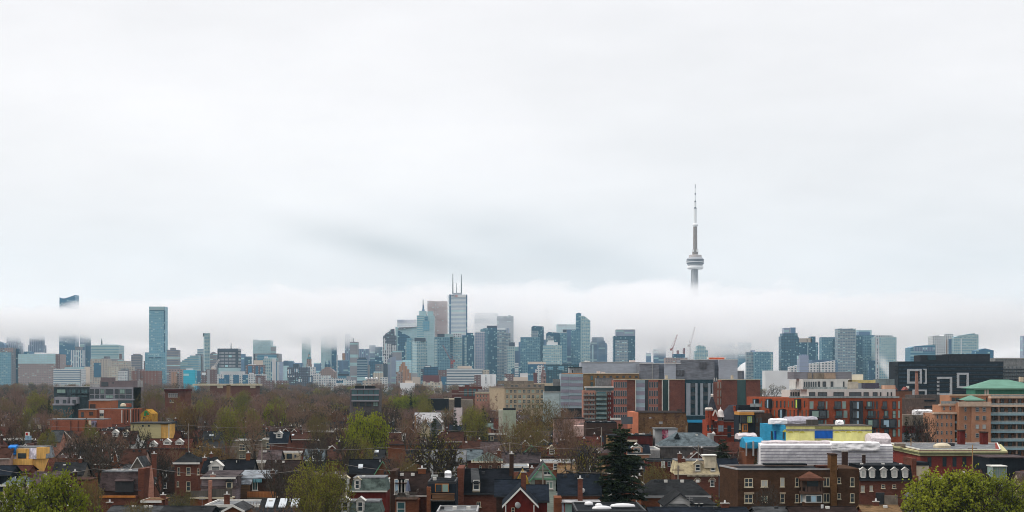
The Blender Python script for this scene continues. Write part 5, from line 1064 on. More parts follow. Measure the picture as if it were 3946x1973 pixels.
for v in (1100,1205): b.box('stone_band',1186,1642,v,v+9,2.9,.3,st) ; b.box('stone_band',1195,1300,v,v+9,-.1-b.m(66)+3,.3,st)
b.box('stone_band',1183,1645,1008,1018,2.8,.4,st)
b.box('chimney',1584,1640,800,1000,6,3,vb); b.box('chimney_cap',1578,1646,790,802,5.8,3.4,vb); b.box('stone_band',1584,1640,940,950,5.9,.2,st)
MB().profile([(b.X(1270),b.Z(985)),(b.X(1330),b.Z(985)),(b.X(1330),b.Z(930)),(b.X(1300),b.Z(850)),(b.X(1270),b.Z(915))],-2.5,4).build('gable_dormer',vb,b.r)
for a,c in (((1262,925),(1298,842)),((1300,842),(1336,935))): MB().tube((b.X(a[0]),-2.7,b.Z(a[1])),(b.X(c[0]),-2.7,b.Z(c[1])),.28,n=4).build('bargeboard',st,b.r)
for u,v,w_,h_ in ((1510,1062,56,95),(1265,1055,26,90),(1210,1055,26,90),(1510,1175,56,60)): b.win(u,v,w_,h_,dy=2.9 if u>1300 else 0,fr='dark',pn='dark',mull='v')
for u in (1365,1390,1415): b.win(u,1062,24,90,dy=1-b.m(46),fr='grey',pn='blue',mull='h'); b.win(u,952,20,40,dy=1-b.m(43),fr='grey',pn='dark',mull='n')
b.box('porch',1230,1290,1180,None,-8,6,FRM['grey']); MB().lathe([(b.m(32),b.Z(1185)),(b.m(24),b.Z(1168)),(b.m(9),b.Z(1152)),(.1,b.Z(1145))],8,b.X(1260),-5).build('porch_dome',MATS['dome_white'],b.r)
# ------------------------------------------------------------------ dark infill with orange frames
b = Bd('orange_framed_block','small dark apartment block with yellow and orange window frames',14,1640,2115,535)
b.box('wall',1645,1880,920,None,0,12,wl('navy')); b.box('wall',1880,2115,895,None,.6,12,wl('brown')); b.box('orange_cornice',1650,1865,878,918,-.6,12,plain('panel_orange',(.5,.24,.06),.7,.15)); b.box('roof_terrace',1680,2010,855,880,1,10,FRM['grey']); b.box('upper_rail',1805,2010,755,800,8,.1,MATS['rail_glass']); b.box('upper_deck',1640,2010,778,858,9,6,wl('black')); 
b.box('dark_box',1670,1860,925,1035,-1.6,1.5,MATS['frame_near_black']); b.win(1800,938,60,85,dy=-1.65,fr='lime',pn='green',mull='v'); b.win(1715,945,50,80,dy=-1.66,fr='dark',pn='dark')
b.box('amber_frame',1695,1775,1038,1155,-1.2,1.1,FRM['orange']); b.win(1735,1048,56,95,dy=-1.25,fr='orange',pn='dark',mull='v'); b.box('amber_post',1655,1668,1158,1250,-.8,.7,FRM['yellow']); b.win(1735,1165,90,85,fr='grey',pn='teal',mull='v')
dup_wins(b,(1905,1955),(950,1080),38,80,dy=.55,fr='brown',pn='dark'); dup_wins(b,(1660,),(1040,),20,80,fr='cream',pn='green')
# ------------------------------------------------------------------ old theatre wall
b = Bd('old_brick_hall','windowless weathered brown brick hall with faded painted letters',14,150,925,600)
tbk=plain('wall_theatre',(.15,.085,.04),.9,.45,'brick',second=(.085,.045,.028))
MB().profile([(b.X(220),0),(b.X(925),0),(b.X(925),b.Z(1045)),(b.X(905),b.Z(960)),(b.X(888),b.Z(888)),(b.X(220),b.Z(890))],0,40).build('wall',tbk,b.r); b.box('roof_edge',218,890,882,890,-.2,40.4,rf('darkbrown'))
MB().prism([(b.X(147),3),(b.X(219),-.6),(b.X(219),30),(b.X(147),30)],0,b.Z(880)).build('front_wall',plain('wall_salmon_bright',(.42,.15,.085),.85,.12),b.r)
cur=bpy.data.curves.new('faded_letters','FONT'); cur.body='EAUD'; cur.size=b.m(100); cur.extrude=.01
t0_=bpy.data.objects.new('tmp',cur); me=bpy.data.meshes.new_from_object(t0_); bpy.data.objects.remove(t0_); me.materials.clear(); me.materials.append(plain('letter_faded',(.2,.12,.065),.9,.5,'brick'))
o=inst('faded_letters',me,b.r,(b.X(625),-.03,b.Z(1058))); o.rotation_euler=(math.radians(90),0,0)
for u,v,w_,h_ in ((388,945,34,22),(538,1010,52,34)): b.box('patch',u-w_/2,u+w_/2,v,v+h_,-.06,.3,FRM['grey'])
b.win(390,1155,18,28,fr='grey',pn='dark'); b.box('drain_pipe',895,901,1070,None,-.4,.3,FRM['cream']); b.box('pilaster',300,304,960,None,-.1,.2,rf('darkbrown'))
b = Bd('billboard','dark grey blank billboard beside the salmon wall of the old brick hall',14,-20,140,585,cat='billboard'); b.box('panel',-18,140,942,1045,0,.5,plain('board_grey',(.09,.1,.115),.6,.1)); b.box('post',0,6,1045,None,.1,.4,FRM['dark']); b.box('post',115,121,1045,None,.1,.4,FRM['dark'])
b = Bd('blue_hoarding_building','dark low building with a bright blue roof edge behind the peaked dark houses',14,905,1180,640); b.box('wall',905,1180,995,None,0,10,wl('black')); b.box('blue_edge',910,1178,986,1024,-.3,.4,plain('paint_blue',(.03,.3,.55),.6,.1)); b.box('wall',880,1180,925,985,4,12,dn)
b = Bd('corrugated_shed','pale corrugated metal shed with a red mural panel before the old brick hall',14,455,775,545); b.box('wall',455,560,1118,None,.6,8,plain('shed_grey',(.33,.34,.34),.6,.15,'vertical')); b.box('wall',560,645,1118,None,0,8.5,plain('mural_red',(.3,.06,.1),.7,1.2,'stucco',second=(.5,.38,.42))); b.box('wall',645,775,1120,None,-.3,9,plain('shed_pale',(.45,.46,.48),.6,.1,'metal')); b.box('roof',450,780,1105,1120,-.5,10,rf('flatgrey'))
# ------------------------------------------------------------------ wrapped construction building
b = Bd('wrapped_building','building under renovation wrapped in white sheeting with yellow insulated upper floor',25,470,2012,420)
wsh=plain('sheet_white_strapped',(.76,.755,.77),.75,.12,'stucco'); psh=plain('sheet_pinkish',(.52,.47,.48),.75,.22,'stucco'); yl=plain('insulation_yellow',(.62,.6,.24),.8,.12); bl_=plain('membrane_blue',(.03,.24,.4),.7,.2,'siding'); bt=plain('tarp_royal_blue',(.01,.08,.33),.6,.2); gsh=plain('sheet_grey',(.33,.32,.36),.7,.25)
rumple('sheeting',wsh,b.r,b.X(628),b.X(1370),0,b.Z(592),0,9,.22,(40,14),.35,.6); rumple('sheeting',wsh,b.r,b.X(1371),b.X(2012),0,b.Z(592),-.4,12,.22,(36,14),.35,.8)
rumple('slumped_sheet',psh,b.r,b.X(660),b.X(1410),b.Z(600),b.Z(560),2,5,.35,(34,5),.3,.3); rumple('slumped_sheet',wsh,b.r,b.X(1370),b.X(1870),b.Z(640),b.Z(565),-1.2,6,.4,(26,6),.3,.3); rumple('slumped_sheet',psh,b.r,b.X(1800),b.X(2008),b.Z(600),b.Z(520),1,9,.4,(16,5),.4,1.2)
sp_=MB()
for v in (592,622,650,682,712,745,775): sp_.box(b.X(626),b.X(1369),-.62,-.5,b.Z(v)-.08,b.Z(v)+.08); sp_.box(b.X(1372),b.X(2014),-1.02,-.9,b.Z(v+4)-.08,b.Z(v+4)+.08)
sp_.build('straps',plain('strap_dark',(.2,.19,.24),.7,.1),b.r)
b.box('yellow_storey',895,1200,388,600,9,14,yl); b.box('yellow_storey',1385,1796,390,600,9,14,yl); b.box('yellow_storey',1200,1385,388,600,9.6,14,yl); b.box('grey_lintel_band',897,1385,418,440,8.9,.3,wl('conc')); b.box('grey_lintel_band',1385,1795,424,438,8.9,.3,wl('conc')); b.box('blue_tarp_opening',1198,1386,434,516,8.8,.4,bt); b.box('parapet_edge',890,1800,380,389,8.7,15,wl('oldwood'))
for i in range(14):
    u=945+i*62
    if 1190<u<1400: continue
    m_=MB(); x,z=b.X(u),b.Z(468 if i%2 else 460); m_.quad((x-.7,8.93,z),(x+.7,8.93,z),(x,8.93,z+.75)); m_.build('tape_triangle',plain('tape_olive',(.42,.38,.06),.8,.1),b.r)
MB().prism([(b.X(668,22),22),(b.X(893,9),9),(b.X(893,9),24),(b.X(668,22),30)],0,b.Z(372,12)).build('blue_wall',bl_,b.r)
for u,dy in ((745,17.6),(782,15.4),(870,10.4)): b.box('slot_window',u-6,u+6,438,524,dy-.9,.8,GL['dark'] if u!=782 else bt)
b.box('lower_brick_wing',480,640,600,None,6,14,wl('orange')); rumple('blue_awning',bl_,b.r,b.X(490),b.X(690),b.Z(628),b.Z(565),4,10,.3,(14,3),.4,1.2); rumple('slumped_sheet',psh,b.r,b.X(468),b.X(668),b.Z(545),b.Z(510),12,8,.4,(14,3),.4,.7)
rumple('roof_tarp',gsh,b.r,b.X(985),b.X(1335),b.Z(378),b.Z(345),13,6,.35,(20,5),.5,1.0); rumple('roof_tarp',wsh,b.r,b.X(812),b.X(992),b.Z(378),b.Z(335),12,4,.25,(12,4),.6,.3); b.box('plywood_hut',1112,1236,318,378,12.4,1.2,wl('oldwood')); b.box('white_tank',725,778,330,368,14,3,FRM['white'])
rumple('roof_tarp',wsh,b.r,b.X(1530),b.X(1600),b.Z(388),b.Z(362),12,3,.4,(8,3),.8,.6); b.box('roof_rail',660,1790,352,354.5,22,.06,FRM['dark']); b.box('roof_rail',660,1790,366,368,22,.06,FRM['dark']); b.box('scaffold_tower',478,488,560,700,3,1,FRM['grey']); b.box('scaffold_tower',548,562,545,700,3,1,FRM['grey'])
# ------------------------------------------------------------------ brown brick apartment block
b = Bd('brown_apartment_block','long dark brown brick apartment block with cream windows and tall square chimney',25,200,1665,319)
ba=plain('wall_apartment_brick',(.062,.032,.018),.9,.35,'brick'); xc=b.X(392); xl=b.X(200,14); zt=b.Z(842)
pts=[(xc,0),(b.X(1440),0),(b.X(1440),15),(b.X(392,14)-2,15),(xl,14)]
MB().prism(pts,0,zt).build('wall',ba,b.r); b.box('wall_end',1440,1665,832,None,-.25,15,ba)
MB().box(b.X(430),b.X(1630),1.2,13,zt-.02,zt+.01).build('flat_roof',rf('flatdark'),b.r)
m_=MB()
for i in range(5):
    p,n_=pts[i],pts[(i+1)%5]; m_.tube((p[0],p[1],zt+.05),(n_[0],n_[1],zt+.05),.2,n=4)
m_.build('coping',FRM['grey'],b.r); b.box('roof_upstand',680,1118,783,800,8,4,rf('flatdark')); b.box('roof_upstand',1235,1440,806,832,5,5,rf('redbrown'))
b.box('chimney',1366,1433,690,None,-1,3.4,plain('wall_chimney_brick',(.11,.055,.022),.9,.35,'brick')); b.box('chimney_cap',1362,1437,678,692,-1.15,3.7,wl('beige') if 0 else wl('darkbrick'))
for u,v,w_,h_,pn,mu in ((503,935,86,92,'dark','x'),(503,1103,88,92,'dark','x'),(668,955,72,70,'pale','v'),(668,1120,72,70,'green','v'),(857,930,42,92,'pale','h'),(857,1098,42,92,'dark','h'),(1010,930,40,92,'dark','h'),(1010,1098,40,90,'dark','h'),(1320,928,68,92,'dark','v'),(1320,1095,68,92,'dark','v'),(1451,928,40,60,'dark','h'),(1451,1092,40,58,'dark','h'),(1590,928,42,92,'dark','h'),(1590,1095,42,92,'dark','h')):
    b.win(u,v,w_,h_,dy=-.27 if u>1440 else 0,fr='cream',pn=pn,mull=mu)
for u,w_ in ((510,104),(862,60)): b.box('stone_lintel',u-w_/2,u+w_/2,1082,1100,-.25,.3,plain('lintel_stone',(.35,.28,.2),.8,.15))
hip(b,1042,1300,1165,1175,862,940,-3.2,6,'bay_roof',plain('roof_bay_brown',(.1,.045,.03),.9,.4,'shingle')); b.box('bay_upper',1055,1285,938,1030,-1.5,1.6,FRM['brown']); b.box('bay_opening',1115,1235,955,1030,-1.56,.2,GL['dark']); b.box('balustrade',1100,1250,1020,1080,-2.7,.15,plain('rail_brown',(.08,.05,.04),.7,.8,'vertical')); b.box('bay_floor',1060,1280,1075,1102,-2.8,2.8,FRM['brown']); b.box('bay_post',1058,1068,940,1075,-2.8,.4,FRM['brown']); b.box('bay_post',1262,1272,940,1075,-2.8,.4,FRM['brown'])
b.box('sunroom',1100,1275,1108,1190,-2.6,2.6,FRM['white'])
for i in range(3): b.box('sunroom_pane',1107+i*55,1156+i*55,1118,1180,-2.66,.15,GL['blue' if i==1 else 'dark'])
b.win(1066,1100,38,85,dy=-.1,fr='white',pn='blue',mull='v'); b.box('sunroom_base',1085,1280,1190,None,-2.5,2.5,ba)
# ------------------------------------------------------------------ left: grey low rise
b = Bd('grey_low_rise','grey low rise apartment block with framed balconies, left of centre treeline',10,810,2095,890)
gf=plain('frame_concrete',(.27,.27,.3),.8,.12); tl=plain('wall_dark_teal',(.045,.065,.075),.7,.3); ul=plain('wall_taupe_top',(.16,.13,.135),.85,.15)
b.box('left_wing',810,1345,358,None,1,16,tl); b.box('wing_coping',808,1346,349,359,.7,16.6,FRM['grey']); b.box('right_wing',1348,2005,362,None,0,18,gf); MB().prism([(b.X(2005),.01),(b.X(2095,16),16),(b.X(2095,16),26),(b.X(2005),26)],0,b.Z(362)).build('side_wall',ul,b.r)
b.box('set_back_storey',1505,2000,262,362,5,11,ul); b.box('lift_box',1518,1682,212,262,7,8,ul); b.box('louvre',1523,1628,282,346,4.8,.4,GL['dark']); b.box('vent_opening',1690,1710,285,305,4.8,.4,GL['dark']); b.box('roof_units',1355,1500,318,358,5,3,FRM['grey'])
b.box('roof_pipe',862,870,300,352,4,.6,FRM['grey']); b.box('roof_pipe',900,908,300,352,4,.6,FRM['grey'])
for v in (386,475):
    for u,w_ in ((1383,58),(1460,56),(1538,56),(1645,112),(1755,56),(1838,78),(1935,90)): b.win(u,v,w_,72 if v<400 else 52,dy=-.1,fr='dark',pn='dark' if (u+v)%4 else 'green',mull='v')
b.box('glass_floor',1350,1990,556,None,-.2,.3,GL['teal']); b.box('slab',1346,2010,536,556,-1.2,2,gf)
for u,w_ in ((920,136),(1058,40),(1110,60),(1190,32),(1270,95)):
    for v in (388,478): b.win(u,v,w_,60 if v<400 else 30,dy=.9,fr='dark',pn='teal' if (u//10)%2 else 'green' if v<400 and u==920 else 'dark',mull='v')
for u in (930,1120,1260): b.box('balcony_slab',u-60,u+60,450,458,-.5,1.5,tl)
for u0,u1,ws in ((818,1012,(862,970)),(1056,1154,(1115,))):
    b.box('projecting_box',u0,u1,507,608,-5,6,gf)
    for u in ws: b.win(u,548,52,55,dy=-5.05,fr='dark',pn='dark')
b.box('lower_frame',788,1110,606,632,-6,6,gf); b.box('lower_glass',795,1080,632,None,-4.5,5,GL['teal'])
b = Bd('silo_cluster','cluster of pale cylindrical roof vents on the grey low rise edge',10,2050,2135,1000,cat='vent')
for i,(u,v) in enumerate(((2068,272),(2090,252),(2115,268))): MB().lathe([(b.m(16),b.Z(350)-3),(b.m(16),b.Z(v)),(b.m(9),b.Z(v-8))],12,b.X(u),i*2).build('cylinder',FRM['grey'],b.r)
# red brick complex
b = Bd('brick_school_complex','sprawling orange brick school with flat roofs and a small white dome',10,1180,2118,770)
ob2=plain('wall_school_brick',(.25,.08,.045),.88,.22,'brick')
b.box('gym_wall',1430,1870,690,None,0,22,ob2); MB().prism([(b.X(1870),.01),(b.X(2118,24),24),(b.X(2118,24),40),(b.X(1870),40)],0,b.Z(693)).build('side_wall',ob2,b.r); b.box('upper_block',1335,1655,560,690,12,16,plain('wall_school_orange',(.3,.105,.05),.88,.2,'brick')); b.box('upper_coping',1330,1658,553,562,11.7,16.5,FRM['grey'])
b.box('left_block',1180,1430,697,None,-4,10,MATS['wall_school_orange']); b.box('coping',1178,1432,690,699,-4.3,10.5,FRM['grey']); b.box('flat_roof',1440,1865,686,691,1,20,rf('flatgrey')); b.box('stair_head',1862,1935,606,660,16,6,ob2); b.box('louvre_door',1350,1435,615,685,11.8,.3,wl('brown'))
MB().lathe([(b.m(48),b.Z(655)),(b.m(44),b.Z(630)),(b.m(28),b.Z(612)),(.1,b.Z(605))],18,b.X(1733),16).build('dome',FRM['cream'],b.r,True)
b.box('white_panel',1497,1562,703,752,-.3,.4,FRM['white']); b.win(1530,757,60,38,fr='grey',pn='dark',mull='v'); b.box('white_panel',1497,1562,797,875,-.3,.4,FRM['cream']); b.box('white_strip',1826,1838,703,895,-.3,.4,FRM['white']); dup_wins(b,(1240,),(735,),42,75,dy=-4.05,fr='brown',pn='dark'); b.box('louvre',1340,1400,730,785,-4.2,.3,wl('brown'))
for i in range(6): 
    t=i/6; MB().box(-.2,.2,-.3,.1,0,b.Z(700)).build('pilaster',wl('darkbrick') if i!=2 else FRM['white'],b.r,loc=(b.X(1880)+ (b.X(2118,24)-b.X(1870))*t,24*t,0))
b = Bd('long_brick_shed','long low brick shed with pale flat roof in front of the school',10,690,1545,720)
b.box('wall',690,1545,852,None,0,16,ob2); b.box('flat_roof',700,1540,838,852,.5,16,rf('flatgrey')); b.box('white_panel',705,745,862,928,-.2,.4,FRM['cream']); b.box('white_panel',1333,1370,860,930,-.2,.4,FRM['cream']); b.box('mural',1375,1450,862,960,-.25,.4,plain('mural_grey',(.2,.17,.24),.8,1.2,'stucco'))
for u in (850,1060,1170): b.box('pilaster',u,u+8,862,None,-.25,.3,wl('darkbrick'))
b = Bd('mural_house','yellow painted gable wall with green mural shapes beside a bare tree',10,2112,2285,700,cat='house')
MB().profile([(b.X(2115),0),(b.X(2280),0),(b.X(2285),b.Z(760)),(b.X(2195),b.Z(692)),(b.X(2115),b.Z(765))],0,12).build('wall',plain('mural_yellow',(.36,.2,.025),.8,.5,'stucco',second=(.3,.11,.015)),b.r)
for u,v,w_,h_ in ((2195,730,60,40),(2180,770,38,50),(2225,762,34,34),(2165,820,44,20)):
    m_=MB(); n_=9; m_.quad(*[(b.X(u+math.cos(2*math.pi*i/n_)*w_*.5*(1+.3*math.sin(i*2.3))),-.05,b.Z(v+math.sin(2*math.pi*i/n_)*h_*.5)) for i in range(n_)][::-1]); m_.build('mural_shape',plain('mural_green',(.03,.2,.06),.8,.5) if u!=2165 else FRM['dark'],b.r)
b = Bd('cream_flat_house','long cream flat roofed building with a timber panelled end',10,1955,2548,624)
b.box('wall',1965,2420,905,None,0,12,plain('wall_straw',(.42,.37,.2),.8,.12,'metal')); b.box('timber_end',2420,2545,920,None,.4,11,wl('ply')); b.box('roof_edge',1958,2550,890,908,-.4,13,FRM['dark']); dup_wins(b,(2148,2240),(928,),30,24,fr='olive' if 0 else 'dark',pn='dark'); b.box('corner_post',2530,2545,905,None,-.2,.6,FRM['cream'])
# school further back, long cream block, chimney, glass mid block, hall roof
b = Bd('brick_school','square red brick school with tall white windows among bare trees',11,90,450,1000)
b.box('wall',140,445,420,None,0,18,wl('brick')); b.box('cornice',128,455,385,422,-.8,19,wl('darkred')); b.box('parapet_line',125,458,380,387,-.9,.4,FRM['grey'])
for u in (203,232,262,292,322): b.win(u,450,22,58,fr='white',pn='dark')
for u in (225,258): b.win(u,548,26,42,fr='cream',pn='dark')
b = Bd('long_cream_block','very long low cream and brick block showing above the treetops',11,555,1550,1500)
b.box('wall',820,1515,318,None,0,20,wl('brick')); b.box('cream_band',555,1550,308,335,-.8,22,FRM['cream']); b.box('cream_panel',925,1010,335,372,-.3,.5,FRM['cream']); b.box('cream_panel',1420,1500,335,372,-.3,.5,FRM['cream'])
b = Bd('boiler_chimney','brown brick boiler chimney rising between the treetops',11,1064,1110,1250,cat='chimney'); b.box('stack',1066,1108,330,None,0,4.5,wl('yellowbrick') if 0 else plain('stack_brown',(.2,.11,.05),.9,.2,'brick')); b.box('cap',1062,1112,322,332,-.3,5.1,wl('darkbrick'))
b = Bd('glass_mid_block','dark five storey block with glass balconies and black roof screen',12,578,1022,880)
dw=plain('wall_dark_brown_grey',(.09,.075,.075),.8,.2,'brick')
b.box('body',600,1018,382,None,0,18,dw); b.box('side_wall',578,600,384,None,2,15,plain('wall_plum',(.14,.11,.12),.85,.15)); b.box('roof_screen',657,943,338,383,4,8,plain('screen_black',(.012,.014,.018),.6,.2)); b.box('roof_slab',588,1020,382,396,-1.2,2,gf)
for v in (402,490): b.box('glass_storey',605,1012,v,v+62,-.3,.4,GL['teal']); b.box('balcony_slab',603,1012,v+64,v+84,-1.6,1.8,gf); [b.box('pier',u,u+8,v,v+62,-.5,.3,FRM['dark']) for u in (690,780,850,930)]
for u,w_ in ((650,55),(765,72),(865,75),(965,72)): b.win(u,585,w_,62,dy=-.05,fr='dark',pn='green' if u>900 else 'dark',mull='x')
b.box('mast',794,799,308,383,3,.4,FRM['grey'])
b = Bd('dark_plant_block','low dark flat block in front of a tan wall',12,1750,2055,1000); b.box('wall',1750,2055,532,None,0,15,plain('screen_black')) if 0 else b.box('wall',1750,2055,532,None,0,15,MATS['screen_black'])
b = Bd('tan_wall_building','tan flat roofed building right of the low dark block',12,2056,2420,1030); b.box('wall',2056,2420,545,None,0,15,wl('beige')); b.box('cream_roof',1990,2150,528,548,4,8,FRM['cream'])
b = Bd('water_tank','tall black box tank on a white windowless tower',12,2138,2262,760,cat='tank'); b.box('tank',2150,2245,515,668,1,6,MATS['screen_black']); b.box('base',2140,2262,668,None,0,8,plain('wall_white_pink',(.55,.47,.47),.8,.1)); b.box('lid',2148,2247,510,517,.8,6.4,FRM['grey'])
b = Bd('pale_green_box','plain pale green flat box building among bare trees',13,445,695,720); b.box('wall',505,695,850,None,0,12,plain('wall_sage',(.3,.34,.26),.85,.15)); b.box('wall',445,505,848,None,.5,12,plain('wall_sage_light',(.4,.4,.33),.85,.15)); b.box('roof',510,690,822,850,2,8,rf('black'))
b = Bd('pink_storefront','weathered pink and grey storefront row with flat roofs',13,1235,1725,640); b.box('wall',1235,1665,968,None,2,14,plain('wall_weathered_pink',(.42,.28,.25),.9,.5,'stucco',second=(.25,.2,.19))); b.box('wall',1520,1725,1068,None,-8,9,plain('wall_pale_pink',(.55,.4,.36),.85,.2)); b.box('roof_edge',1232,1668,962,970,1.7,15,rf('flatdark'))
b = Bd('dark_workshop','dark workshop with cluttered flat roof between pink storefronts and grey hip roof',13,1690,2130,600); b.box('wall',1690,2130,1035,None,0,22,wl('darkbrick')); b.box('flat_roof',1700,2120,1015,1036,1,18,rf('flatdark'))
for i in range(7): b.box('roof_unit',1720+i*55,1745+i*55+i%3*12,998+i%2*8,1018,3+i,3,FRM['grey'] if i%2 else FRM['dark'])
b = Bd('ochre_shop','ochre walled shop with dark red fascia below the billboard',23,2120,2576,545); b.box('side_wall',2122,2228,112,None,.4,12,wl('yellowbrick')); b.box('fascia',2228,2790,112,None,0,12,wl('darkred')); b.box('roof_edge',2118,2792,104,114,-.2,13,rf('flatdark')); b.box('white_sign_band',2400,2560,175,205,-.3,.4,FRM['cream'])
for i in range(8): b.box('roof_unit',2300+i*58,2330+i*58+(i%3)*10,76+(i%2)*10,105,3+i%3*2,3,(FRM['grey'],FRM['dark'],FRM['white'])[i%3])
# ------------------------------------------------------------------ houses read one by one from the photograph (window, kind, left, right, ridge, eave, eave height, roof, wall, label)
# bottom left, window 20
Hs(20,'side',385,680,15,165,6.5,'brown','grey','brown roofed house with grey side wall behind the orange plywood house',dm=())
Hs(20,'flat',0,400,0,165,6.8,'flatdark','black','long dark flat roofed terrace at the left edge, beside the brown roofed house',L=14)
b=Bd('sign_tower','small red and white rooftop box on the dark terrace',20,375,430,540,cat='roof box'); b.box('box',378,425,60,118,0,1.6,FRM['white']); b.box('red_panel',386,417,68,105,-.1,.3,plain('panel_red',(.4,.03,.03),.7,.2)); b.box('base',378,440,118,180,-.1,2.5,plain('paint_pale_blue',(.25,.38,.5),.7,.3)); b.box('shaft',375,440,180,None,0,2.6,wl('grey'))
o=Hs(20,'mansard',118,690,285,455,5.8,'metal','ply','house under construction in orange plywood with patterned membrane and open window hole',L=9,trim=None)
D=o['_D']; X=lambda u:wx(0+u/3.903,D)-o.location.x; Z=lambda v:wz(1650+v/3.903,D)
ply=wl('ply'); mem=plain('membrane_white',(.48,.47,.55),.8,.6,'stucco')
MB().box(X(255),X(435),-.5,2.5,Z(458),Z(308)).build('window_bay',ply,o); MB().box(X(278),X(400),-.6,-.45,Z(455),Z(375)).build('window_hole',GL['dark'],o)
MB().slab([(X(140),-.3,Z(458)),(X(255),-.3,Z(458)),(X(255),.6,Z(300)),(X(185),.6,Z(300))],.1).build('membrane',mem,o); MB().slab([(X(436),-.3,Z(458)),(X(553),-.3,Z(458)),(X(553),.6,Z(300)),(X(436),.6,Z(300))],.1).build('membrane',mem,o)
MB().box(X(555),X(690),-.4,4,Z(458),Z(290)).build('side_sheathing',ply,o); rumple('blue_tarp',plain('tarp_bright_blue',(.02,.18,.55),.6,.2),o,X(135),X(250),Z(395),Z(285),-1,5,.4,(8,5),.6,.6)
MB().box(X(112),X(500),-1.2,-.4,Z(550),Z(462)).build('lower_sheathing',ply,o)
Hs(20,'side',-80,140,290,440,6.3,'brown','pink','brown roofed house at the left edge, left of the orange plywood house',L=8)
Hs(20,'side',-60,150,560,690,6,'navy','black','navy roofed house at the left edge above the bright green tree',L=9)
Hs(20,'side',150,420,560,640,6,'redbrown','brick','reddish brown roof partly behind the bright green tree, left side',L=8)
Hs(20,'hip',45,420,725,840,6.3,'greyblue','cream','small cream house with grey hipped roof behind the bright green tree',wn=((175,875,40,60),(280,875,60,60)),L=8,ridge=.5)
Hs(20,'side',740,905,30,190,6.5,'grey','salmon','salmon walled house with steep grey slate roof',wn=((830,225,45,60,'grey'),),L=8)
Hs(20,'gable',895,1060,45,130,6.8,'darkbrown','pink','small gabled house right of the steep grey slate roof',L=10)
Hs(20,'side',1280,1640,310,520,6,'brown','brick','broad brown roofed house behind two dark bare trees',L=10,ch=((1455,470,.9),))
Hs(20,'gable',1655,1800,300,540,6,'brown','orange','orange brick house end with two white framed windows',wn=((1690,395,26,100),(1780,410,36,85)),L=10)
Hs(20,'side',1800,2150,310,530,6.3,'brown','pink','long brown roof with three small black vents right of the orange brick end',L=10,vt=((2015,1),(2100,1),(2220,1)))
Hs(20,'gable',1990,2150,430,560,5.6,'grey','stone','small gabled stone porch end below the long brown roof',L=8,D=396)
Hs(20,'side',1830,2240,545,650,5.6,'grey','brick','house with weathered grey roof behind the purple flat roof',L=9)
o=Hs(20,'mansard',1500,2110,660,940,5.2,'mauve','darkbrick','long purple grey mansard house with wide flat roof',L=12,vt=((1480,1),(1630,2),(1675,2),(1770,2),(1890,2)),trim=None)
X=lambda u:wx(u/3.903,o['_D'])-o.location.x; Z=lambda v:wz(1650+v/3.903,o['_D'])
MB().box(X(1745),X(2015),-.6,1.6,Z(960),Z(785)).build('dark_dormer',FRM['dark'],o); MB().slab([(X(1735),-.9,Z(790)),(X(2020),-.9,Z(790)),(X(2020),2,Z(735)),(X(1735),2,Z(735))],.1).build('dormer_roof',rf('mauve'),o)
MB().box(X(2080),X(2165),-.2,9,0,Z(610)).build('party_wall',wl('brick'),o); MB().profile([(X(2230),0),(X(2305),0),(X(2300),Z(800)),(X(2270),Z(560)),(X(2240),Z(900))],-.3,.9).build('party_wall_end',wl('salmon'),o); chimney(o,X(2256),4,Z(560)-1,b and 3.2,.9,'brick')
MB().box(X(1560),X(2080),-3,0,0,Z(1010)).build('lower_wing',wl('brick'),o); MB().box(X(1550),X(2085),-3.2,-2.9,Z(1030),Z(1000)).build('fascia',FRM['orange'],o)
Hs(20,'side',2170,2330,560,800,5.5,'grey','brick','narrow steep slate roof right of the purple mansard',L=8,D=372)
Hs(20,'hip',30,440,1000,1075,5.4,'greyblue','white','low pale roofed house hidden behind the base of the bright green tree',ridge=.7,L=7)
# window 21
Hs(21,'hip',285,640,350,510,8.3,'charcoal','brick','square red brick house with dark pyramid roof and white eaves',wn=((348,585,38,120,'cream'),(492,585,62,120,'cream'),(640,600,34,100,'cream'),(492,805,62,140,'cream'),(335,800,30,80,'cream')),L=6.5,trim='white')
Hs(21,'side',700,1040,480,650,7,'black','brick','dark roofed house with peaked white gable, right of the square brick house',L=9,ch=((735,600,.9),),dm=((900,650,3.2,1.2,'white'),))
Hs(21,'side',1040,1440,470,650,7,'black','grey','long black roof with orange chimney behind the deck houses',L=9,ch=((1392,375,.9),),cm='orange')
Hs(21,'flat',1440,1640,495,500,7.2,'flatdark','beige','small pale stone house end beside the orange chimney',wn=((1505,555,40,60,'dark'),),L=8)
Hs(21,'side',1640,2180,480,640,7,'darkbrown','brown','long very dark roof left of the yellow green tree',L=10)
o=Hs(21,'mansard',680,1205,738,900,6.6,'mauve','mauve','pinkish walled house with small arched dormer and grey wooden deck fence',L=11,trim=None,ch=((860,745,1.0,.05),),cm='salmon')
X=lambda u:wx(600+u/3.903,o['_D'])-o.location.x; Z=lambda v:wz(1650+v/3.903,o['_D'])
MB().box(X(690),X(1205),-.05,1.2,Z(900),Z(765)).build('upper_wall',wl('mauve'),o); MB().slab([(X(680),-.5,Z(738)),(X(1215),-.5,Z(738)),(X(1215),9,Z(668,)),(X(690),9,Z(668))],.25).build('metal_roof',rf('purple'),o); MB().box(X(678),X(1210),-.62,-.52,Z(762),Z(736)).build('eave_board',FRM['white'],o)
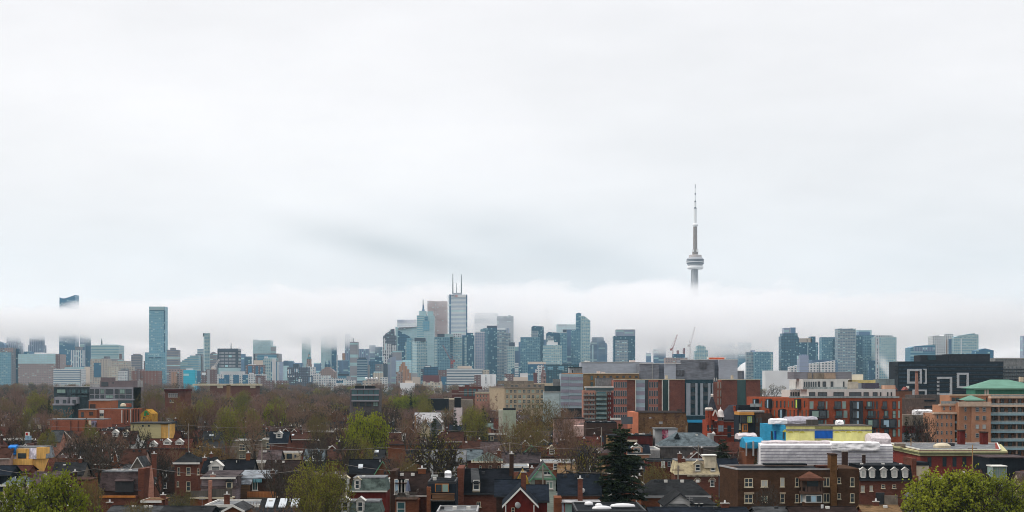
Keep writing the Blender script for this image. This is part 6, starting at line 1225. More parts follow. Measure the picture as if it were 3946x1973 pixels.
MB().box(X(568),X(835),-3.2,-3.0,Z(1020),Z(925)).build('deck_fence',wl('oldwood'),o); MB().box(X(888),X(1190),-3.2,-3.0,Z(1020),Z(900)).build('deck_fence',wl('oldwood'),o); MB().box(X(560),X(1195),-3.2,0,Z(1045),Z(1022)).build('deck_floor',FRM['cream'],o); MB().box(X(560),X(1190),-2.8,0,0,Z(1045)).build('lower_wall',wl('orange'),o); MB().box(X(838),X(886),-3.4,-2.6,0,Z(770)).build('brick_stack',wl('salmon'),o)
dmr=MB().box(X(1072),X(1160),-.9,.6,Z(900),Z(800)).build('dormer',FRM['cream'],o); MB().profile([(X(1045),Z(805)),(X(1175),Z(805)),(X(1110),Z(760))],-1.1,.8).build('dormer_roof',rf('charcoal'),dmr); MB().box(X(1085),X(1145),-1,-.85,Z(890),Z(820)).build('arched_window',GL['dark'],dmr)
o=Hs(21,'flat',1215,1750,740,745,8.2,'metal','darkbrick','brown brick house with pale metal roof, glass door and orange timber deck',L=12,trim=None,ch=((1760,640,.8,.1),))
X=lambda u:wx(600+u/3.903,o['_D'])-o.location.x; Z=lambda v:wz(1650+v/3.903,o['_D'])
MB().slab([(X(1210),-.5,Z(745)),(X(1750),-.5,Z(745)),(X(1755),9,Z(662)),(X(1240),9,Z(662))],.25).build('metal_roof',rf('metal'),o); MB().slab([(X(1205),-2.2,Z(832)),(X(1460),-2.2,Z(832)),(X(1460),-.1,Z(755)),(X(1215),-.1,Z(755))],.12).build('porch_roof',rf('metal'),o)
MB().box(X(1210),X(1425),-2.1,-.1,0,Z(838)).build('porch_wall',wl('oldwood') if 0 else plain('wall_tar_paper',(.11,.065,.035),.9,.4,'siding'),o); MB().box(X(1470),X(1600),-.8,-.05,Z(812),Z(762)).build('awning',plain('awning_blue',(.12,.28,.33),.5,.5,'vertical'),o); win(o,X(1495),Z(935),.9*1.2,2.1,-.02,'white','teal','v')
MB().box(X(1415),X(1838),-3.3,-3.15,Z(1025),Z(938)).build('timber_rail',wl('wood') if 0 else plain('timber_orange',(.3,.12,.045),.8,.35,'vertical'),o); MB().box(X(1415),X(1838),-3.1,0,Z(1040),Z(1026)).build('deck_floor',FRM['cream'],o); MB().box(X(1220),X(1838),-3,0,0,Z(1042)).build('lower_wall',wl('darkbrick'),o)
Hs(21,'side',480,1210,20,130,6.2,'redbrown','brick','long red brown roof right of the small pink turret',L=9)
Hs(21,'flat',0,340,50,52,6.4,'flatdark','brick','orange porch fronted red roofed row at far left centre',L=10)
o=Hs(21,'side',0,335,40,150,6.4,'redbrown','brick','red brown roof with orange balcony panel and little dormer',L=9,dm=((178,120,1.6,1.4,'dark'),))
MB().box(wx(600+35/3.9,o['_D'])-o.location.x,wx(600+150/3.9,o['_D'])-o.location.x,.2,1.6,wz(1650+150/3.9,o['_D']),wz(1650+110/3.9,o['_D'])).build('timber_balcony',wl('ply'),o)
Hs(21,'side',-150,510,155,290,6.2,'redbrown','brick','long red brown roof with three white peaked gables',L=9,dm=((-40,290,2.6,1,'white'),(170,250,2.6,1,'white'),(355,250,2.6,1,'white')))
Hs(21,'flat',425,700,70,75,6.6,'metal','brown','grey flat roofed house with orange boarded window',wn=((585,100,50,50,'orange','pale'),),L=9)
Hs(21,'side',700,985,40,160,6.4,'charcoal','grey','patchy grey shingle roof right of the orange boarded window',L=9,sk=((840,110,1.6,.7),))
Hs(21,'side',1110,1620,30,165,6.6,'green','beige','long dark green roof among bare twigs',L=9,wn=((1300,260,90,80),(1300,410,90,50)))
Hs(21,'flat',1200,1400,165,170,7.2,'flatdark','yellow' if 0 else 'olive','tan brick bay house with tall windows, left of the dark alley',wn=((1300,240,95,95,'cream','dark','x'),(1300,400,95,60,'cream','dark','x')),L=8)
Hs(21,'flat',1600,1865,150,155,7.2,'flatdark','olive','tan brick bay house with tall windows, right of the dark alley',wn=((1705,215,90,95,'cream','dark','x'),),L=8)
Hs(21,'side',1715,1980,50,210,6.6,'navy','brick','navy roof with small peaked dormer, behind the tan bay houses',L=9,dm=((1855,150,2.2,1.7,'white'),))
Hs(21,'side',1980,2400,60,160,6.3,'brown','brick','brown roof with square skylight right of the navy roof',L=9,sk=((2065,105,.9,.9),))
Hs(21,'side',1540,1860,325,470,6.4,'mauve','grey','pinkish grey shingle roof below the tan bay houses',L=9)
Hs(21,'flat',1880,2170,350,355,6.8,'flatgrey','cream','cream flat roofed dormer house with two small windows',wn=((1930,395,34,50,'grey'),(2100,395,36,50,'grey'),(2010,385,80,75,'dark','dark','v')),L=7)
Hs(21,'side',2235,2520,315,470,6.4,'greyblue','green','grey green roof with dark peaked dormer and white window',L=9,dm=((2395,465,2.3,2.0),),dmw='green')
# bottom strip
Hs(21,'side',60,790,1170,1290,5.6,'charcoal','black','long charcoal shingle roof cut by the bottom edge, left of centre',L=10,D=262)
Hs(21,'flat',735,1570,1140,1150,6.6,'flatgrey','grey','flat pale roof with glazed rooflight and brick chimney at the bottom edge',L=13,vt=((970,2),),ch=((1072,1000,.9,.3),),trim='white')
Hs(21,'gable',1025,1310,1150,1225,6.2,'grey','orange','small orange gable with white trim at the bottom edge',L=9,D=256)
Hs(21,'side',1560,2190,1060,1275,6.0,'charcoal','grey','dark roof with three large white skylights behind bare twigs at the bottom edge',L=10,sk=((1725,1135,1.35,3.2),(1915,1135,1.2,3.2),(2100,1135,1.3,3.0)))
Hs(20,'side',1620,2440,1165,1270,5.6,'grey','grey','long weathered grey roof at the bottom edge below the purple mansard',L=9,ch=((1650,1175,1.0),))
Hs(20,'hip',2150,2400,1045,1080,5.6,'tan','brick','low cream eaved brick house with tan roof near the bottom edge',L=8,ridge=.5,ch=((2455,1010,.9),))
# window 22
Hs(22,'side',180,790,320,465,6.2,'brown','brick','long brown roof with four black vents and a brick chimney',L=10,ch=((585,375,.8,.12),),vt=((345,1),(425,1),(600,1),(685,1)))
Hs(22,'side',800,1080,320,465,6.2,'charcoal','grey','charcoal roof with a white square skylight right of the long brown roof',L=10,sk=((980,355,1.2,1.2),))
Hs(22,'side',560,1190,470,660,6.3,'black','darkbrick','long near black roof behind the green mansard',L=10,sk=((740,580,1.1,1.6),))
Hs(22,'gable',930,1215,490,715,6.2,'black','orange','orange gable end with pale green bargeboards',L=12,trim='green',wn=((1108,640,38,70,'dark'),))
Hs(22,'mansard',600,1120,755,945,6.1,'slate','red','green slate mansard over deep red wall, with white eaves and small dormers',L=11,dm=((690,920,1.3,2.0,'cream'),(345,920,1.3,2.0,'cream'),(505,915,1.5,2.2,'cream')),vt=((400,2),(760,2)),trim='white')
Hs(22,'mansard',380,1035,1115,1290,5.4,'slate','green','lower green slate mansard with white dormers at the bottom edge',L=7,dm=((735,1265,1.3,1.9,'white'),(505,1265,1.4,1.9,'white')),trim='white',D=262)
Hs(22,'flat',1120,1200,770,780,7.6,'flatdark','cream','narrow pale house squeezed between green mansard and brown roof',L=9)
o=Hs(22,'side',1235,1735,655,985,5.4,'darkbrown','brick','dark brown roofed brick house with roof deck and grey parasol',L=11,ch=((1665,625,1.3),),vt=((1360,2),(1525,2)),D=278,cm='orange')
X=lambda u:wx(1200+u/3.903,o['_D'])-o.location.x; Z=lambda v:wz(1650+v/3.903,o['_D'])
MB().box(X(1275),X(1455),-1,3,Z(985),Z(815)).build('dormer',FRM['dark'],o); MB().slab([(X(1262),-1.5,Z(815)),(X(1462),-1.5,Z(815)),(X(1445),3,Z(775)),(X(1280),3,Z(775))],.1).build('dormer_roof',rf('brown'),o)
for i,pn in enumerate(('blue','dark','pale')): win(o,X(1310+i*52),Z(985),2.0*.6,2.5,-1.05,'white',pn,'n')
MB().box(X(1190),X(1275),-.8,9,0,Z(640)).build('party_wall',wl('darkbrick'),o)
MB().box(X(1290),X(1620),-5.5,-1,Z(1045),Z(1030)).build('deck_floor',FRM['brown'],o); MB().box(X(1290),X(1640),-5,-.1,0,Z(1046)).build('brick_wing',wl('orange'),o)
rl=MB(); 
for i in range(19): x=X(1300)+(X(1615)-X(1300))*i/18; rl.box(x-.04,x+.04,-5.4,-5.32,Z(1030),Z(945))
rl.box(X(1295),X(1620),-5.45,-5.28,Z(948),Z(936)); rl.box(X(1295),X(1302),-5.27,-1,Z(945),Z(925)); rl.box(X(1608),X(1618),-5.27,-1,Z(945),Z(905)); rl.build('deck_rail',wl('oldwood'),o)
win(o,X(1378),Z(1290),1.35,2.4,-5.02,'white','teal','h')
t=thing('parasol','folded blue grey parasol on the roof deck','parasol',(o.location.x+X(1470),o['_D']-3,Z(1030))); MB().tube((0,0,0),(0,0,3.0),.04).build('pole',FRM['grey'],t); MB().lathe([(.42,1.1),(.3,2.0),(.05,2.95)],8).build('canopy',plain('canvas_blue_grey',(.12,.14,.2),.8,.2),t)
o=Hs(22,'flat',1750,2170,795,800,7.6,'black','navy','black clad house with orange framed sliding door and timber balcony',L=12,trim='dark',vt=((1835,2),),D=272)
X=lambda u:wx(1200+u/3.903,o['_D'])-o.location.x; Z=lambda v:wz(1650+v/3.903,o['_D'])
MB().box(X(1860),X(2068),-.15,.1,Z(960),Z(835)).build('orange_door_frame',FRM['orange'],o); MB().box(X(1870),X(1960),-.22,-.1,Z(955),Z(845)).build('door_glass',GL['dark'],o); MB().box(X(1972),X(2058),-.2,-.1,Z(955),Z(845)).build('door_glass',GL['green'],o)
MB().box(X(1800),X(2160),-3,0,Z(1080),Z(1062)).build('balcony_floor',wl('oldwood'),o); rl=MB(); rl.box(X(1830),X(2160),-3,-2.9,Z(1060),Z(985)); rl.box(X(1795),X(2165),-3.1,-2.85,Z(978),Z(962)); rl.box(X(1795),X(1803),-2.8,0,Z(975),Z(925)); rl.build('balcony_rail',plain('timber_balcony_brown',(.12,.065,.035),.85,.5,'siding'),o)
rumple('white_cover',MATS['sheet_white_strapped'],o,X(1985),X(2080),Z(775),Z(705),5,3,.2,(6,4),.8,.3); MB().box(X(1740),X(1800),-1.5,10,0,Z(880)).build('brick_side',wl('orange'),o); MB().box(X(1785),X(1890),3,4,Z(745),Z(722)).build('skylight',GL['pale'],o)
Hs(22,'flat',1880,2500,1235,1250,5.4,'flatgrey','grey','flat grey roof with small vents at the bottom edge, centre',L=12,vt=((1950,1),(2140,2),(2350,2)),trim='grey',D=245)
o=Hs(22,'side',2230,2990,610,955,5.6,'black','brick','steep black shingle roof with long grey dormer above a brick wall',L=11,D=288)
X=lambda u:wx(1200+u/3.903,o['_D'])-o.location.x; Z=lambda v:wz(1650+v/3.903,o['_D'])
dmr=MB().box(X(2425),X(2535),-.2,3,Z(962),Z(810)).build('dormer',FRM['cream'],o); MB().slab([(X(2405),-.6,Z(812)),(X(2545),-.6,Z(812)),(X(2500),5.4,Z(622)),(X(2385),5.4,Z(622))],.15).build('dormer_roof',rf('grey'),dmr); win(dmr,X(2480),Z(925),1.15,1.7,-.22,'white','dark','h',0,True)
MB().box(X(2195),X(2290),-1,11,0,Z(600)).build('party_wall',wl('brick'),o); chimney(o,X(3010),4,Z(720),3.6,.75,'darkbrick'); win(o,X(2518),Z(1185),.7,.9,-.02,'cream','dark','v')
Hs(22,'flat',1040,1340,60,68,7.4,'white','brown','flat roofed dark brown house with white roof edge and sliding window',wn=((1222,118,112,90,'grey','dark','v'),),L=8,trim='white')
Hs(22,'side',1150,1600,70,230,6.6,'brown','orange','brown roof over orange brick wall beside the white edged flat roof',L=9,dm=((1388,195,1.3,2.2,'white'),))
Hs(22,'side',650,975,10,180,6.6,'black','brick','dark blue black roof behind a yellowish twiggy tree',L=9,wn=((912,235,38,36),))
Hs(22,'gable',480,780,170,310,6.4,'grey','brick','grey house with arched white gable among dark branches',L=10)
Hs(22,'flat',-50,330,40,45,7.2,'flatdark','darkbrick','dark flat roofed terrace with white roof pipes, left of centre',L=10,vt=((55,2),(110,2),(180,2),(230,2)))
Hs(22,'flat',325,590,5,8,7.2,'flatdark','brown','dark brown terrace with white downpipe behind black branches',L=10,wn=((420,80,90,90,'cream'),))
Hs(22,'side',1700,2300,320,700,5.8,'lightgrey','grey','big pale grey roof behind the many stemmed dark tree',L=14,D=385)
Hs(22,'side',2270,2560,320,470,6.4,'greyblue','brick','grey green roof with small vent left of the slate pyramid roof',L=9,vt=((2400,1),))
Hs(22,'side',1950,2280,60,190,6.8,'brown','brick','brown grey roof behind the many stemmed dark tree, right side',L=9)
Hs(22,'side',2280,2540,190,300,6.6,'brown','brick','plain brown roof with white pipe, left of the purple shingle roof',L=9,ch=((2525,255,.7),))
# window 23
Hs(23,'hip',90,520,355,490,8.4,'slate','brick','brick house with pale green slate pyramid roof and bracketed white cornice',L=7.5,trim='cream',wn=((200,565,38,60,'cream'),(345,560,60,80,'cream'),(475,565,28,90,'cream')))
Hs(23,'side',530,1095,365,515,6.8,'purple','brick','long purple grey shingle roof with four black vents',L=9,vt=((585,1),(725,1),(858,1),(988,1)),ch=((475,345,1.0),))
Hs(23,'side',215,810,205,360,6.5,'mauve','brick','pink grey shingle roof with dark gable shadow behind the slate pyramid roof',L=9)
Hs(23,'gable',860,1080,258,360,6.6,'green','beige','small dark green roofed gable with arched window',L=10,trim='green')
Hs(23,'side',1080,1380,260,410,6.7,'redbrown','red','red brown roofed house right of the dark green gable',L=9,dm=((1275,395,2.6,1.6,'cream'),),dmw='red')
Hs(23,'side',1360,1640,240,400,6.7,'brown','brick','brown grey roof below tall bare tree, centre right',L=9)
Hs(23,'flat',1110,1640,495,500,7.6,'metal','orange','salmon brick house with pale metal roof and white framed windows',L=14,wn=((1328,530,64,85),(1600,505,50,36)),trim='white')
Hs(23,'flat',510,930,560,570,7.6,'metal','navy','dark clad house with stepped black roof beside yellow gable',L=12,trim='white')
o=Hs(23,'gable',955,1345,525,770,6.0,'taupe' if 0 else 'grey','mint','white stucco house with green gable trim and bay window',L=12,trim='green',wn=((1205,650,118,55,'white','dark','v'),(1240,800,110,110,'white','green','v')),D=300)
X=lambda u:wx(1800+u/3.903,o['_D'])-o.location.x; Z=lambda v:wz(1650+v/3.903,o['_D'])
MB().box(X(985),X(1345),-.2,-.02,Z(772),Z(755)).build('trim_board',FRM['green'],o); MB().box(X(1110),X(1300),-.2,-.02,Z(648),Z(640)).build('trim_board',FRM['green'],o); MB().box(X(1020),X(1180),-.3,-.03,Z(900),Z(775)).build('porch_shade',FRM['brown'],o)
Hs(23,'gable',735,935,608,795,6.6,'black','yellow','narrow bright yellow gable with yellow trim',L=9,trim='yellow',D=322)
o=Hs(23,'gable',560,1040,890,1135,5.7,'navy','red','deep red gable fronted house with white trim and downpipes',L=13,trim='white',wn=((692,1195,50,90,'cream'),),D=250)
X=lambda u:wx(1800+u/3.903,o['_D'])-o.location.x; Z=lambda v:wz(1650+v/3.903,o['_D'])
for sg in (X(582),X(1005)): MB().tube((sg,-.4,Z(1150)),(sg,-.35,0),.07).build('downpipe',FRM['white'],o)
chimney(o,X(852),6,Z(950),Z(700)-Z(950),.75,'brick',False); MB().lathe([(.5,0),(.4,.12),(.1,.2)],12).build('satellite_dish',FRM['grey'],o,loc=(X(762),-.4,Z(1155))).rotation_euler=(math.radians(80),0,.5)
Hs(23,'side',440,840,770,1000,6,'navy','darkbrick','navy shingled roof sloping down left of the red gable',L=10,D=266)
Hs(23,'side',880,1205,850,1080,5.6,'navy','red','navy shingled roof right of the red gable, with white gutter',L=10,D=262)
o=Hs(23,'side',1390,2000,685,985,6.0,'navy','orange','broad navy roof over orange brick with white lower flat roof',L=12,vt=((1475,1),(1640,1),(1808,1)),D=285)
X=lambda u:wx(1800+u/3.903,o['_D'])-o.location.x; Z=lambda v:wz(1650+v/3.903,o['_D'])
MB().box(X(1400),X(1985),-6.5,-.05,Z(1085),Z(1072)).build('flat_wing_roof',rf('white'),o); MB().box(X(1410),X(1985),-6,-.05,0,Z(1090)).build('lavender_wall',wl('lav'),o); MB().box(X(1300),X(1408),-6,-.05,0,Z(1010)).build('brick_side',wl('orange'),o); chimney(o,X(1690),-3,Z(1065),3.6,.8,'brick'); win(o,X(1510),Z(1250),1.5,1.9,-6.02,'red','green','n')
MB().lathe([(.45,0),(.35,.12),(.1,.2)],12).build('satellite_dish',FRM['grey'],o,loc=(X(1735),-.6,Z(935))).rotation_euler=(math.radians(80),0,-.5)
o=Hs(23,'side',1380,2060,548,672,6.4,'tan','brick','tan shingled roof with one white framed gable',L=9,dm=((1835,672,3.4,.9,'white'),),ch=((1405,520,1.0),))
o=Hs(23,'flat',1640,2700,1225,1240,6.2,'flatdark','black','modern black house with white domed skylights at the bottom edge',L=17,trim='dark',D=238)
for u,v,w_,dy in ((1830,1140,1.3,12),(1980,1180,1.1,8.5),(2340,1180,3.7,8),(2025,1225,2.8,3.5)):
    MB().lathe([(.5,0),(.5,.12),(.45,.32),(.25,.45),(.02,.5)],16).build('domed_skylight',glassy('skylight_dome',(.62,.62,.63),.25,.6,.05),o,True,loc=(wx(1800+u/3.903,238+dy)-o.location.x,dy,wz(1650+1232/3.903,238)-.1)).scale=(w_,1.4,1.0)
Hs(23,'flat',310,560,80,85,7.2,'flatdark','greybrick','grey flat topped house with double window among twigs',wn=((372,120,50,60,'cream','dark','v'),),L=9)
# window 24
o=Hs(24,'hip',570,1470,65,262,7.8,'greyblue','taupe','large pale grey hipped roof hall with gablet and plain taupe wall',L=16,ridge=.42,trim='grey')
X=lambda u:wx(2400+u/3.903,o['_D'])-o.location.x; Z=lambda v:wz(1650+v/3.903,o['_D'])
MB().slab([(X(785),3,Z(145)),(X(835),3,Z(70)),(X(835),8,Z(66)),(X(790),8,Z(120))],.2).build('gablet_roof',rf('greyblue'),o); MB().slab([(X(835),3,Z(70)),(X(885),3,Z(160)),(X(900),8,Z(120)),(X(835),8,Z(66))],.2).build('gablet_roof',rf('greyblue'),o); MB().profile([(X(790),Z(150)),(X(880),Z(155)),(X(835),Z(82))],3.4,6).build('gablet_wall',FRM['dark'],o)
Hs(24,'flat',385,850,470,480,7.2,'flatdark','darkred','dark red terrace with purple flat roof beside the cream mansard',L=13,wn=((605,500,60,90,'white','pale','h'),(698,500,48,80,'grey')),trim='dark')
Hs(24,'side',85,400,245,375,6.6,'navy','peach','small navy roofed house with white framed peach gable',L=9,dm=((215,365,3.2,1.5,'white'),),dmw='peach')
Hs(24,'flat',390,560,300,310,7.4,'flatgrey','conc','plain pale concrete roof structure left of the large grey hipped roof',L=20)
o=Hs(24,'mansard',790,1440,495,690,6.6,'cream' if 0 else plain('roof_cream_worn',(.45,.38,.24),.9,.4,'shingle',0,(.25,.2,.15)),'brick','cream mansard roofed house with ornate trim over red brick arches',L=11,dm=((1128,650,1.8,1.9,'cream'),(1355,650,1.6,2.0,'cream')),dmw='cream',trim='cream',ch=((855,385,.9,.1),(915,470,.8,.1)),wn=((1345,775,58,100,'white'),))
X=lambda u:wx(2400+u/3.903,o['_D'])-o.location.x; Z=lambda v:wz(1650+v/3.903,o['_D'])
MB().box(X(1225),X(1405),-.2,4,Z(600),Z(415)).build('cream_tower',FRM['cream'],o); MB().box(X(1208),X(1412),-.5,4.3,Z(418),Z(402)).build('tower_cornice',FRM['white'],o)
for i in range(26): MB().box(X(965+i*18),X(973+i*18),-.45,-.05,Z(725),Z(705)).build('bracket',FRM['cream'],o)
for u in (1120,1345):
    m_=MB()
    for k_ in range(9):
        a=math.pi*k_/8; a2=math.pi*(k_+.6)/8; R0,R1=X(u+58)-X(u),X(u+40)-X(u); c=(X(u),Z(800)); P=lambda t,r:(c[0]+math.cos(t)*r,-.06,c[1]+math.sin(t)*r)
        m_.quad(P(a,R1),P(a,R0),P(a2,R0),P(a2,R1))
    m_.build('arch_stones',FRM['cream'],o)
Hs(24,'hip',290,1290,770,1005,5.6,'charcoal','orange','broad charcoal grey roof with three white vents above orange brick',L=12,ridge=.62,trim='grey',vt=((645,2),(893,2),(1125,2),(490,1),(557,1)),D=292)
o=Hs(24,'gable',640,1085,965,1140,5.0,'charcoal','white','white gabled house with dark grey roof, in front of the charcoal roof',L=10,trim='dark',D=268)
X=lambda u:wx(2400+u/3.903,o['_D'])-o.location.x; Z=lambda v:wz(1650+v/3.903,o['_D'])
MB().slab([(X(640),-2,Z(1185)),(X(1025),-2,Z(1185)),(X(930),-.1,Z(1140)),(X(690),-.1,Z(1140))],.2).build('porch_roof',rf('grey'),o); MB().slab([(X(1000),-.5,Z(1140)),(X(1410),-.5,Z(1140)),(X(1330),5,Z(1070)),(X(985),5,Z(1060))],.2).build('side_wing_roof',rf('charcoal'),o); MB().box(X(1060),X(1385),-.2,5,0,Z(1150)).build('side_wing_wall',wl('white'),o); win(o,X(1110),Z(1210),1.0,.9,-.22,'white','dark','n'); win(o,X(1168),Z(1210),.8,.9,-.22,'white','dark','n')
Hs(24,'side',430,1890,1200,1300,5.2,'navy','grey','long dark blue roof strip along the bottom edge below the brown apartments',L=9,D=250,ch=((1535,1230,1.2),))
Hs(24,'side',2040,2560,1180,1300,5.2,'grey','grey','weathered grey roof at the bottom edge under the bare black tree',L=9,D=254)
Hs(25,'side',975,1660,1228,1330,5.2,'darkbrown','brick','dark brown roof strip at the bottom edge below the sunroom',L=9,D=252)
Hs(25,'side',1740,2120,1215,1330,5.4,'tan','brick','tan brown roof at the bottom edge left of the green tree',L=9,ch=((1838,1200,.9,),),D=262)
o=Hs(25,'mansard',1668,2225,808,950,6.9,'black','brick','black mansard roof with five white peaked dormers',L=14,dm=((1705,930,1.3,1.8,'white'),(1800,930,1.3,1.8,'white'),(1922,930,1.3,1.8,'white'),(2035,930,1.3,1.8,'white'),(2147,930,1.3,1.8,'white')),pn='pale',vt=((1742,2),(1970,2),(2157,2)),trim='dark',wn=((1700,1010,40,70,'cream'),(1790,1010,34,60,'cream','pale'),(1915,1000,40,40,'cream','dark'),(2030,1000,40,40,'cream','dark')))
X=lambda u:wx(2700+u/2.723,o['_D'])-o.location.x; Z=lambda v:wz(1500+v/2.723,o['_D'])
MB().box(X(2218),X(2262),-.2,8,0,Z(725)).build('brick_party_wall',wl('brick'),o); MB().box(X(2262),X(2400),.5,8,0,Z(800)).build('next_bay',FRM['cream'],o); MB().box(X(2262),X(2400),.3,8.2,Z(800),Z(768)).build('next_bay_roof',rf('flatdark'),o); MB().box(X(2218),X(2262),-2,-.3,0,Z(905)).build('lower_stack',wl('orange'),o)
for u in (1600,1805): chimney(o,X(u),9,Z(765),1.9 if u==1600 else 1.2,1.2 if u==1600 else .7,'darkbrick',False)
b=Bd('garden_wall','dark yard wall with pale panel beside the green tree',25,1840,2130,325,cat='wall'); b.box('dark_wall',1840,1930,1085,None,0,.4,FRM['dark']); b.box('pale_panel',1930,2070,1115,None,-.3,.3,wl('beige'))
# mid distance houses read from windows 10-13
Hs(10,'flat',180,510,615,620,7,'flatgrey','darkbrick','dark brick terrace with white roof clutter, far left',L=12,vt=((250,2),(300,2),(350,2)))
Hs(10,'flat',515,675,605,612,7,'flatgrey','conc','pale plain wall house left of a small brick turret',L=10)
Hs(10,'flat',680,775,605,608,7.4,'flatdark','orange','small square orange brick house before the grey low rise',L=7)
Hs(10,'hip',850,940,655,668,7,'charcoal','white','small white house with upright window in front of the teal frames',L=6,wn=((912,685,44,40,'grey','teal'),))
Hs(10,'hip',910,1080,720,748,6.8,'grey','cream','low cream house with grey hipped roof beside the school',L=7,ridge=.4)
Hs(10,'gable',480,610,445,505,7,'lightgrey','grey','grey hip roofed house under the yellow green round tree',L=10)
Hs(10,'side',600,780,500,565,7,'charcoal','grey','dark grey roofed house left of a little conifer',L=10)
Hs(10,'gable',0,95,490,545,7,'darkbrown','white','small white gable at the left edge of the trees',L=8)
Hs(10,'gable',265,350,930,1000,6.6,'brown','brick','brown roof with white peaked gable, first of two at left',L=9)
Hs(10,'gable',430,480,915,990,6.6,'brown','cream','narrow white peak, second of two at left',L=9)
Hs(10,'side',900,1180,1015,1090,6.2,'redbrown','brick','red brown roofs behind bare twigs in front of the long brick shed',L=9)
Hs(10,'side',1440,2020,1015,1200,6,'brown','white','long brown roof with two white dormers behind bare trees',L=10,dm=((1730,1110,2.2,1.8,'white'),(1885,1105,1.9,1.7,'cream')))
Hs(10,'flat',1660,2160,1168,1172,6.6,'flatgrey','white','white walled house below the roof with two dormers',wn=((1760,1195,80,40,'grey'),),L=8)
Hs(10,'side',2130,2420,825,880,6.6,'darkbrown','brick','dark brown roof with white peak below the yellow mural',L=8,dm=((2265,880,2.6,.8,'white'),))
Hs(10,'side',2400,2576,825,895,6.6,'greyblue','brick','grey green roof with white peak right of the yellow mural',L=8,dm=((2495,895,2.8,.9,'white'),))
Hs(11,'side',235,560,850,1010,6.2,'navy','navy','dark navy roofed pair with red brick gable stack',L=9,ch=((300,895,1.0),))
Hs(11,'gable',500,620,868,950,6.3,'tan','brown','tan roofed gable with white edge beside the navy pair',L=10)
Hs(11,'side',600,850,800,890,6.6,'greyblue','darkbrick','dark red and grey green roof behind the small green pyramid',L=9,ch=((795,800,.7),))
Hs(11,'hip',650,815,872,950,6.4,'green','brown','small dark green pyramid roof',L=8)
Hs(11,'gable',800,960,905,1000,6.2,'grey','navy','blue grey gable with white bargeboards',L=10)
Hs(11,'side',640,940,990,1040,6.3,'metal','brown','low white metal roof left of the blue grey gable',L=8)
Hs(11,'flat',740,960,710,716,7.2,'flatdark','darkbrick','dark flat roofed terrace behind sparse trees, left of centre',L=12)
Hs(11,'flat',2000,2190,630,640,7.4,'flatdark','darkbrick','dark terrace with pale parapet left of the white fronted house',L=12)
Hs(11,'flat',2190,2470,695,700,7,'white','white','white and orange fronted flat roofed house',wn=((2240,725,40,40,'dark'),(2400,725,60,40,'orange')),L=9)
Hs(11,'side',2110,2290,770,820,6.6,'redbrown','cream','cream house with red roof and dark windows',L=7,wn=((2240,800,40,60,'dark'),))
Hs(11,'gable',2115,2245,855,890,5.8,'darkbrown','cream','little cream gable with a yellow pole beside it',L=8)
Hs(11,'side',1940,2080,725,785,6.8,'navy','brown','brown house with white peak and blue roof behind bare tree',L=8,dm=((1945,780,2.6,1.2,'white'),))
Hs(11,'flat',1815,2080,795,800,6.8,'flatdark','cream','cream dormer row with dark roof left of the little cream gable',wn=((1860,820,40,40),(2020,820,40,40)),L=8)
Hs(12,'flat',1420,1900,655,660,7,'flatdark','darkbrick','dark cluttered terrace row in front of the low dark block',L=14,vt=((1500,2),(1620,2),(1700,2),(1780,2)))
Hs(12,'gable',1360,1490,670,725,6.8,'lightgrey','grey','pale grey gabled house left of the long white metal roof',L=10)
o=Hs(12,'side',1545,2140,740,885,6.2,'white','white','long white metal roofed building with blue grey end',L=16)
Hs(12,'gable',1620,1770,850,940,6,'greyblue','cream','pale blue gabled house with cream front below the white metal roof',L=10)
Hs(12,'gable',1790,1950,815,905,6.2,'brown','grey','grey gabled house with white edge behind the dark conifer top',L=10)
Hs(12,'side',2010,2290,800,900,6.4,'darkbrown','red','brown roof with small red gable, left of two slim trees',L=9)
Hs(12,'gable',2000,2085,860,910,6.4,'charcoal','red','small deep red gable end',L=8)
Hs(12,'side',2080,2330,925,1000,6.2,'navy','brown','low dark blue roof with white vents under the red gable',L=8,vt=((2150,2),(2210,2)))
Hs(12,'side',700,1160,995,1050,6.4,'brown','brick','wide brown ridge below the bright green small tree',L=9)
Hs(12,'gable',1060,1125,900,985,6.4,'darkbrown','yellow' if 0 else 'beige','tall narrow tan gable peak right of the bright green small tree',L=8)
Hs(12,'flat',690,850,890,900,6.8,'metal','white','white roofed low house under the bright green small tree',L=9)
Hs(12,'side',550,690,890,950,6.6,'mauve','brick','pale brown roof left of the bright green small tree',L=8)
o=Hs(12,'side',1275,1715,345,475,9,'taupe' if 0 else 'brown','stone','broad brown church hall roof with white end copings',L=18,zg=4)
Hs(12,'flat',1300,1580,568,572,9,'white','brick','flat roofed brick house with white roof edge below the green hedge trees',L=10,zg=1)
Hs(13,'gable',25,60,980,1030,6.8,'slate','cream','cream peak beside the pale slate roof',L=8)
Hs(13,'side',40,385,1030,1110,6.6,'slate','brick','pale green slate roof behind the slim trees',L=9)
Hs(13,'side',0,330,1095,1190,6.2,'redbrown','orange','orange red roof in front of the pale slate roof',L=9)
Hs(13,'flat',300,410,830,850,7,'flatgrey','grey','pale grey gable cluster right of the tall conifer',L=10)
Hs(13,'flat',430,560,1180,1185,6.6,'flatgrey','grey','grey flat roofed box house among orange twigs',L=8,wn=((470,1215,40,40),))
Hs(13,'side',385,560,970,1110,6.6,'redbrown','darkred','dark red roofed house right of the pale slate roof',L=9)
Hs(13,'side',1240,1560,1060,1180,6.4,'mauve','pink','faded pink roof behind the leafless tree, centre right',L=9)
Hs(26,'side',395,580,365,470,6.8,'grey','grey','patchy grey roof between the red condo and orange apartments',L=9)
Hs(26,'side',560,730,365,465,6.8,'brown','brown','brown roof beside the patchy grey roof, left of the orange apartments',L=9)
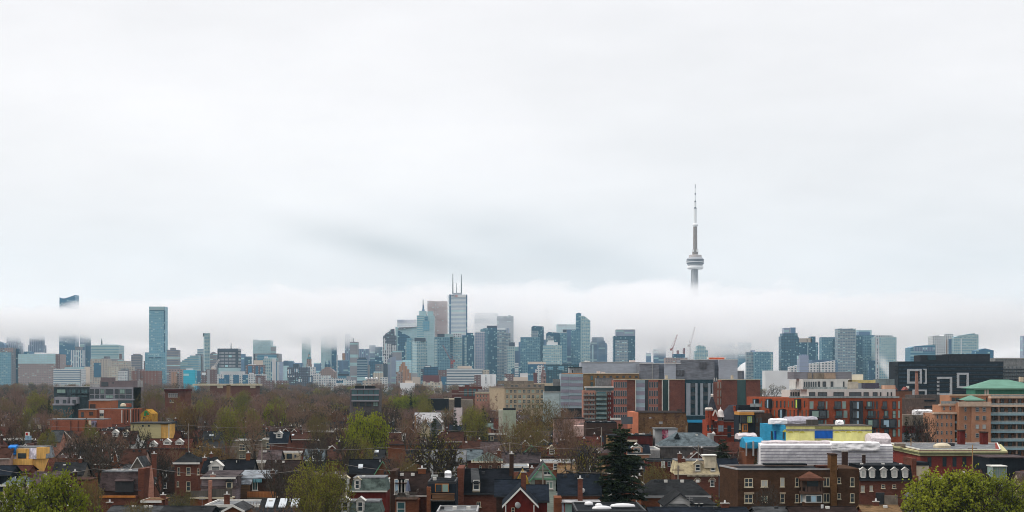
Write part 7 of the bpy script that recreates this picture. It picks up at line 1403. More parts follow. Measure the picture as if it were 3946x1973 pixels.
b=Bd('red_base_house','cream and dark red house with white roof tarp between condo and orange apartments',26,395,760,640,cat='house'); b.box('upper_wall',395,735,150,275,0,10,wl('beige')); b.box('lower_wall',395,740,275,None,-.2,10,wl('darkred')); b.box('side_wall',735,765,165,None,-.3,10,wl('red')); rumple('roof_tarp',MATS['sheet_white_strapped'],b.r,b.X(550),b.X(755),b.Z(162),b.Z(105),1,6,.3,(12,4),.5,.5); dup_wins(b,(527,585,632),(222,),18,50,fr='dark',pn='dark')
# ------------------------------------------------------------------ infill streets: unlisted roofs glimpsed between the trees
def overlaps(x0,x1,y0,y1):
    return any(x0<h[1] and x1>h[0] and y0<h[3] and y1>h[2] for h in HOUSES)
hr = random.Random(21)
PROTOS = []
def proto_house(i):
    kind = ('side','gable','flat','side','hip','gable','side','flat')[i%8]
    roof = ('brown','redbrown','flatdark','charcoal','darkbrown','grey','mauve','flatgrey','navy','brown')[i%10]; wall = ('brick','orange','darkbrick','beige','brick','grey','cream','brown','redbrick')[i%9]
    r = thing('terrace_house','proto','house',(0,0,0)); w,L,ze,zr = hr.uniform(5,8.5), hr.uniform(7.5,9.5), hr.uniform(5.2,6.8), 0; zr = ze+hr.uniform(2.2,3.6); h2=w/2; wb,rb=MB(),MB()
    if kind=='side':
        wb.profile([(-h2,0),(h2,0),(h2,ze),(-h2,ze)],0,L); wb.quad((h2,0,ze),(h2,L,ze),(h2,L/2,zr-.1)); wb.quad((-h2,L/2,zr-.1),(-h2,L,ze),(-h2,0,ze))
        rb.slab([(-h2-.3,-.3,ze-.2),(h2+.3,-.3,ze-.2),(h2+.3,L/2,zr),(-h2-.3,L/2,zr)]); rb.slab([(h2+.3,L+.3,ze-.2),(-h2-.3,L+.3,ze-.2),(-h2-.3,L/2,zr),(h2+.3,L/2,zr)])
    elif kind=='gable':
        wb.profile([(-h2,0),(h2,0),(h2,ze),(0,zr-.1),(-h2,ze)],0,L)
        rb.slab([(-h2-.3,-.3,ze-.25),(0,-.3,zr),(0,L+.3,zr),(-h2-.3,L+.3,ze-.25)]); rb.slab([(0,-.3,zr),(h2+.3,-.3,ze-.25),(h2+.3,L+.3,ze-.25),(0,L+.3,zr)])
        m_=MB()
        for sg in (-1,1): m_.slab([(sg*(h2+.3),-.42,ze-.22),(0,-.42,zr+.03),(0,-.3,zr+.03),(sg*(h2+.3),-.3,ze-.22)],.3)
        m_.build('bargeboard',FRM['white'],r)
    elif kind=='hip':
        wb.box(-h2,h2,0,L,0,ze); a,b_,c,d=(-h2-.3,-.3,ze),(h2+.3,-.3,ze),(h2+.3,L+.3,ze),(-h2-.3,L+.3,ze); p,q=(-1,L/2,zr),(1,L/2,zr)
        rb.quad(a,b_,q,p); rb.quad(c,d,p,q); rb.quad(d,a,p); rb.quad(b_,c,q); rb.quad(d,c,b_,a)
    else:
        wb.box(-h2,h2,0,L,0,ze); rb.box(-h2-.15,h2+.15,-.15,L+.15,ze,ze+.25); zr=ze+.25
    wb.build('wall',wl(wall),r); rb.build('roof',rf(roof),r)
    if i%2: chimney(r,h2*.6,L/2,zr-.3,1.1,.7,'darkbrick' if i%4==1 else 'brick')
    for x in (-w*.25,w*.22):
        for z in (1.2,4): win(r,x,z,1.0,1.5,0,'white','dark','h')
    if i%3==0: vent(r,-w*.2,L*.4,zr-.7,2)
    for o in list(C.objects):
        if o.parent: KIDS.setdefault(o.parent.name, [])
    return r, w, L
def kids_of(root):
    ks=[o for o in C.objects if o.parent is root]
    KIDS[root.name]=ks
    for k in ks: KIDS[k.name]=[o for o in C.objects if o.parent is k]
for i in range(14):
    r,w,L=proto_house(i); kids_of(r); PROTOS.append([r,w,L,0,i])
FILL=[]
def hides(px0,px1,ytop,D,margin=0,bd=False):
    return any(px0<v[1]-4 and px1>v[0]+4 and v[3]>D and ytop<v[2]-margin and (v[4] or not bd) for v in VIS)
Dr=325
while Dr<1250 and len(FILL)<285:
    x=wx(-60,Dr); xe=wx(3990,Dr)
    while x<xe:
        p=PROTOS[hr.randrange(14)]; w,L=p[1],p[2]; y=Dr+hr.uniform(-3,3)
        px=CX+(x+w/2)/y*F
        big = px>2300 and y>560
        hw=w/2/y*F
        if not overlaps(x,x+w,y,y+L) and not big and not hides(px-hw,px+hw,HY+(28-9.6-ground_z(y))/y*F,y) and hr.random()<(.95 if Dr<800 else .4):
            if p[3]==0: o=p[0]; p[3]=1
            else: o=copy_tree(p[0]); THINGS.append(o)
            o.location=(x+w/2,y,ground_z(y)); o.rotation_euler=(0,0,hr.uniform(-.06,.06)); FILL.append((o,p[4])); HOUSES.append((x,x+w,y,y+L))
        x+=w+hr.uniform(.4,2.5 if Dr<700 else 9)
    Dr+=hr.uniform(14,18) if Dr<700 else hr.uniform(24,34)

# ------------------------------------------------------------------ trees: grown once per kind, copied with their parts
TR = random.Random(5)
def twigmat(name, a, b_, rough=.9, trans=0):
    if name in MATS: return MATS[name]
    m, nt, b = newmat(name)
    oi = nd(nt, 'ShaderNodeObjectInfo').outputs['Random']; n = noise(nt, pos(nt, .45, .45, .45), 1, 3)
    f = mth(nt, 'ADD', mth(nt, 'MULTIPLY', oi, .7), mth(nt, 'MULTIPLY', mth(nt, 'SUBTRACT', n, .4), 1.9))
    cl_ = nd(nt, 'ShaderNodeClamp'); nt.links.new(f, cl_.inputs[0])
    nt.links.new(mixc(nt, cl_.outputs[0], a, b_), b.inputs['Base Color']); b.inputs['Roughness'].default_value = rough; b.inputs['Specular IOR Level'].default_value = .15
    if trans:
        t_ = nd(nt, 'ShaderNodeBsdfTranslucent'); mx = nd(nt, 'ShaderNodeMixShader'); mx.inputs[0].default_value = trans
        nt.links.new(mixc(nt, cl_.outputs[0], a, b_), t_.inputs[0]); nt.links.new(b.outputs[0], mx.inputs[1]); nt.links.new(t_.outputs[0], mx.inputs[2])
        nt.links.new(mx.outputs[0], [x for x in nt.nodes if x.type == 'OUTPUT_MATERIAL'][0].inputs[0])
    MATS[name] = m; return m
BARK = twigmat('bark', (.045,.035,.028), (.075,.06,.045))
TW = dict(brown=twigmat('twigs_brown', (.09,.05,.034), (.20,.125,.08)), purple=twigmat('twigs_purple_grey', (.11,.06,.048), (.215,.13,.10)), dark=twigmat('twigs_dark', (.03,.025,.02), (.06,.047,.036)),
  olive=twigmat('twigs_olive', (.085,.072,.032), (.15,.11,.045)), orange=twigmat('twigs_orange', (.11,.065,.028), (.17,.10,.035)))
LF = dict(bud=twigmat('leaves_budding', (.12,.135,.014), (.23,.225,.03), .7, .3), leaf=twigmat('leaves_bright', (.12,.15,.010), (.28,.30,.022), .7, .35), needle=twigmat('needles', (.010,.020,.008), (.030,.046,.014), .8, .1), oliveb=twigmat('leaves_olive', (.10,.095,.018), (.19,.16,.03), .7, .3))
def grow(seed, height=14, spread=1.0, up=.75, levels=5, kids=(5,4,4,3,3), twigs=6, tw=.045, leaf=None, lsz=.17, lper=3, low=.22, thin=1.0, skip=0):
    r = random.Random(seed); T_, K_, L_ = MB(), MB(), MB(); ends = []
    def rv(): return Vector((r.gauss(0,1), r.gauss(0,1), r.gauss(0,1))).normalized()
    def branch(p, d, l, rad, lv):
        n = 3 if lv < 2 else 2; q = p.copy(); dd = d.copy()
        for i in range(n):
            nd_ = (dd + rv()*.16 + Vector((0,0,.06))).normalized(); q2 = q+nd_*l/n; r0 = rad*(1-.35*i/n); r1 = rad*(1-.35*(i+1)/n)
            (T_ if lv < 3 else K_).tube(q, q2, r0, r1, 6 if lv == 0 else 4 if lv < 3 else 3); q, dd = q2, nd_
            if lv >= 1 and i < n-1 and lv < levels-1 and r.random() < .7: branch(q, (dd*.5+rv()*.8).normalized(), l*.55, rad*.45, lv+1)
        if lv >= levels-1: ends.append((q, dd)); return
        k = kids[lv]; base = r.uniform(0, 6.28)
        for i in range(k):
            if skip and lv in (2,3) and r.random() < skip: continue
            a = base+6.283*i/k+r.uniform(-.4,.4); perp = dd.orthogonal().normalized(); perp = (Matrix.Rotation(a, 3, dd) @ perp)
            sp_ = (.62+.3*r.random())*spread if lv == 0 else (.55+.35*r.random())
            nd_ = (dd*up+perp*sp_+Vector((0,0,.18))).normalized(); branch(q, nd_, l*r.uniform(.6,.82) if lv else l*r.uniform(1.1,1.5), rad*.6, lv+1)
    branch(Vector((0,0,0)), Vector((0,0,1)), height*low, height*.018*thin, 0)
    for q, d in ends:
        for _ in range(twigs):
            t = (d*.6+rv()*.75+Vector((0,0,.15))).normalized(); l = r.uniform(.5,1.25); s = t.cross(rv()); 
            if s.length < .1: continue
            s = s.normalized()*tw; b0 = q-d*r.uniform(0,.5); e = b0+t*l; mid = b0+t*l*.55+rv()*.12
            n = len(K_.v); K_.v += [tuple(b0-s),tuple(b0+s),tuple(mid+s*.6),tuple(e),tuple(mid-s*.6)]; K_.f.append((n,n+1,n+2,n+3,n+4)); 
            if leaf:
                for _2 in range(lper):
                    c = b0+t*l*r.uniform(.2,1.1)+rv()*.22; a = rv()*lsz*r.uniform(.6,1.3); bq = a.cross(rv()); bq = bq.normalized()*lsz*.7 if bq.length > 0 else a
                    n = len(L_.v); L_.v += [tuple(c-a),tuple(c+bq),tuple(c+a),tuple(c-bq)]; L_.f.append((n,n+1,n+2,n+3))
    T_.uv = []; K_.uv = []; L_.uv = []
    vs = (K_.v+L_.v) or T_.v; zm = max(v[2] for v in vs); xm = sorted(abs(v[0]) for v in vs)[int(len(vs)*.985)]
    return T_, K_, L_, zm, xm*2
def conifer(seed, height=15, w=6, shape=1.0, gap=.1, dens=1.0):
    r = random.Random(seed); T_, K_ = MB(), MB(); T_.tube((0,0,0), (0,0,height*.98), .22, .03, 6); T_.uv=[]
    z = height*.08
    while z < height*.99:
        t = z/height; R = w/2*((1-t)**shape)*r.uniform(.72,1.18)+.18; n = max(4, int(9*(1-t)+4))
        for i in range(n):
            if r.random() < gap: continue
            a = r.uniform(0,6.283); Rb = R*r.uniform(.6,1.12); droop = -.25*Rb*(1-t)+.1
            d = Vector((math.cos(a), math.sin(a), 0)); b0 = Vector((0,0,z)); e = b0+d*Rb+Vector((0,0,droop)); m = max(3, int(Rb*5*dens))
            T_.tube(b0, e, .05, .015, 3)
            for j in range(m):
                f = (j+.6)/m; c = b0.lerp(e, f)+Vector((0,0,.12*math.sin(f*3)))
                for _ in range(4):
                    s = (d.cross(Vector((0,0,1)))*r.uniform(-1,1)+d*.6+Vector((0,0,r.uniform(-.55,.25)))).normalized()*r.uniform(.3,.6); q = s.cross(Vector((r.random()-.5,r.random()-.5,r.random()))).normalized()*.09
                    n0 = len(K_.v); K_.v += [tuple(c-q),tuple(c+q),tuple(c+s+q*.4),tuple(c+s-q*.4)]; K_.f.append((n0,n0+1,n0+2,n0+3))
        z += height*(.033 if gap<.11 else .022)*r.uniform(.7,1.2)
    T_.uv=[]; return T_, K_, None, height, w
KIND = {}
def reg(k, name, parts, km, lm=None, words=''):
    T_, K_, L_, zm, w = parts
    KIND.setdefault(k, []).append(dict(name=name, zm=zm, w=w, words=words, parts=[('trunk', T_.mesh('trunk', BARK)), ('crown' if not (L_ and L_.f) else 'twigs', K_.mesh('crown', km))]+([('leaves', L_.mesh('leaves', lm))] if L_ and L_.f else [])))
for s_ in range(3): reg('brown','bare_tree',grow(11+s_,14,1.0+.12*s_,.75,kids=(5,3,3,3,3),twigs=5,tw=.042,thin=1.5),TW['brown'],words='bare brown tree')
for s_ in range(2): reg('purple','bare_tree',grow(31+s_,14,.95,.8,kids=(5,3,3,3,3),twigs=5,tw=.042,thin=1.5),TW['purple'],words='bare mauve grey tree')
for s_ in range(2): reg('dark','bare_tree',grow(41+s_,14,1.25,.7,kids=(5,3,3,3,3),twigs=4,tw=.04,thin=1.6,low=.16),TW['dark'],words='bare black limbed tree')
reg('limb','bare_tree',grow(47,14,1.35,.62,kids=(4,3,3,3,3),twigs=3,tw=.035,leaf=1,lsz=.12,lper=1,thin=2.6,low=.12,skip=.12),TW['dark'],LF['oliveb'],words='thick limbed dark tree')
reg('olive','bare_tree',grow(51,13,1.1,.75,kids=(5,4,3,3,3),twigs=5,tw=.034,leaf=1,lsz=.1,lper=1),TW['olive'],LF['oliveb'],words='olive brown tree coming into bud')
reg('orange','bare_tree',grow(52,13,1.1,.8,kids=(5,4,3,3,3),twigs=6,tw=.05,leaf=1,lsz=.09,lper=1),TW['orange'],LF['oliveb'],words='orange brown tree coming into bud')
for s_ in range(2): reg('bud','budding_tree',grow(61+s_,12,1.2,.75,kids=(5,4,3,3,3),twigs=5,tw=.035,leaf=1,lsz=.13,lper=2),TW['olive'],LF['bud'],words='yellow green budding tree')
for s_ in range(2): reg('leaf','leafy_tree',grow(71+s_,12,1.9,.5,kids=(6,3,3,3,3),twigs=7,tw=.035,leaf=1,lsz=.14,lper=5,low=.13,thin=1.3,skip=.2),TW['dark'],LF['leaf'],words='bright green leafing tree')
reg('con','conifer',conifer(81,15,6.5,.8),LF['needle'],words='dark green conifer'); reg('con2','conifer',conifer(82,15,8.5,.5,.12,1.5),LF['needle'],words='large dark green conifer')
TREES = []
def plant(kind, x, D, h, w, label=None, group=None):
    p = TR.choice(KIND[kind]); g = ground_z(D)
    t = thing(p['name'], label or 'proto', 'tree', (x, D, g), TR.uniform(0,6.28), group)
    sx, sz = w/p['w'], h/p['zm']; sx = max(sx, sz*.5); t.scale = (sx, sx, sz)
    for n_, me in p['parts']: inst(n_, me, t)
    TREES.append((t, p['words'], label)); return t
def tr(z, kind, u, vt, wu, D, label):
    ox, oy, k = ZW[z]; g = ground_z(D); h = wz(oy+vt/k, D)-g; w = wu/k*D/F
    return plant(kind, wx(ox+u/k, D), D, h, w, label)
for a in (
 (20,'leaf',640,520,1230,262,'big bright green leafing tree at the bottom left corner'),
 (20,'olive',1330,690,520,276,'olive twiggy tree just right of the bottom left green tree'),
 (20,'dark',1490,10,820,400,'tall dark bare tree in front of the orange brick house end'),
 (20,'dark',1230,40,560,407,'dark bare tree, left neighbour of the tall one before the orange brick end'),
 (20,'brown',950,300,420,396,'dense dark bare tree over a white gable, left foreground'),
 (20,'dark',2420,230,480,366,'dark bushy bare tree left of the square brick house'),
 (20,'olive',2050,1010,520,268,'low twiggy tree over the bottom edge left of the square brick house'),
 (10,'brown',90,690,520,560,'bare brown tree at the left edge below the dark terrace roofs'),
 (10,'olive',380,690,470,600,'round olive brown tree left of the pale terrace wall'),
 (10,'purple',650,630,300,620,'slim grey bare tree left of the teal framed boxes'),
 (10,'purple',255,285,270,950,'pale vase shaped bare tree at the upper left'),
 (10,'bud',550,372,185,900,'round yellow green tree at the upper left above a grey roof'),
 (10,'con',742,495,66,780,'small narrow conifer left of the grey low rise'),
 (10,'olive',2260,330,460,800,'wide olive brown tree right of the grey low rise'),
 (10,'purple',2330,470,430,720,'round bare tree right of the school brick walls'),
 (10,'con',1300,810,100,560,'small pointed conifer before the long brick shed'),
 (10,'bud',1365,885,120,555,'small yellow green tree beside the pointed conifer'),
 (10,'brown',1130,975,560,470,'spreading bare tree before the brick shed, left one'),
 (10,'brown',1620,990,620,465,'spreading bare tree before the roof with two dormers'),
 (10,'dark',2060,880,480,500,'black branching tree in front of the cream flat roofed building'),
 (10,'bud',720,960,110,560,'small dark green bush left of the long brick shed'),
 (21,'orange',760,120,760,428,'large orange brown bare tree right of the square brick house'),
 (21,'brown',200,190,480,428,'brown bare tree behind the left of the square brick house'),
 (21,'brown',1080,200,420,432,'brown bare tree in front of the tan bay houses'),
 (21,'dark',1790,340,430,332,'dark bare tree between tan bay houses and yellow green tree'),
 (21,'olive',430,880,380,300,'twiggy shrub tree at the foot of the square brick house'),
 (21,'bud',2330,400,620,258,'yellow green tree rising in front of the grey green dormer roof'),
 (22,'bud',260,430,760,262,'large yellow green budding tree left of the green slate mansard'),
 (21,'brown',1500,1080,260,238,'thin bare twigs over the white skylights, bottom edge'),
 (21,'brown',1950,1085,520,240,'bare branches crossing the three white skylights'),
 (11,'orange',420,475,440,640,'orange brown tree below the square brick school'),
 (11,'bud',745,450,260,800,'yellow green tree right of the square brick school'),
 (11,'brown',620,540,440,640,'wide bare brown tree below the yellow green tree'),
 (11,'purple',860,560,420,660,'mauve bare tree left of the green tree group'),
 (11,'bud',1090,640,440,560,'green tree with dark trunk, left of a pair at left centre'),
 (11,'bud',1340,545,330,620,'green tree behind and right of the dark trunked one'),
 (11,'purple',1560,420,420,690,'large bare mauve brown tree at left centre'),
 (11,'brown',1500,690,560,500,'bare brown tree with many stems before the brick roofs'),
 (11,'brown',1890,520,330,680,'round bare brown tree left of the white fronted house'),
 (11,'leaf',1740,560,130,720,'small vivid green tree between two bare trees'),
 (11,'bud',1310,375,170,1000,'small dark green tree high in the treeline'),
 (11,'olive',2440,690,360,540,'olive tree in front of the white and orange fronted house'),
 (11,'bud',1820,465,160,980,'pale yellow tree in the middle of the treeline'),
 (12,'brown',470,590,560,560,'wide bare brown tree left of the small vivid tree'),
 (12,'leaf',830,650,290,520,'vivid yellow green tree below the dark glass mid block'),
 (12,'dark',1180,530,360,600,'dark upright bare tree right of the vivid yellow green tree'),
 (12,'brown',1420,740,330,540,'bare brown tree left of the pale blue gabled house'),
 (12,'leaf',1310,440,280,1050,'fresh green tree in front of the church hall roof, left'),
 (12,'leaf',1540,435,260,1040,'fresh green tree in front of the church hall roof, middle'),
 (12,'bud',1700,425,190,1000,'yellow green tree in front of the church hall roof, right'),
 (12,'con',1497,440,44,1000,'tiny narrow conifer before the church hall roof'),
 (12,'bud',1700,520,160,900,'small yellow tree below the church hall trees'),
 (12,'con',1850,775,150,455,'dark conifer top behind the many stemmed tree'),
 (12,'con',2162,668,84,640,'small pointed conifer beside the white tank tower'),
 (12,'bud',2420,610,360,600,'yellow green tree with slim trunks left of the pointed conifer by the warehouse'),
 (12,'olive',2020,640,220,820,'olive green bush left of the black tank'),
 (22,'limb',1880,0,960,372,'many stemmed dark tree in front of the big pale grey roof'),
 (22,'bud',755,60,190,424,'small yellow tree in front of the dark blue black roof'),
 (22,'brown',1340,290,560,382,'bare brown tree over the roofs left of the many stemmed tree'),
 (22,'olive',1470,420,330,362,'low dark green tree left of the big pale grey roof'),
 (22,'dark',560,60,420,420,'black branched tree beside the dark brown terrace'),
 (22,'dark',60,20,420,430,'black bare tree above the long brown roof, left of centre'),
 (23,'olive',880,-180,860,440,'large olive brown bare tree at centre right'),
 (23,'brown',1540,-60,420,428,'bare forked tree over the faded pink roof'),
 (23,'limb',1800,150,480,345,'dark ivy grown tree left of the big spruce'),
 (23,'con2',2310,0,1180,288,'very large dark spruce in the foreground, right of centre'),
 (23,'olive',690,640,240,296,'olive sapling beside the yellow gable'),
 (23,'brown',380,200,330,390,'bare twigs in front of the pink grey shingle roof'),
 (13,'olive',1080,625,660,640,'large spreading tree in front of the beige warehouse'),
 (13,'orange',960,835,520,560,'orange olive tree below the spreading one by the warehouse'),
 (13,'con',235,775,180,640,'tall dark conifer left of the pale terrace, centre'),
 (13,'bud',90,755,240,655,'yellow green tree left of the tall dark conifer'),
 (13,'brown',600,900,520,480,'bare brown tree below the pale green box'),
 (13,'brown',1480,960,340,452,'slim bare tree before the weathered pink storefront'),
 (13,'brown',1340,725,220,640,'bare tree before the striped glass block'),
 (13,'purple',280,640,160,800,'small bare tree before the low brick institution'),
 (13,'con2',2180,1035,200,400,'pine top in front of the ochre shop'),
 (24,'olive',500,440,560,310,'rounded olive tree right of the large spruce'),
 (24,'con2',1500,165,400,432,'dark pine right of the large grey hipped roof'),
 (24,'purple',1740,250,320,436,'bare grey thicket before the blue awning'),
 (24,'con',2000,400,130,352,'small bright conifer before the wrapped building'),
 (24,'dark',2170,760,480,288,'black bare little tree in front of the brown apartment wall'),
 (24,'con',1340,975,150,294,'small evergreen beside the brown apartment wall'),
 (10,'brown',2200,800,300,650,'bare brown tree hiding the foot of the yellow mural wall'),
 (26,'leaf',900,700,1000,300,'huge bright green tree at the lower right, left crown'),
 (26,'leaf',1420,770,900,296,'huge bright green tree at the lower right, right crown'),
 (26,'olive',1800,800,330,330,'twiggy tree at the right edge behind the green crowns'),
 (26,'dark',600,50,340,545,'bare dark tree before the cream and dark red house'),
 (26,'con',435,165,130,548,'conifer right of the red brick condo'),
 (7,'purple',1050,1000,300,660,'bare twiggy tree right of the red condo roof line'),
 ): tr(*a)
# infill trees between the houses
NB = 0
for q in range(2600):
    if NB > 225: break
    D = 330+1100*TR.random()**.85; px = TR.uniform(-40, 3960 if D < 520 else 2300)
    x = wx(px, D); w = TR.uniform(7,12); h = TR.uniform(8.5,14)+(2 if D > 800 else 0)
    if overlaps(x-1.2, x+1.2, D-1.2, D+1.2): continue
    hw = w/2/D*F; yt = HY+(28-h-ground_z(D))/D*F
    if hides(px-hw*.7, px+hw*.7, yt, D, 8 if D > 420 else 14, D > 640): continue
    if D < 520 and any(px-hw < v[1] and px+hw > v[0] and v[3] > D and yt < v[2]-25 for v in VIS): continue
    k = TR.choice(('brown','brown','purple','purple','dark','olive','orange','brown','purple','brown')); 
    if D > 900 and k == 'dark': k = 'purple'
    plant(k, x, D, h, w); NB += 1
# far woods: one mass of crowns nobody could count
wd = MB(); P_lo = [grow(101+i,14,1.0,.8,levels=4,kids=(5,3,3,3),twigs=4,tw=.13,thin=1.5) for i in range(4)]
wood_mats = [TW['purple'], TW['brown'], TW['olive'], TW['dark'], TW['orange'], LF['bud']]; WM = [MB() for _ in range(1)]
V, Fc, MI = [], [], []
for q in range(2000):
    D = 780+1950*TR.random()**1.0; px = TR.uniform(-60, 4000)
    if px > 2150 and D < 1700: continue
    if px > 2300 and TR.random() < .7: continue
    x = wx(px, D)
    if overlaps(x-3, x+3, D-3, D+3): continue
    h = TR.uniform(10,17.5); w = TR.uniform(8,16); hw = w/2/D*F; yt = HY+(28-h-ground_z(D))/D*F
    if hides(px-hw, px+hw, yt, D, 3, True): continue
    T_, K_, L_, zm, ww0 = TR.choice(P_lo); a = TR.uniform(0, 6.28); ca, sa = math.cos(a), math.sin(a); sx, sz = w/ww0, h/zm; g = ground_z(D); mi = TR.choice((0,0,0,0,1,1,1,1,2,3,3,4,4,5))
    for src in (T_, K_):
        n0 = len(V); V += [(x+(v[0]*ca-v[1]*sa)*sx, D+(v[0]*sa+v[1]*ca)*sx, g+v[2]*sz) for v in src.v]; Fc += [tuple(i+n0 for i in f) for f in src.f]; MI += [3 if src is T_ else mi]*len(src.f)
me = bpy.data.meshes.new('woods'); me.from_pydata(V, [], Fc); [me.materials.append(m_) for m_ in wood_mats]; me.polygons.foreach_set('material_index', MI)
o = bpy.data.objects.new('woods', me); C.objects.link(o); tag(o, 'mass of leafless brown treetops spread below the skyline', 'woods', kind='stuff')
# shrubs and undergrowth in back yards
sb_ = MB()
for q in range(5000):
    D = 240+900*TR.random(); px = TR.uniform(-40, 3990); x = wx(px, D)
    if overlaps(x-.5, x+.5, D-.5, D+.5): continue
    for _ in range(5):
        c = Vector((x+TR.gauss(0,.6), D+TR.gauss(0,.6), ground_z(D)+abs(TR.gauss(0,.7)))); a = Vector((TR.gauss(0,1),TR.gauss(0,1),TR.gauss(0,1))).normalized()*.35; b_ = a.cross(Vector((TR.random(),TR.random(),1))).normalized()*.25
        n = len(sb_.v); sb_.v += [tuple(c-a),tuple(c+b_),tuple(c+a),tuple(c-b_)]; sb_.f.append((n,n+1,n+2,n+3))
o = sb_.build('undergrowth', LF['oliveb']); tag(o, 'low olive undergrowth in the back yards', 'undergrowth', kind='stuff')
# utility poles and wires
def pole(z,u,vt,D,label,m='wood',lamp=False):
    ox,oy,k=ZW[z]; h=wz(oy+vt/k,D)-ground_z(D); t=thing('utility_pole',label,'pole',(wx(ox+u/k,D),D,ground_z(D)))
    MB().tube((0,0,0),(0,0,h),.17,.12,8).build('post',plain('pole_grey',(.22,.19,.16),.9,.2) if m!='tan' else plain('pole_tan',(.34,.2,.09),.9,.2),t); MB().box(-1.1,1.1,-.08,.08,h-.9,h-.75).build('cross_arm',FRM['brown'],t)
    if lamp:
        MB().tube((0,0,h-1.5),(-1.8,-.2,h-.4),.06,.05,6).build('lamp_arm',FRM['grey'],t); MB().box(-2.5,-1.7,-.35,-.05,h-.5,h-.32).build('lamp_head',FRM['white'],t)
    return (wx(ox+u/k,D),D,h+ground_z(D)-.8)
pA=pole(13,1905,1090,470,'grey utility pole before the dark workshop'); pB=pole(26,489,425,455,'tan wooden pole before the wrapped building edge','tan'); pC=pole(26,1210,500,400,'tan wooden pole before the cornice building','tan')
pD=pole(24,1137,250,430,'grey pole with curved street lamp before the taupe wall','grey',True); pE=pole(21,1597,235,352,'grey pole before the dark alley','grey'); pF=pole(12,1565,780,600,'orange wooden pole left of the pale blue gabled house','tan'); pG=pole(23,643,215,380,'grey pole over the pink grey shingle roof'); pH=pole(11,495,905,545,'pale thin pole before the navy pair')
pI=pole(20,1540,250,405,'tan pole beside tall dark bare tree') if 0 else None
pJ=pole(23,1140,560,292,'grey pole in front of the white stucco house'); pK=pole(24,832,560,300,'grey pole before the cream mansard house')
def wire(a,b,sag,label):
    a,b=Vector(a),Vector(b); m_=MB(); n=14; pts=[a.lerp(b,i/n)-Vector((0,0,sag*4*(i/n)*(1-i/n))) for i in range(n+1)]
    for i in range(n): m_.tube(pts[i],pts[i+1],.035,n=4)
    tag(m_.build('overhead_wire',plain('wire_pale',(.3,.27,.25),.7,.1)),label,'wire')
def at(px,py,D): return (wx(px,D),D,wz(py,D))
wire(at(-20,1716,330),at(150,1703,330),.4,'short pale overhead wire at the left edge above the orange plywood house')
wire(at(-20,1806,300),at(360,1806,300),1.0,'pale overhead wire crossing before the bright green tree'); wire(at(360,1806,300),at(560,1800,300),.3,'overhead wire from the green tree to the brick party wall'); wire(at(560,1800,300),at(1150,1812,300),1.2,'long overhead wire crossing the square brick house')
wire(at(1009,1710,352),at(780,1722,352),.3,'overhead wire left from the pole before the dark alley'); wire(at(1009,1710,352),at(1480,1723,352),.9,'overhead wire right from the pole before the dark alley'); wire(at(1480,1723,360),at(1965,1706,375),1.1,'overhead wire rising to the pole over the pink grey shingle roof'); wire(at(1965,1706,375),at(2330,1728,375),.6,'overhead wire right of the pole over the pink grey shingle roof')
wire(at(150,1640,540),at(725,1638,540),.8,'overhead wire before the navy pair'); wire(at(725,1638,540),at(1000,1645,540),.5,'overhead wire from the pale thin pole past the green pyramid'); wire(at(1000,1640,560),at(1600,1645,600),1.5,'long overhead wire below the vivid yellow green tree'); wire(at(1600,1645,600),at(2310,1648,470),1.6,'overhead wire between orange wooden pole and the dark workshop pole')
wire(at(1330,1790,300),at(1800,1815,300),.7,'overhead wire above the dark brown roofed brick house'); wire(at(1900,1818,300),at(2095,1793,300),.5,'overhead wire rising to the pole at the white stucco house'); wire(at(2095,1793,300),at(2420,1815,300),.8,'overhead wire over the broad navy roof')
wire(pB,pC,.9,'overhead wire between the two tan poles'); wire(pD,at(2900,1735,430),.8,'overhead wire right of the lamp pole')
# steam plume
pm = bpy.data.materials.new('steam_air'); pm.use_nodes=True; t=pm.node_tree; t.nodes.clear(); o_=nd(t,'ShaderNodeOutputMaterial'); pv=nd(t,'ShaderNodeVolumePrincipled'); t.links.new(pv.outputs[0],o_.inputs['Volume'])
pv.inputs['Color'].default_value=(1,1,1,1); tc=nd(t,'ShaderNodeTexCoord').outputs['Generated']; s3=nd(t,'ShaderNodeSeparateXYZ'); t.links.new(tc,s3.inputs[0])
cxn=mth(t,'ABSOLUTE',mth(t,'SUBTRACT',mth(t,'ADD',s3.outputs[0],mth(t,'MULTIPLY',mth(t,'SUBTRACT',1,s3.outputs[2]),-.62)),.22)) # drifts left as it climbs
wid=mth(t,'ADD',.10,mth(t,'MULTIPLY',s3.outputs[2],.16)); core=ramp(t,mth(t,'SUBTRACT',wid,cxn),0,.14); dy_=ramp(t,mth(t,'SUBTRACT',.45,mth(t,'ABSOLUTE',mth(t,'SUBTRACT',s3.outputs[1],.5))),0,.3)
fade=mth(t,'MULTIPLY',ramp(t,s3.outputs[2],1.0,.35),ramp(t,s3.outputs[2],0,.05)); dn_=mth(t,'MULTIPLY',mth(t,'MULTIPLY',core,dy_),mth(t,'MULTIPLY',fade,ramp(t,noise(t,pos(t,.05,.05,.05),1,3),.3,.6)))
t.links.new(mth(t,'MULTIPLY',dn_,.055),pv.inputs['Density'])
D=2600; tag(MB().box(wx(3350,D),wx(3465,D),D-25,D+25,wz(1480,D),wz(1345,D)).build('steam_plume',pm),'white steam plume drifting up before the glass towers at right','steam',kind='stuff')
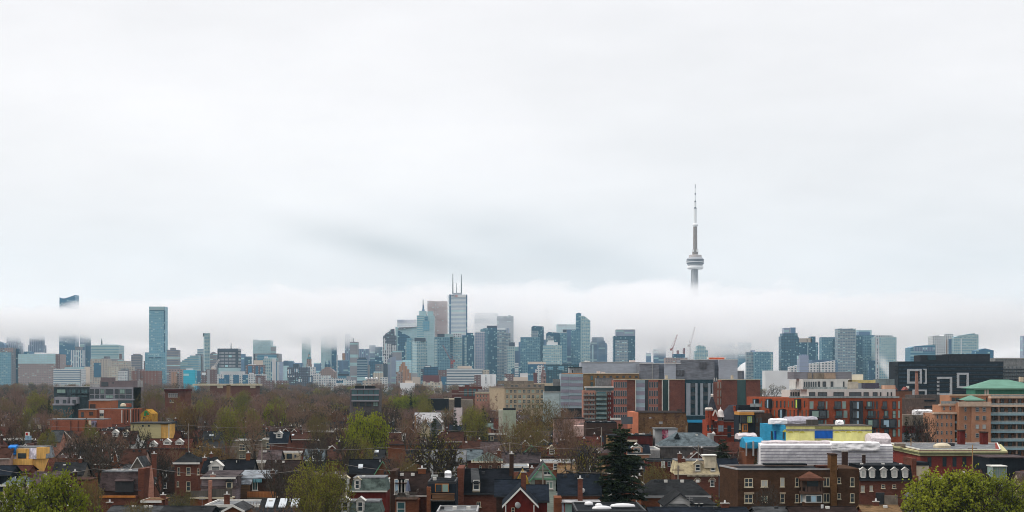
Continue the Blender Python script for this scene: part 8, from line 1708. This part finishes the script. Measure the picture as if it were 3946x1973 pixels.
# ------------------------------------------------------------------ labels for the infill: each by its look and its place among its like near a landmark
def ppx(o): D=o.location.y; return (CX+o.location.x/D*F, HY-(o.location.z+6-H)*F/D)
FW=['brick house with brown roof','orange brick house with red brown gable roof','flat roofed dark brick house','beige house with charcoal roof','brick house with dark brown hipped roof','grey house with grey gable roof','cream house with mauve roof','brown flat roofed house','red brick house with navy roof','brick house with brown gable','orange brick house with brown hipped roof','dark brick house with red brown roof','beige house with flat dark roof','brick house with grey gable']
LM=[(t,ppx(t)) for t in THINGS if t.get('category') in('house','building') and t['label']!='proto' and t.location.y<1300]
auto=[]
FW=[f for f in FW]
for o,i in FILL: auto.append((o,FW[i] if i<len(FW) else 'house'))
for t,w,l in TREES:
    if l is None: auto.append((t,w))
groups={}
for o,w in auto:
    x,y=ppx(o); best=min(LM,key=lambda q:(q[1][0]-x)**2+((q[1][1]-y)*2.2)**2+(0 if q[0] is not o else 1e12)); side='left of' if x<best[1][0]-30 else 'right of' if x>best[1][0]+30 else 'behind' if o.location.y>best[0].location.y else 'in front of'
    groups.setdefault((w,best[0].name,side),[]).append((x,o,best[0]))
ORD=['','second','third','fourth','fifth','sixth','seventh','eighth','ninth','tenth','eleventh','twelfth']
def short(l):
    l=l.split(',')[0]; w=l.split(); 
    for c in range(1,len(w)):
        if w[c] in('with','in','at','behind','left','right','below','beside','before','over','above','under','between','among','and','showing','partly','of') and c>=3: return ' '.join(w[:c])
    return ' '.join(w[:7])
seen={t['label']:1 for t in THINGS}
for (w,b,side),L in groups.items():
    L.sort(key=lambda q:q[0]); 
    if side=='left of': L.reverse()
    for i,(x,o,lm) in enumerate(L):
        sh=' '.join(short(lm['label']).split()[:7]); lab='%s%s %s the %s'%((ORD[i]+' ') if i else '',w,side,sh)
        k=2
        base=lab
        while lab in seen:
            lab='%s %s'%(('farther','much farther','lower','higher','smaller','fuller','darker')[k-2] if k<9 else 'other',base); k+=1
        seen[lab]=1; o['label']=' '.join(lab.split()[:16]); o['group']='trees among the houses' if o['category']=='tree' else 'terrace houses filling the streets'
# drop prototypes that were never placed
for p in PROTOS:
    if p[3]==0:
        for k_ in KIDS.get(p[0].name,[]):
            for s_ in KIDS.get(k_.name,[]): bpy.data.objects.remove(s_)
            bpy.data.objects.remove(k_)
        THINGS.remove(p[0]); bpy.data.objects.remove(p[0])
labs={}
for o in C.objects:
    if o.get('label') and o.parent is None: labs.setdefault(o['label'],[]).append(o.name)
